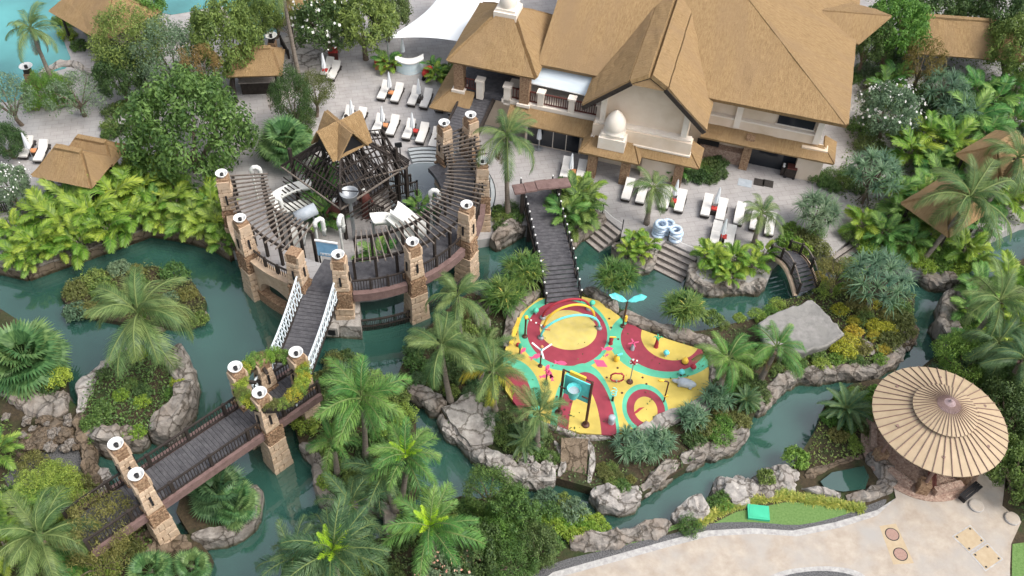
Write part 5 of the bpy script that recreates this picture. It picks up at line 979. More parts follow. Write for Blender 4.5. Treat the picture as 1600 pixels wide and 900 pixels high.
for u, v in ((1057, 295), (1122, 307), (1132, 356)): parasol(u, v, 'closed white parasol on the waterside terrace', 'parasols on the waterside terrace')
for u, v in ((1052, 316), (1115, 328), (1130, 372)): sidetable(u, v, rzB, 'dark side table with red towel on the waterside terrace', 'side tables on the waterside terrace')
lounger(884, 264, rzA, 'sun lounger nearer the boardwalk gate beside the stone columns', None); lounger(908, 269, rzA, 'sun lounger nearer the stone columns beside the boardwalk gate', None); parasol(893, 254, 'closed white parasol behind the boardwalk gate', None); sidetable(895, 270, rzA, 'side table between the two loungers by the boardwalk gate', None, 'orange_cloth')
rzC = up((62, 246), (72, 226)); lounger(42, 232, rzC, 'sun lounger on the left terrace next to the hedge', None); lounger(65, 238, rzC, 'sun lounger on the left terrace next to the thatched hut', None); sidetable(53, 238, rzC, 'side table between the two left terrace loungers', None, 'orange_cloth'); parasol(40, 222, 'closed white parasol on the left terrace', None)
lounger(512, 106, rzA, 'sun lounger under the parasol by the frangipani trees', None); lounger(522, 112, rzA, 'sun lounger farther from the frangipani trees', None); parasol(505, 97, 'closed white parasol by the frangipani trees', None); sidetable(508, 112, rzA, 'side table with red towel by the frangipani trees', None)
parasol(629, 72, 'closed cream parasol beside the curved blue bar', None); parasol(843, 208, 'closed white parasol in front of the dark windows', None); parasol(901, 213, 'grey white parasol at the right end of the dark windows', None)
# curved bar, buggy, mats, cabinet
p = G(640, 98, 1.6); t = thing('curved_bar', 'curved white and pale blue bar counter on the upper terrace', 'bar', (p.x, p.y, LAND), R(8)); P = [(-1.1+2.2*k/12, -.28*math.cos(math.pi*(k/12-.5)*1.0)+.35*((k/6-1)**2)) for k in range(13)]
MB().prism([(x, y-.3) for x, y in P]+[(x, y+.3) for x, y in P[::-1]], 0, 1.05).build('front', 'bar_blue', t); MB().prism([(x*1.04, y-.38) for x, y in P]+[(x*1.04, y+.36) for x, y in P[::-1]], 1.05, 1.15).build('counter_top', 'white', t)
for u, v, z, l, w, d, h, m in ((595, 105, 1, 'orange and red toy bin by the terrace palm', .9, .7, .7, 'orange_cloth'), (618, 106, 1, 'dark brown stool beside the curved bar', .8, .5, .4, 'red_wood'), (522, 92, 1, 'dark red planter box by the frangipani trees', .7, .7, .8, 'red_wood')):
    p = G(u, v, LAND); t = thing('storage_bin', l, 'bin', (p.x, p.y, LAND), R(8)); MB().box((0, 0, h/2), (w, d, h)).build('box', m, t); MB().box((0, 0, h+.03), (w+.06, d+.06, .06)).build('lid', 'red_cloth', t)
p = G(668, 121, LAND); t = thing('red_scooter', 'red covered scooter by the terrace planting', 'scooter', (p.x, p.y, LAND), R(60)); MB().ball((0, 0, .6), .5, 14, (1.3, .6, .8)).build('cover', 'red_cloth', t, True)
for x in (-.5, .5): MB().tube([(x, -.05, .22), (x, .05, .22)], .22, 16).build('wheel', 'black_metal', t)
MB().tube([(.5, -.3, 1.0), (.5, .3, 1.0)], .03).build('handlebar', 'black_metal', t)
for u, v, l in ((1186, 285, 'black square mat nearer the planter on the waterside terrace'), (1200, 287, 'black square mat nearer the dark doorway')):
    p = G(u, v, LAND); o = MB().box((0, 0, .015), (.75, .75, .03), R(-14)).build('floor_mat', 'rattan'); o.location = (p.x, p.y, LAND+.004); tag(o, l, 'mat')
p = G(1164, 286, LAND); o = MB().box((0, 0, .01), (1.0, .8, .02), R(-14)).build('floor_panel', 'grey_blue'); o.location = (p.x, p.y, LAND+.004); tag(o, 'pale grey floor panel beside the black mats', 'panel')
p = G(1235, 268, 1.2); t = thing('towel_cart', 'dark brown towel cart with red lid beside the doorway', 'cart', (p.x, p.y, LAND), R(-14)); MB().box((0, 0, .5), (.8, .7, .8)).build('box', 'dark_wood', t); MB().box((.05, -.1, .93), (.7, .6, .08)).build('lid', 'red_wood', t); MB().box((-.55, 0, .45), (.25, .5, .7)).build('side_box', 'dark_wood', t)
for x in (-.3, .3): MB().tube([(x, -.37, .12), (x, -.33, .12)], .12, 12).build('wheel', 'black_metal', t)
for k in range(2): MB().ball((-.55, -.12+.24*k, .86), .1).build('towel_roll', 'white', t, True)
p = G(1115, 252, LAND); t = thing('dark_sunscreen', 'black folded sunscreen leaning behind the hedge', 'screen', (p.x-.6, p.y+.5, LAND), R(-14)); MB().box((0, 0, .8), (1.6, .06, 1.5)).build('panel', 'black_metal', t); MB().box((0, .2, .02), (1.7, .5, .05)).build('foot', 'black_metal', t)
# swim rings in two stacks
def torus(r, s, n=24, m=10): 
    return MB().add([((r+s*math.cos(6.283*j/m))*math.cos(6.283*i/n), (r+s*math.cos(6.283*j/m))*math.sin(6.283*i/n), s*math.sin(6.283*j/m)) for i in range(n) for j in range(m)], [(i*m+j, ((i+1) % n)*m+j, ((i+1) % n)*m+(j+1) % m, i*m+(j+1) % m) for i in range(n) for j in range(m)])
tm = torus(.37, .115).mesh('ring', 'tube_blue', True); hm = MB().box((0, .39, .115), (.25, .07, .03)).mesh('handle', 'white')
for (u, v), n, l, g in (((1029, 366), 5, 'taller', 'swim rings in the taller stack'), ((1041, 362), 4, 'palm side', 'swim rings in the palm side stack'), ((1054, 373), 4, 'water side', 'swim rings in the water side stack')):
    p = G(u, v, LAND)
    for k in range(n): t = thing('swim_ring', 'blue and white swim ring in the %s stack on the terrace' % l, 'swim ring', (p.x+U(-.08, .08), p.y+U(-.08, .08), LAND+.12+k*.225), U(0, 6), g); ob('ring', tm, t); ob('handle', hm, t)
# lamp posts with dish near the pool
for u, v, l in ((40, 103, 'stone lamp post with dish by the turquoise pool'), (423, 55, 'stone lamp post with dish by the white terrace')):
    p = G(u, v, 3.0); t = thing('dish_lamp', l, 'lamp', (p.x, p.y, LAND)); MB().prism([(-.3, -.3), (.3, -.3), (.3, .3), (-.3, .3)], 0, 1.6).build('pillar', 'rubble', t); MB().box((0, 0, 1.75), (.45, .45, .3)).build('stand', 'dark_wood', t); MB().lathe([(.1, 1.9), (.45, 2.2), (.5, 2.22), (.3, 2.05), (0, 2.0)], 24).build('lamp_dish', 'white', t, True); MB().lathe([(.13, 2.0), (.12, 2.25), (0, 2.27)], 12).build('lamp_burner', 'black_metal', t)
fence(G(-30, 338), G(22, 330), LAND, 'black and white picket fence at the left terrace', .9, 'terrace_fence')
fence(G(440, 70), G(452, 92), LAND, 'thin black rail along the kiosk path', .8, 'path_rail')
# ================================================================== plants
def frond(L, n, ll, lw, droop, plume=0, up=.25, tipdroop=.5, seed=0, fwd=.75, taper=1.0):
    rr = random.Random(seed); m = MB(); pts = []; p = Vector((0, 0, 0)); a = .0; st = L/14
    for k in range(15): pts.append(p.copy()); p = p+Vector((math.cos(a), 0, math.sin(a)))*st; a -= droop/14*(.5+1.0*k/14)
    m.tube(pts, [.035*L/3*(1-.85*k/14)+.006 for k in range(15)], 4, False)
    for k in range(n):
        s = .14+.86*(k+.5)/n; f = s*14; i = min(13, int(f)); q = pts[i].lerp(pts[i+1], f-i); d = (pts[i+1]-pts[i]).normalized(); upv = Vector((-d.z, 0, d.x))
        ln = ll*(math.sin(math.pi*min(1, .12+.84*s))**.7)*rr.uniform(.85, 1.1)
        for sd in (1, -1):
            e = rr.uniform(-plume, plume)+up; o = (Vector((0, sd, 0))*math.cos(e)+upv*math.sin(e)+d*fwd*(.5+s)).normalized()
            w = lw*rr.uniform(.8, 1.15); b1 = q+o*ln*.5; t = q+o*ln*.97+Vector((0, 0, -1))*ln*tipdroop*rr.uniform(.6, 1.2); b1.z -= ln*tipdroop*.18
            x = d*w*.5; m.add([q-x*.6, q+x*.6, b1+x, b1-x, t], [(0, 1, 2, 3), (3, 2, 4)])
    return m
def straps(n, L, w, seed, el0=.1, el1=1.4, droop=1.2, seg=4, fold=0):
    rr = random.Random(seed); m = MB()
    for k in range(n):
        az = rr.uniform(0, 6.283); el = el0+(el1-el0)*rr.random(); l = L*rr.uniform(.75, 1.1); p = Vector((0, 0, 0)); h = Vector((math.cos(az), math.sin(az), 0)); sd = Vector((-h.y, h.x, 0)); V = []; a = el
        for i in range(seg+1):
            ww = w*(1-(i/seg)**2)*.5+.004; V += [p-sd*ww, p+sd*ww]; p = p+(h*math.cos(a)+Vector((0, 0, math.sin(a))))*l/seg; a -= droop/seg*rr.uniform(.7, 1.3)
        m.add(V, [(2*i, 2*i+1, 2*i+3, 2*i+2) for i in range(seg)])
    return m
def fanleaf(r, n, pet, seed):
    rr = random.Random(seed); m = MB(); m.tube([(0, 0, 0), (pet*.6, 0, .03), (pet, 0, 0)], [.03, .022, .018], 4, False); c = Vector((pet, 0, 0))
    for k in range(n):
        a = -2.05+4.1*k/(n-1); d = Vector((math.cos(a), math.sin(a), 0)); sd = Vector((-d.y, d.x, 0)); l = r*(.72+.28*math.cos(a*.6))*rr.uniform(.92, 1.05); w = l*4.1/n*.42
        m.add([c+d*.05, c+d*l*.62+sd*w+Vector((0, 0, .05)), c+d*l*.62-sd*w, c+d*l+Vector((0, 0, -.22*l))], [(0, 1, 2), (2, 1, 3)])
    return m
def leafball(clumps, per, rad, leaf, seed, jit=.5, asp=.5, core=.25):   # leaves on clump surfaces
    rr = random.Random(seed); m = MB(); V = []; Fc = []
    for c, cr in clumps:
        for k in range(per):
            d = Vector((rr.gauss(0, 1), rr.gauss(0, 1), rr.gauss(.25, 1))).normalized(); q = c+d*cr*(rr.uniform(.35, .75) if rr.random() < core else rr.uniform(.72, 1.08))
            n = (d+Vector((rr.uniform(-1, 1), rr.uniform(-1, 1), rr.uniform(-.3, 1)))*jit).normalized(); t = n.cross(Vector((rr.uniform(-1, 1), rr.uniform(-1, 1), rr.uniform(-1, 1)))).normalized(); b = n.cross(t)
            l = leaf*rr.uniform(.65, 1.25); w = l*asp*.5; i = len(V)
            V += [q-t*l*.5, q+b*w+n*l*.07, q+t*l*.5, q-b*w+n*l*.07]; Fc.append((i, i+1, i+2, i+3))
    return m.add(V, Fc)
def clumpset(R_, H, n, cr, seed, flat=.0):
    rr = random.Random(seed); out = []
    for k in range(n):
        f = (k+.5)/n; z = 1-1.55*f; a = k*2.39996+rr.uniform(-.4, .4); rad = math.sqrt(max(0, 1-z*z)); s = rr.uniform(.62, .95)
        out.append((Vector((math.cos(a)*rad*R_*s, math.sin(a)*rad*R_*s, H*(z*.5+.55)*rr.uniform(.85, 1.1))), cr*rr.uniform(.75, 1.25)))
    return out
PM = {}
def mesh(key, fn, mat):
    if (key, mat) not in PM:
        if key not in PM: PM[key] = fn()
        me = PM[key, mat] = PM[key].mesh(key[0] if isinstance(key, tuple) else key, mat)
        if key[0] == 'frond' and mat != 'palm_spear':
            me.materials.append(MATS['rachis'])
            for q in range(56): me.polygons[q].material_index = 1
    return PM[key, mat]
def trunkmesh(h, r, lean, seed):
    rr = random.Random(seed); n = max(5, int(h/.35)); pts = []; rad = []
    for k in range(n+1): s = k/n; pts.append((lean[0]*(1-s)**1.7, lean[1]*(1-s)**1.7, h*s)); rad.append(r*(1.45-.6*s if s < .12 else 1.25-.55*s)*(1+.05*(k % 2)))
    return MB().tube(pts, rad, 9)
def palm(u, v, h, L, label, kind='coconut', n=17, lean=None, group=None, mat=None, z=LAND, spear=False, seed=None, old=0):
    seed = seed if seed is not None else int(u*3+v); rr = random.Random(seed); p = G(u, v, z+h); lean = lean or (rr.uniform(-.7, .7), rr.uniform(-.5, .3))
    t = thing('coconut_palm' if kind == 'coconut' else 'feather_palm', label, 'palm tree', (p.x, p.y, z), 0, group)
    trunkmesh(h, .15 if kind == 'coconut' else .14, lean, seed).build('trunk', 'trunk', t, True)
    mat = mat or ('palm_green' if kind == 'coconut' else 'palm_fresh')
    for k in range(n):
        f = k/(n-1); var = rr.randrange(3)
        if kind == 'coconut': me = mesh(('frond', 'c', var), lambda: frond(1, 48, .23, .0155, 1.5+.4*var, .15, .05, .75, var), mat)
        else: me = mesh(('frond', 'r', var), lambda: frond(1, 58, .24, .017, 1.1+.35*var, .7, .2, .45, var+9), mat)
        if old and k < old: me = mesh(('frond', 'c', var), None, 'leaf_yellow') if ('frond', 'c', var) in PM else me
        el = (-.12+1.45*f**1.1)+rr.uniform(-.22, .22); az = k*2.39996+rr.uniform(-.45, .45); s = L*rr.uniform(.78, 1.1)*(1-.25*f*f)
        ob('frond', me, t, (.05*math.cos(az), .05*math.sin(az), h-.05+.12*f), (rr.uniform(-.35, .35), -el, az), s)
    if kind == 'coconut':
        for k in range(rr.randrange(1, 4)): a = rr.uniform(0, 6.28); ob('dead_frond', mesh(('frond', 'c', 0), lambda: frond(1, 48, .23, .0155, 1.5, .15, .05, .75, 0), 'palm_dead'), t, (.05*math.cos(a), .05*math.sin(a), h-.15), (rr.uniform(-.4, .4), .75+rr.uniform(0, .5), a), L*.75)
        for k in range(rr.randrange(3, 7)): a = rr.uniform(0, 6.28); MB().ball((.24*math.cos(a), .24*math.sin(a), h-.3), .12, 8, (1, 1, 1.2)).build('coconut', 'areca' if k % 2 else 'rib_brown', t, True)
    else: MB().tube([(0, 0, h-.9), (0, 0, h-.3), (0, 0, h+.15)], [.13, .16, .05], 9).build('crownshaft', 'palm_fresh', t, True)
    if spear:
        for k in range(9): a = k*.7; ob('young_frond', mesh(('frond', 's', k % 2), lambda: frond(1, 30, .22, .03, .7, .5, .3, .15, k), 'palm_spear'), t, (0, 0, h), (rr.uniform(-.5, .5), -rr.uniform(.75, 1.35), a), L*.42)
    return t
CW = {'leaf_dark': 'dark green', 'leaf_mid': 'mid green', 'leaf_bright': 'bright green', 'leaf_lime': 'lime', 'leaf_yellow': 'yellow', 'leaf_grey': 'grey green', 'leaf_olive': 'olive', 'palm_deep': 'deep green', 'palm_fresh': 'fresh green', 'areca': 'yellow green'}
KW = ['round leaved', 'long leaved', 'fine leaved']
def areca(u, v, h, label, group, mat='areca', n=13, z=LAND, sc=1.0, hz=None):
    if group: label = ('short ' if h < 1.8 else 'tall ' if h > 2.5 else 'middling ')+CW[mat]+' '+label
    rr = random.Random(int(u*7+v)); p = G(u, v, z+(h*.6 if hz is None else hz)); t = thing('areca_palm', label, 'palm', (p.x, p.y, z), rr.uniform(0, 6), group, sc)
    m = MB()
    for k in range(6): a = rr.uniform(0, 6.28); r = rr.uniform(.05, .3); m.tube([(r*math.cos(a)*.5, r*math.sin(a)*.5, 0), (r*math.cos(a)*1.3, r*math.sin(a)*1.3, h*.5)], [.05, .035], 5)
    m.build('stems', 'trunk', t)
    for k in range(n):
        var = k % 3; me = mesh(('frond', 'a', var), lambda: frond(1, 19, .37, .08, 1.15+.25*var, .2, .35, .4, var+30), mat); a = k*2.39996+rr.uniform(-.3, .3); f = k/n
        ob('frond', me, t, (.18*math.cos(a), .18*math.sin(a), h*(.32+.22*f)), (rr.uniform(-.4, .4), -(.25+1.0*f), a), h*rr.uniform(.62, .82))
    return t
def fanpalm(u, v, h, r, label, n=24, group=None, z=LAND, mat='fan_green'):
    rr = random.Random(int(u+v*3)); p = G(u, v, z+h*.6); t = thing('fan_palm', label, 'palm', (p.x, p.y, z), 0, group); m = MB()
    m.tube([(0, 0, 0), (0, 0, h*.55)], [.16, .13], 8); m.build('trunk', 'trunk', t)
    for k in range(n):
        f = k/(n-1); az = k*2.39996; me = mesh(('fan', k % 3), lambda: fanleaf(1, 26, .85, k), mat); ob('fan_leaf', me, t, (0, 0, h*.5), (rr.uniform(-.4, .4), -(-.25+1.5*f), az), r*rr.uniform(.5, .62))
    return t
def cycad(u, v, h, L, label, n=30, mat='palm_deep', group=None, z=LAND):
    rr = random.Random(int(u+v)); p = G(u, v, z+h); t = thing('cycad', label, 'cycad', (p.x, p.y, z), 0, group); MB().tube([(0, 0, 0), (0, 0, h)], [.2, .17], 8).build('trunk', 'bark', t)
    for k in range(n): f = k/(n-1); me = mesh(('frond', 'y', k % 2), lambda: frond(1, 40, .2, .022, .9+.3*(k % 2), .05, .35, .1, k+50), mat); ob('frond', me, t, (0, 0, h), (rr.uniform(-.2, .2), -(-.1+1.25*f), k*2.39996), L*rr.uniform(.85, 1.05))
def pandanus(u, v, h, r, label, n=14, mat='pandan', group=None, z=LAND, L=.95, dense=46):
    rr = random.Random(int(u*5+v)); p = G(u, v, z+h*.8); t = thing('pandanus', label, 'pandanus', (p.x, p.y, z), 0, group); m = MB(); ends = []
    for k in range(n):
        f = (k+.5)/n; zz = 1-1.1*f; a = k*2.39996; rd = math.sqrt(max(0, 1-zz*zz)); ends.append(Vector((math.cos(a)*rd*r*.68, math.sin(a)*rd*r*.68, h*.62+zz*h*.32)))
    fork = Vector((0, 0, h*.35)); m.tube([(0, 0, -.1), (0, 0, h*.35)], [.13, .1], 7)
    for e in ends: m.tube([fork, fork.lerp(e, .5)+Vector((0, 0, -.1)), e], [.08, .055, .05], 5, False)
    for k in range(7): a = k*.9; m.tube([(.5*math.cos(a)*min(1, h/3), .5*math.sin(a)*min(1, h/3), -.05), (0, 0, h*.28)], .03, 4, False)
    m.build('trunk', 'bark', t)
    for k, e in enumerate(ends): ob('rosette', mesh(('rosette', k % 3, dense, L), lambda: straps(dense, L, .055, k, -.25, 1.45, 1.3), mat), t, e, (e.y*.35/r, -e.x*.35/r, rr.uniform(0, 6)), rr.uniform(.85, 1.15))
    return t
def tree(u, v, h, r, label, mat='leaf_mid', kind=0, group=None, z=LAND, name='broadleaf_tree', flowers=None, ch=None, leaf=None, hz=None, nf=60):
    rr = random.Random(int(u*11+v)); ch = ch or r*1.5; p = G(u, v, z+(h-ch*.45 if hz is None else hz)); t = thing(name, label, 'tree', (p.x, p.y, z), rr.uniform(0, 6.28), group)
    hb = h-ch; m = MB(); m.tube([(rr.uniform(-.3, .3), 0, -.1), (0, 0, hb*.5), (0, 0, hb+ch*.2)], [.2*r/3+.05, .16*r/3+.04, .1*r/3+.03], 8)
    for k in range(8): a = k*.785+rr.uniform(-.3, .3); m.tube([(0, 0, max(.2, hb*.7)), (r*.35*math.cos(a), r*.35*math.sin(a), hb+ch*.3), (r*.72*math.cos(a), r*.72*math.sin(a), hb+ch*rr.uniform(.35, .7))], [.09*r/3+.02, .06*r/3+.015, .02], 6, False)
    m.build('trunk', 'bark', t)
    key = ('crown', kind)
    fn = {0: lambda: leafball(clumpset(1, 1, 90, .19, 3), 130, 1, .07, 3), 1: lambda: leafball(clumpset(1, 1, 60, .22, 5), 150, 1, .06, 5, .8, .42), 2: lambda: leafball(clumpset(1.02, 1, 80, .18, 8), 95, 1, .09, 8, .7, .45), 3: lambda: leafball(clumpset(1, .95, 34, .22, 11), 90, 1, .07, 11, .9, .5, .1)}[kind]
    ob('crown', mesh(key, fn, mat), t, (0, 0, hb), (0, 0, 0), (r, r, ch))
    if flowers:
        cl = clumpset(1, 1, 50, .24, 3+kind); fm = mesh(('blossom', kind), lambda: leafball([(c*1.03, cr) for c, cr in cl[:40]], 5, 1, .085, 21, .3, .9, 0), flowers); ob('blossom', fm, t, (0, 0, hb), (0, 0, 0), (r*1.03, r*1.03, ch*1.03))['kind'] = 'stuff'
    return t
def shrub(u, v, r, label, mat, group, z=LAND, kind=0, hh=1.0, name='shrub', cat='shrub'):
    rr = random.Random(int(u*13+v*7)); p = G(u, v, z+r*.4) if isinstance(u, (int, float)) else u; t = thing(name, label, cat, (p.x, p.y, z), rr.uniform(0, 6.28), group)
    key = ('foliage', kind); fn = {0: lambda: leafball(clumpset(.9, .8, 22, .34, 31), 62, 1, .17, 31, .6, .5), 1: lambda: leafball(clumpset(.9, .75, 26, .28, 33), 48, 1, .24, 33, .8, .36), 2: lambda: leafball(clumpset(.9, .8, 18, .36, 35), 100, 1, .11, 35, .7, .6)}[kind]
    ob('foliage', mesh(key, fn, mat), t, (0, 0, -.05), (0, 0, 0), (r*rr.uniform(.9, 1.15), r*rr.uniform(.9, 1.15), r*hh*rr.uniform(.85, 1.2)))
    if 'stemm' not in PM:
        m = MB(); [m.tube([(0, 0, -.1), (.45*math.cos(k*1.05), .45*math.sin(k*1.05), .55)], [.04, .015], 4, False) for k in range(6)]; PM['stemm'] = m.mesh('stems', 'bark')
    ob('stems', PM['stemm'], t, None, None, r)
    return t
def scatter(poly, n, mind, fn, z=LAND, seed=1, avoid=()):
    rr = random.Random(seed); P = [(q.x, q.y) for q in GL(poly, z)]; xs = [p[0] for p in P]; ys = [p[1] for p in P]; pts = []
    for _ in range(n*40):
        if len(pts) >= n: break
        q = (rr.uniform(min(xs), max(xs)), rr.uniform(min(ys), max(ys)))
        if pin(q, P) and all(math.dist(q, w) > mind for w in pts): pts.append(q)
    for q in pts: fn(Vector((q[0], q[1], z)), rr)
def shrubs(poly, n, mind, mats, label, r=(.5, .9), z=LAND, seed=1, kinds=(0, 1, 2), hh=1.0):
    nm = next(w for w in ('croton', 'tuft', 'bush', 'shrub') if w in label)
    def f(p, rr):
        m = rr.choice(mats); s = rr.uniform(*r); k = rr.choice(kinds); sw = 'small' if s < r[0]+.33*(r[1]-r[0]) else 'large' if s > r[0]+.67*(r[1]-r[0]) else 'middling'; t = shrub(0, 0, s, sw+' '+CW[m]+' '+KW[k]+' '+label, m, label, z, k, hh, nm, nm); t.location = p
    scatter(poly, n, mind, f, z, seed)
def cover(poly, dens, h, leaf, mat, label, z=LAND, seed=1, name='ground_cover', asp=.5):
    P = [(q.x, q.y) for q in GL(poly, z)]; xs = [p[0] for p in P]; ys = [p[1] for p in P]; rr = random.Random(seed); V = []; Fc = []; n = int((max(xs)-min(xs))*(max(ys)-min(ys))*dens)
    for _ in range(n):
        q = (rr.uniform(min(xs), max(xs)), rr.uniform(min(ys), max(ys)))
        if not pin(q, P): continue
        hz = h*(.35+.65*abs(noise.noise(Vector((q[0]*.9, q[1]*.9, seed))))*1.6)*rr.random()**.5; c = Vector((q[0], q[1], z+hz)); nn = Vector((rr.uniform(-.8, .8), rr.uniform(-.8, .8), 1)).normalized(); t = nn.cross(Vector((rr.uniform(-1, 1), rr.uniform(-1, 1), .3))).normalized(); b = nn.cross(t); l = leaf*rr.uniform(.6, 1.3); w = l*asp*.5; i = len(V)
        V += [c-t*l*.5, c+b*w, c+t*l*.5, c-b*w]; Fc.append((i, i+1, i+2, i+3))
    stuff(MB().add(V, Fc).build(name, mat), label, 'ground cover')
# ---- ground cover first
cover([(-40, 330), (120, 300), (330, 300), (360, 388), (330, 368), (232, 346), (135, 380), (38, 412), (-40, 400)], 60, .5, .2, 'leaf_mid', 'low green cover under the areca row', seed=2)
cover(CI[:], 22, .35, .17, 'leaf_dark', 'dark ground cover over the splash island soil', seed=3)
cover([(455, 650), (470, 600), (560, 580), (630, 610), (650, 660), (640, 720), (640, 770), (540, 788), (505, 770), (503, 725)], 60, .55, .17, 'leaf_mid', 'green fern cover on the palm islet', seed=4)
cover([(430, 1000), (450, 880), (560, 855), (650, 805), (790, 790), (880, 855), (860, 885), (760, 960)], 50, .6, .2, 'leaf_dark', 'dark undergrowth on the south bank', seed=5)
cover([(1290, 635), (1340, 605), (1400, 600), (1370, 680), (1345, 715), (1290, 728), (1255, 735), (1270, 680)], 50, .45, .16, 'leaf_mid', 'green undergrowth between pavilion and channel', seed=6)
cover([(1420, 600), (1450, 570), (1495, 538), (1482, 500), (1495, 468), (1560, 435), (1700, 390), (1700, 860), (1600, 820), (1578, 780), (1575, 690), (1500, 580)], 40, .6, .2, 'leaf_dark', 'dark undergrowth on the right bank', seed=7)
cover([(-40, 790), (0, 650), (60, 690), (0, 740), (120, 740), (150, 775), (200, 800), (240, 840), (200, 1000), (-40, 1000)], 40, .5, .2, 'leaf_mid', 'undergrowth on the lower west bank', seed=8)
cover(I1, 90, .7, .15, 'leaf_olive', 'olive tufted cover on the shrub islet', .4, 9)
cover(I2, 90, .7, .16, 'leaf_mid', 'green ferns on the rock islet', 1.2, 10)
cover([(1092, 400), (1200, 405), (1208, 425), (1140, 442), (1092, 436)], 60, .5, .18, 'leaf_mid', 'green cover under the waterside arecas', seed=11)
cover([(1340, 100), (1700, 60), (1700, 330), (1545, 365), (1500, 425), (1400, 405), (1350, 330), (1300, 300), (1330, 200)], 34, .6, .2, 'leaf_dark', 'dark undergrowth in the north east garden', seed=12)
cover([(1215, 470), (1290, 455), (1350, 440), (1430, 460), (1420, 530), (1395, 562), (1330, 574), (1260, 576), (1215, 600), (1185, 560)], 40, .5, .17, 'leaf_mid', 'green cover around the cave roof', seed=13)
cover([(930, 860), (1000, 838), (1070, 815), (1110, 806), (1050, 826), (1000, 838), (890, 858)], 130, .22, .12, 'leaf_mid', 'low creeping green strip beside the rock trough', seed=14)
cover([(1340, 0), (1420, -60), (1700, -60), (1700, 90), (1590, 60), (1400, 30)], 20, .6, .2, 'leaf_dark', 'dark undergrowth behind the long thatched pavilion', seed=15)
cover([(1600, 380), (1860, 330), (1860, 1150), (1640, 1150), (1660, 840), (1600, 800)], 26, .7, .24, 'leaf_mid', 'green undergrowth continuing past the right bank', seed=16)
# ---- coconut palms
palm(48, 45, 6.0, 2.7, 'coconut palm leaning over the turquoise pool', lean=(.9, -1.2))
palm(216, 490, 4.6, 4.1, 'broad coconut palm on the rock islet in the lagoon', n=22, z=1.2, lean=(.1, .2))
palm(792, 212, 7.2, 3.0, 'tall coconut palm between the round castle and the building', lean=(.3, .1))
palm(1020, 293, 3.2, 2.1, 'short coconut palm beside the swim rings', n=17, lean=(0, -.2))
palm(1190, 333, 2.8, 2.1, 'short coconut palm by the last loungers', n=17, lean=(.1, -.1))
palm(1515, 308, 5.2, 4.0, 'wide coconut palm leaning by the far right hut', n=20, lean=(-1.6, -1.0))
palm(715, 462, 4.2, 2.6, 'coconut palm nearest the castle fence on the splash island', lean=(.2, -.4)); palm(690, 540, 4.6, 3.0, 'coconut palm with curved trunk over the flat rock slab', lean=(.5, -.6), mat='palm_green')
palm(770, 580, 4.0, 2.6, 'coconut palm with yellowing fronds left of the splash floor', old=5, lean=(.2, 0)); palm(842, 645, 3.8, 2.2, 'small coconut palm in front of the bucket frame', n=17, lean=(.1, .1))
palm(1138, 560, 3.4, 2.5, 'fresh coconut palm right of the splash playground wall', mat='palm_fresh', lean=(.1, 0)); palm(1214, 542, 3.6, 2.5, 'coconut palm in front of the cave roof', mat='palm_fresh', lean=(-.2, .2))
palm(1562, 470, 5.0, 3.2, 'coconut palm over the brown rock bank on the right', lean=(-.8, -.4)); palm(1592, 245, 5.0, 3.0, 'coconut palm behind the second far right hut', lean=(-1, -.6)); palm(1600, 560, 4.0, 2.6, 'coconut palm low on the right bank behind the pavilion', lean=(-.2, 0), mat='palm_deep')
palm(62, 838, 3.2, 3.2, 'large coconut palm in the lower west thicket', n=20, lean=(0, .2)); palm(440, -25, 8.5, 2.6, 'coconut palm with bare trunk on the white terrace', lean=(.4, -.6))
palm(1560, 535, 3.6, 2.6, 'drooping coconut palm beside the pavilion thicket', mat='palm_deep', lean=(0, 0))
# ---- feather palms
palm(565, 622, 5.2, 3.1, 'lush feather palm at the top of the palm islet', 'royal', 22); palm(634, 712, 4.6, 2.6, 'feather palm with lime starburst heart on the palm islet', 'royal', 20, spear=True); palm(672, 824, 4.4, 2.9, 'feather palm with lime fan heart on the south bank', 'royal', 20, spear=True)
palm(520, 862, 4.6, 3.2, 'feather palm with bright yellow lime spear at the bottom', 'royal', 22, spear=True, mat='palm_deep'); palm(548, 790, 3.4, 2.4, 'dark feather palm by the inlet kerb', 'royal', 14, mat='palm_deep'); palm(520, 690, 3.0, 1.9, 'small feather palm with a yellow frond by the smooth kerb', 'royal', 12)

palm(600, 740, 3.6, 2.5, 'middle feather palm on the palm islet', 'royal', 14, mat='palm_deep'); palm(760, 545, 3.2, 2.2, 'feathery palm behind the yellowing coconut palm', 'royal', 13, mat='palm_green')
palm(460, 870, 3.4, 2.6, 'dark feather palm leaning over the lower water', 'royal', 14, mat='palm_deep')
# ---- fan palms, cycads
fanpalm(38, 560, 2.2, 2.5, 'dense fan palm thicket on the rocky west bank', 38); fanpalm(340, 768, 1.1, 1.7, 'fan palm filling the curved planter beside the bridge', 30, mat='palm_deep'); fanpalm(368, 790, .9, 1.4, 'smaller fan palm in the curved planter', 22, mat='fan_green'); fanpalm(235, 892, .9, 1.2, 'fan palm at the foot of the bridge tower rocks', 20); fanpalm(300, 885, .8, 1.0, 'little fan palm on the rock shelf', 16)
fanpalm(445, 222, 3.0, 2.2, 'fan palm beside the castle terrace under the dark tree', 28)
cycad(1322, 640, 1.0, 1.7, 'big cycad between the channel and the round pavilion'); cycad(1165, 625, .7, 1.1, 'cycad by the lower right rim of the splash island', 22); cycad(820, 690, .7, 1.2, 'cycad on the bank under the small coconut palm', 22)
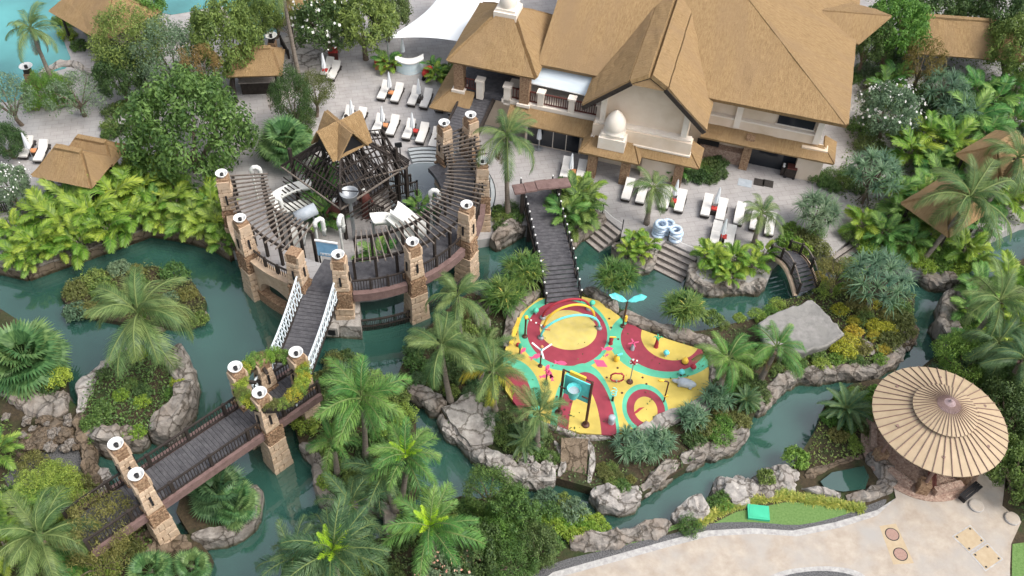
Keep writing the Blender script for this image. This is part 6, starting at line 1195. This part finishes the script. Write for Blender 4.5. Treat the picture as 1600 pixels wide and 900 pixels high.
# ---- pandanus
pandanus(1378, 430, 4.0, 2.7, 'large blue green pandanus over the narrow channel', 26); pandanus(1370, 262, 4.2, 2.2, 'round headed pandanus right of the main building', 20); pandanus(1280, 326, 2.6, 1.8, 'grey green pandanus at the corner of the waterside terrace', 16, 'leaf_grey')
pandanus(1480, 130, 3.2, 2.2, 'grey green pandanus behind the orange tree', 16); pandanus(1500, 165, 2.6, 2.0, 'pandanus among the bright broad palms', 14)
pandanus(966, 430, 1.9, 1.35, 'yellow striped pandanus bush right of the boardwalk', 18, 'variegated', dense=60); pandanus(1070, 478, 1.9, 1.3, 'round dark striped pandanus bush behind the playground wall', 18, 'variegated', dense=60); pandanus(818, 420, 1.9, 1.4, 'striped pandanus bush left of the boardwalk middle', 16, 'variegated', dense=60); pandanus(788, 458, 1.6, 1.3, 'striped pandanus bush at the rim left of the playground', 16, 'variegated', dense=60)
for u, v, s, l in ((985, 690, 1.1, 'nearest the rim'), (1010, 700, 1.0, 'in the middle'), (1030, 690, 1.0, 'beside the dry soil'), (1080, 650, .9, 'by the pale front rim'), (1120, 620, 1.0, 'by the grey hippo end')): pandanus(u, v, s, s, 'spiky green pandanus bush below the playground, '+l, 9, 'pandan', L=.7)
# ---- broadleaf trees
tree(290, 200, 6.5, 4.6, 'huge dense green tree left of the round castle', 'leaf_mid', 0, ch=6.0); tree(205, 65, 6, 3.0, 'pale green tree beside the pool bar', 'leaf_mid', 1, ch=4.2); tree(265, 85, 5.5, 2.8, 'grey green airy tree behind the huge tree', 'leaf_grey', 1, ch=4); tree(350, 62, 6.5, 2.9, 'dense dark tree between the kiosk and the pool', 'leaf_mid', 0, ch=4.6)
tree(312, 98, 6.2, 1.6, 'orange flowered tree crown rising behind the huge tree', 'leaf_orange', 3, ch=2.2); tree(118, 145, 3.2, 2.2, 'light airy tree on the left terrace', 'leaf_grey', 3, ch=2.2); tree(70, 140, 2.6, 1.6, 'yellow green bush tree in the stone bed', 'leaf_bright', 1, ch=2.3); tree(185, 115, 4, 2.0, 'dark tree under the pale green tree', 'leaf_dark', 0, ch=3.0)
tree(510, 35, 5, 2.8, 'frangipani tree with white blossom by the white terrace', 'leaf_dark', 2, flowers='petal', ch=3.4); tree(565, 30, 5.5, 3.0, 'green frangipani tree beside the sail canopy', 'leaf_mid', 2, ch=3.6); tree(605, 15, 4.5, 2.0, 'dark tree touching the sail canopy', 'leaf_dark', 0, ch=3)
tree(455, 152, 4.8, 1.6, 'dark conical tree above the fan palm', 'leaf_dark', 1, ch=3.6); tree(492, 140, 3.4, 1.4, 'olive bushy tree beside the terrace loungers', 'leaf_olive', 1, ch=2.2)
tree(1400, 40, 6, 2.8, 'bright leaved tree at the corner of the main roof', 'leaf_bright', 2, ch=4); tree(1360, 60, 5, 2.0, 'dark tree in the gap behind the side gable', 'leaf_dark', 0, ch=3.4); tree(1446, 92, 4.6, 1.7, 'orange leaved tree in front of the long thatched pavilion', 'leaf_orange', 3, ch=2.8); tree(1460, 5, 6, 3.2, 'dark tree behind the long thatched pavilion', 'leaf_dark', 0, ch=4.4); tree(1580, 20, 6.5, 3.4, 'dark tree at the top right corner', 'leaf_dark', 0, ch=5); tree(1590, 75, 5.5, 2.6, 'dense tree overhanging the pavilion end', 'leaf_mid', 0, ch=4)
tree(1388, 172, 4, 2.4, 'frangipani tree full of white blossom right of the building', 'leaf_grey', 2, flowers='petal', ch=3); tree(10, 150, 4, 1.9, 'pale bush tree at the left edge by the pool', 'leaf_grey', 3, ch=2.6); tree(8, 222, 2.4, 1.4, 'dark hedge tree at the left edge', 'leaf_dark', 0, ch=2); tree(12, 285, 2.8, 1.4, 'white flowering bush at the left terrace edge', 'leaf_grey', 2, flowers='petal', ch=2); tree(35, 310, 2.2, 1.2, 'thin grey green bush by the terrace fence', 'leaf_grey', 3, ch=1.7)
tree(430, 20, 3.5, 1.8, 'leafy tree by the pool arm', 'leaf_mid', 1, ch=2.6); tree(400, 20, 5, 1.9, 'dark tree top by the upper pool', 'leaf_mid', 0, ch=3.2); tree(225, 5, 4, 1.9, 'broad leaved plant clump behind the pool bar', 'leaf_bright', 2, ch=2.6)
tree(798, 806, 2.6, 1.5, 'dense glossy tree on the south bank by the channel', 'leaf_mid', 2, ch=2.2); tree(742, 858, 2.8, 1.6, 'dark dense tree at the bottom beside the soil patch', 'leaf_dark', 2, ch=2.4); tree(838, 852, 2.0, 1.3, 'round dark bush tree by the gravel strip end', 'leaf_dark', 0, ch=1.7); tree(775, 840, 2.2, 1.3, 'bright loose bush tree between the south bank trees', 'leaf_bright', 1, ch=1.8); tree(800, 875, 2.2, 1.4, 'mid green bush tree at the bottom edge', 'leaf_mid', 1, ch=1.8); tree(700, 885, 2.4, 1.5, 'bush tree with pink flowers at the bottom', 'leaf_grey', 2, flowers='petal_pink', ch=1.8); tree(765, 765, 2.6, 1.4, 'leafy bush tree leaning over the channel', 'leaf_mid', 1, ch=2.0)
tree(1588, 640, 3.2, 2.1, 'dark dense bush tree right of the pavilion', 'leaf_dark', 0, ch=2.9); tree(1600, 735, 3, 2.0, 'bush tree by the plaza corner', 'leaf_mid', 2, ch=2.7); tree(1510, 560, 2.6, 1.9, 'bright feathery bush tree behind the pavilion', 'leaf_bright', 1, ch=2.2); tree(1575, 585, 2.8, 1.8, 'mid green bush tree on the right bank', 'leaf_mid', 2, ch=2.4)
tree(1310, 425, 3, 1.3, 'thin stemmed tree beside the arched bridge', 'leaf_olive', 3, ch=1.8); tree(152, 822, 3.6, 1.9, 'olive yellow bush tree at the bridge foot', 'leaf_olive', 1, ch=2.8); tree(75, 765, 2.0, 1.7, 'bright feathery bush tree by the gravel', 'leaf_bright', 1, ch=1.7); tree(150, 875, 2.2, 1.5, 'olive bush tree low beside the coconut palm', 'leaf_olive', 3, ch=1.8)
# ---- arecas
gA_ = 'areca palm in the long row above the left lagoon wall'
for u, v, h in ((28, 392, 1.9), (55, 372, 2.4), (95, 345, 2.7), (70, 330, 2.6), (120, 372, 2.2), (140, 330, 2.8), (175, 300, 3.0), (165, 350, 2.4), (200, 335, 2.4), (215, 290, 2.8), (235, 320, 2.4), (270, 310, 2.4), (262, 285, 2.4), (300, 330, 2.4), (330, 315, 2.6), (322, 350, 2.0), (345, 345, 2.2), (285, 350, 1.7), (20, 355, 2.0), (250, 345, 1.5), (345, 375, 1.5), (105, 310, 2.6), (190, 268, 2.4), (240, 262, 2.4), (45, 405, 1.3), (90, 385, 1.6)): areca(u, v, h, gA_, gA_, random.Random(u).choice(['areca', 'areca', 'leaf_bright', 'leaf_lime']))
gB_ = 'areca palm in the waterside terrace bed'
for u, v, h in ((1110, 395, 1.6), (1125, 410, 1.4), (1150, 402, 1.6), (1178, 410, 1.5), (1195, 392, 1.4), (1140, 427, 1.2)): areca(u, v, h, gB_, gB_)
gC_ = 'broad palm clump in the north east garden'
for u, v, h in ((1400, 300, 2.6), (1420, 330, 2.4), (1385, 360, 2.2), (1440, 300, 2.4), (1430, 230, 2.8), (1455, 205, 2.8), (1490, 215, 3.0), (1520, 180, 3.2), (1545, 200, 3.0), (1560, 150, 3.0), (1530, 135, 2.8), (1590, 180, 3.0), (1400, 115, 2.2), (1385, 130, 2.2), (1350, 345, 2.0), (1425, 375, 2.0), (1515, 385, 2.2), (1530, 400, 1.6), (1590, 130, 2.8), (1500, 240, 2.4), (1460, 250, 2.4), (1470, 280, 2.4), (1445, 340, 2.2), (1540, 300, 2.4), (1450, 370, 1.8), (1535, 350, 1.8), (1580, 300, 2.4)): areca(u, v, h, gC_, gC_, random.Random(u+v).choice(['areca', 'leaf_bright', 'palm_fresh', 'palm_fresh']))
gD_ = 'areca palm in the planter between the water steps'
for u, v, h in ((985, 388, 1.1), (1000, 392, 1.1), (1012, 378, 1.2), (992, 372, 1.2)): areca(u, v, h, gD_, gD_)
gE_ = 'leafy palm clump beside the boardwalk top'
for u, v, h in ((895, 300, 2.4), (910, 320, 2.2), (885, 330, 2.2), (915, 300, 2.0), (900, 345, 1.6)): areca(u, v, h, gE_, gE_, random.Random(u).choice(['areca', 'palm_fresh', 'leaf_mid']))
gF_ = 'potted palm clump on the upper terrace'
for u, v, h in ((603, 92, 1.5), (610, 98, 1.3), (677, 104, 1.3), (683, 114, 1.3), (740, 135, 1.6), (765, 145, 1.4)): areca(u, v, h, gF_, gF_, random.Random(u).choice(['palm_fresh', 'areca']))
gG_ = 'areca palm on the right bank by the brown rocks'
for u, v, h in ((1520, 478, 2.0), (1545, 505, 2.0), (1500, 540, 1.8), (1535, 445, 2.2), (1580, 430, 2.4), (1590, 500, 2.2)): areca(u, v, h, gG_, gG_, random.Random(u).choice(['areca', 'palm_fresh', 'leaf_bright']))
gH_ = 'palm clump on the lower west bank'
for u, v, h in ((75, 775, 1.8), (20, 795, 2.0), (110, 800, 1.8), (-5, 700, 1.8), (0, 850, 2.0), (120, 870, 1.6)): areca(u, v, h, gH_, gH_, random.Random(u+5).choice(['palm_fresh', 'leaf_bright', 'areca']))
for u, v, h, l in ((577, 412, 1.6, 'areca growing through the castle deck at the railing'), (592, 395, 1.8, 'areca under the front pergola beams'), (655, 320, 1.6, 'palm clump behind the white slides'), (498, 285, 3.0, 'palm inside the timber lattice tower'), (505, 335, 2.2, 'creeper clump behind the castle gate'), (1058, 262, 1.4, 'areca at the stone column by the hedge')): areca(u, v, h, l, None, 'palm_fresh', 12)
# ---- shrubs
shrubs([(1068, 262), (1130, 258), (1132, 282), (1070, 285)], 10, .7, ['leaf_mid', 'leaf_dark'], 'shrub by the gable ground floor', (.6, .8), seed=3)
shrubs([(1225, 360), (1275, 365), (1290, 400), (1240, 395), (1228, 380)], 8, .8, ['leaf_bright', 'leaf_lime', 'leaf_olive'], 'bush above the small arched bridge', (.7, 1.0), seed=4)
shrubs([(1270, 415), (1330, 420), (1330, 455), (1280, 458)], 8, .9, ['leaf_bright', 'leaf_olive', 'leaf_yellow'], 'bush right of the arched bridge', (.6, .9), seed=5)
shrubs([(1320, 385), (1360, 350), (1500, 395), (1520, 415), (1495, 428), (1430, 418), (1380, 405)], 20, .9, ['leaf_bright', 'leaf_lime', 'leaf_mid'], 'shrub on the north bank of the narrow channel', (.6, 1.0), seed=6)
shrubs([(1300, 480), (1400, 470), (1415, 520), (1380, 555), (1310, 560), (1330, 520)], 20, .8, ['leaf_yellow', 'leaf_olive', 'leaf_mid', 'leaf_yellow'], 'shrub below the large pandanus', (.45, .8), seed=7)
shrubs([(1190, 560), (1290, 550), (1390, 562), (1320, 574), (1250, 574), (1210, 592)], 16, .8, ['leaf_mid', 'leaf_dark', 'leaf_bright'], 'shrub on the kerb under the cave roof', (.4, .7), seed=8)
shrubs([(1100, 500), (1190, 486), (1200, 470), (1215, 480), (1190, 500), (1120, 515)], 14, .7, ['leaf_mid', 'leaf_grey', 'leaf_bright'], 'shrub at the water behind the playground wall', (.4, .75), seed=9)
shrubs([(1120, 540), (1180, 560), (1200, 600), (1170, 650), (1120, 690), (1080, 690), (1125, 610)], 22, .8, ['leaf_mid', 'leaf_olive', 'leaf_bright', 'leaf_dark'], 'shrub on the east side of the splash island', (.5, .9), seed=10)
shrubs([(935, 725), (975, 735), (1000, 755), (960, 765)], 7, .5, ['leaf_mid', 'leaf_olive'], 'tuft on the dry soil at the south tip', (.3, .5), seed=11)
shrubs([(630, 560), (690, 500), (750, 480), (770, 530), (780, 600), (770, 660), (740, 640), (700, 610), (650, 595)], 30, .95, ['leaf_dark', 'leaf_mid', 'palm_deep'], 'shrub under the palms west of the playground', (.5, .9), seed=12)
shrubs([(780, 655), (830, 665), (860, 690), (865, 720), (800, 705), (775, 690)], 14, .7, ['leaf_dark', 'leaf_mid'], 'shrub on the slope below the small coconut palm', (.45, .75), seed=13)
shrubs([(460, 640), (480, 605), (560, 590), (625, 615), (640, 660), (630, 720), (620, 785), (540, 780), (510, 760), (510, 715)], 34, 1.0, ['leaf_mid', 'leaf_dark', 'leaf_bright'], 'shrub beneath the feather palms', (.5, .9), seed=14)
shrubs([(450, 900), (480, 860), (600, 850), (700, 790), (780, 800), (870, 850), (830, 880), (700, 930), (560, 960)], 40, 1.0, ['leaf_dark', 'leaf_mid', 'leaf_mid'], 'shrub on the south bank', (.6, 1.1), seed=15)
shrubs([(845, 812), (890, 806), (945, 812), (950, 832), (900, 838), (860, 832)], 12, .5, ['leaf_lime', 'leaf_yellow', 'leaf_lime'], 'croton in the rock trough', (.4, .6), seed=16, kinds=(1,))
shrubs([(800, 770), (870, 775), (905, 800), (850, 812), (800, 800)], 12, .8, ['leaf_mid', 'leaf_grey'], 'shrub leaning over the lower channel', (.5, .9), seed=17)
shrubs([(1285, 640), (1330, 610), (1380, 610), (1370, 660), (1345, 705), (1310, 700), (1290, 680)], 18, .7, ['leaf_bright', 'leaf_olive', 'leaf_mid'], 'shrub around the big cycad', (.4, .75), seed=18)
shrubs([(1440, 600), (1500, 545), (1600, 520), (1680, 560), (1680, 780), (1600, 790), (1580, 720), (1570, 640), (1500, 590)], 34, 1.1, ['leaf_dark', 'leaf_mid', 'leaf_grey', 'leaf_mid'], 'shrub in the thicket behind the round pavilion', (.6, 1.1), seed=19)
shrubs([(1500, 460), (1560, 440), (1650, 420), (1650, 520), (1560, 530), (1500, 520)], 16, 1.1, ['leaf_bright', 'leaf_mid', 'leaf_dark'], 'shrub on the right bank above the brown rocks', (.6, 1.0), seed=20)
shrubs([(1330, 110), (1400, 90), (1480, 150), (1620, 110), (1640, 300), (1560, 330), (1430, 270), (1350, 250), (1340, 190)], 44, 1.3, ['leaf_dark', 'leaf_mid', 'leaf_mid', 'leaf_grey'], 'shrub in the north east thicket', (.7, 1.2), seed=21)
shrubs([(1275, 285), (1330, 270), (1340, 300), (1300, 300)], 8, .9, ['leaf_dark', 'leaf_mid'], 'shrub at the right corner of the building', (.6, .9), seed=22)
shrubs([(0, 770), (60, 700), (130, 760), (200, 810), (225, 850), (180, 900), (60, 950), (-20, 920)], 26, 1.0, ['leaf_mid', 'leaf_olive', 'leaf_bright'], 'shrub in the lower west thicket', (.5, .9), seed=23)
shrubs(I1, 16, .9, ['leaf_olive', 'leaf_mid', 'leaf_olive', 'leaf_grey'], 'shrub on the low shrub islet', (.6, 1.0), .4, 24, hh=.8)
shrubs(I2, 14, .6, ['leaf_mid', 'leaf_dark', 'leaf_bright', 'leaf_lime'], 'shrub inside the rock islet rim', (.4, .7), 1.2, 25)
shrubs([(-20, 500), (50, 520), (90, 580), (80, 610), (-20, 590)], 12, .8, ['leaf_dark', 'leaf_mid'], 'shrub on the rocky west bank', (.5, .8), seed=26)
shrub(88, 590, .8, 'bright lime round bush at the west bank tip', 'leaf_lime', None, LAND+.3, 0); shrub(1245, 715, .8, 'spiky bright green bush on the channel point', 'leaf_bright', None, LAND, 1); shrub(1198, 745, .6, 'small dark green bush between the pale boulders', 'leaf_mid', None, LAND+.2, 1); shrub(1078, 822, .7, 'round dark bush beside the humped pale rock', 'leaf_mid', None, LAND, 2)
shrubs([(1112, 788), (1135, 770), (1140, 785), (1120, 798)], 5, .5, ['leaf_bright', 'leaf_mid'], 'tuft among the pale boulders', (.35, .55), seed=27, kinds=(1,))
shrubs([(160, 175), (200, 165), (215, 215), (165, 215)], 6, .8, ['leaf_dark', 'leaf_mid'], 'bush in the round bed under the huge tree', (.6, .9), seed=28)
shrubs([(40, 130), (110, 120), (120, 165), (45, 175)], 10, .8, ['leaf_lime', 'leaf_bright', 'leaf_mid'], 'bush in the left terrace stone bed', (.6, .95), seed=29)
shrubs([(90, 20), (130, 5), (150, 50), (110, 100)], 9, .8, ['leaf_lime', 'leaf_bright', 'leaf_mid'], 'bush between pool and pool bar', (.6, .9), seed=30)
shrubs([(420, 190), (480, 180), (480, 240), (425, 250)], 9, .9, ['leaf_mid', 'leaf_dark', 'leaf_bright'], 'bush beside the castle terrace fan palm', (.6, .9), seed=34)
shrubs([(690, 110), (715, 105), (720, 125), (695, 130)], 5, .7, ['leaf_mid'], 'bush behind the red scooter', (.5, .7), seed=35)
shrubs([(870, 320), (915, 300), (925, 340), (885, 362)], 9, .8, ['leaf_mid', 'leaf_dark', 'leaf_bright'], 'bush at the foot of the boardwalk top', (.6, .9), seed=36)
shrubs([(775, 330), (800, 320), (810, 345), (780, 362)], 6, .8, ['leaf_mid', 'leaf_dark'], 'bush at the foot of the tall coconut palm', (.6, .9), seed=37)
shrubs([(505, 560), (545, 555), (550, 600), (510, 600)], 9, .8, ['leaf_dark', 'leaf_grey', 'leaf_olive'], 'bush behind the lush feather palm', (.6, .9), .2, 38)
# creepers on the ring planter
for k in range(30):
    a = k*math.pi/15; q = Vector((math.cos(a), math.sin(a), 0))*(1.65+U(-.1, .1)); m = random.choice(['leaf_lime', 'leaf_olive', 'leaf_bright', 'leaf_yellow', 'leaf_olive']); kd = random.choice((0, 2))
    t = shrub(0, 0, U(.34, .5), CW[m]+' '+KW[kd]+' creeper on the round ring planter', m, 'creepers on the ring planter', 5.7, kd, name='creeper', cat='creeper'); t.location = (rc.x+q.x, rc.y+q.y, 5.7)
# striped lilies along the lawn
ms = [mesh(('leaves', k), lambda: straps(26, .5, .06, 60+k, .2, 1.4, 1.1, 3), 'lily') for k in range(3)]; lp_ = spline([(1092, 818), (1120, 802), (1150, 790), (1185, 782), (1225, 776), (1265, 782), (1305, 788), (1345, 796)], 12, False)
for i, (u, v) in enumerate(lp_):
    for off in (-3, 2): p = G(u+U(-3, 3), v+off+U(-2, 2)); t = thing('striped_lily', 'yellow striped lily tuft in the row along the lawn', 'plant', p, 0, 'striped lilies along the lawn'); ob('leaves', ms[i % 3], t, None, (0, 0, U(0, 6)), U(.65, .9))
# bare frangipani branches by the terrace
p = G(460, 62, 1.5); t = thing('bare_tree', 'leafless grey branching tree on the white terrace', 'tree', (p.x, p.y, LAND)); m = MB()
def br(a, d, l, r, k):
    b = a+d*l; m.tube([a, a.lerp(b, .5)+Vector((U(-.05, .05), U(-.05, .05), 0)), b], [r, r*.85, r*.65], 5, False)
    if k:
        for _ in range(3): br(b, (d+Vector((U(-.8, .8), U(-.8, .8), U(-.2, .5)))).normalized(), l*.72, r*.6, k-1)
br(Vector((0, 0, 0)), Vector((-.2, .1, 1)).normalized(), .9, .09, 4); m.build('branches', 'trunk', t)
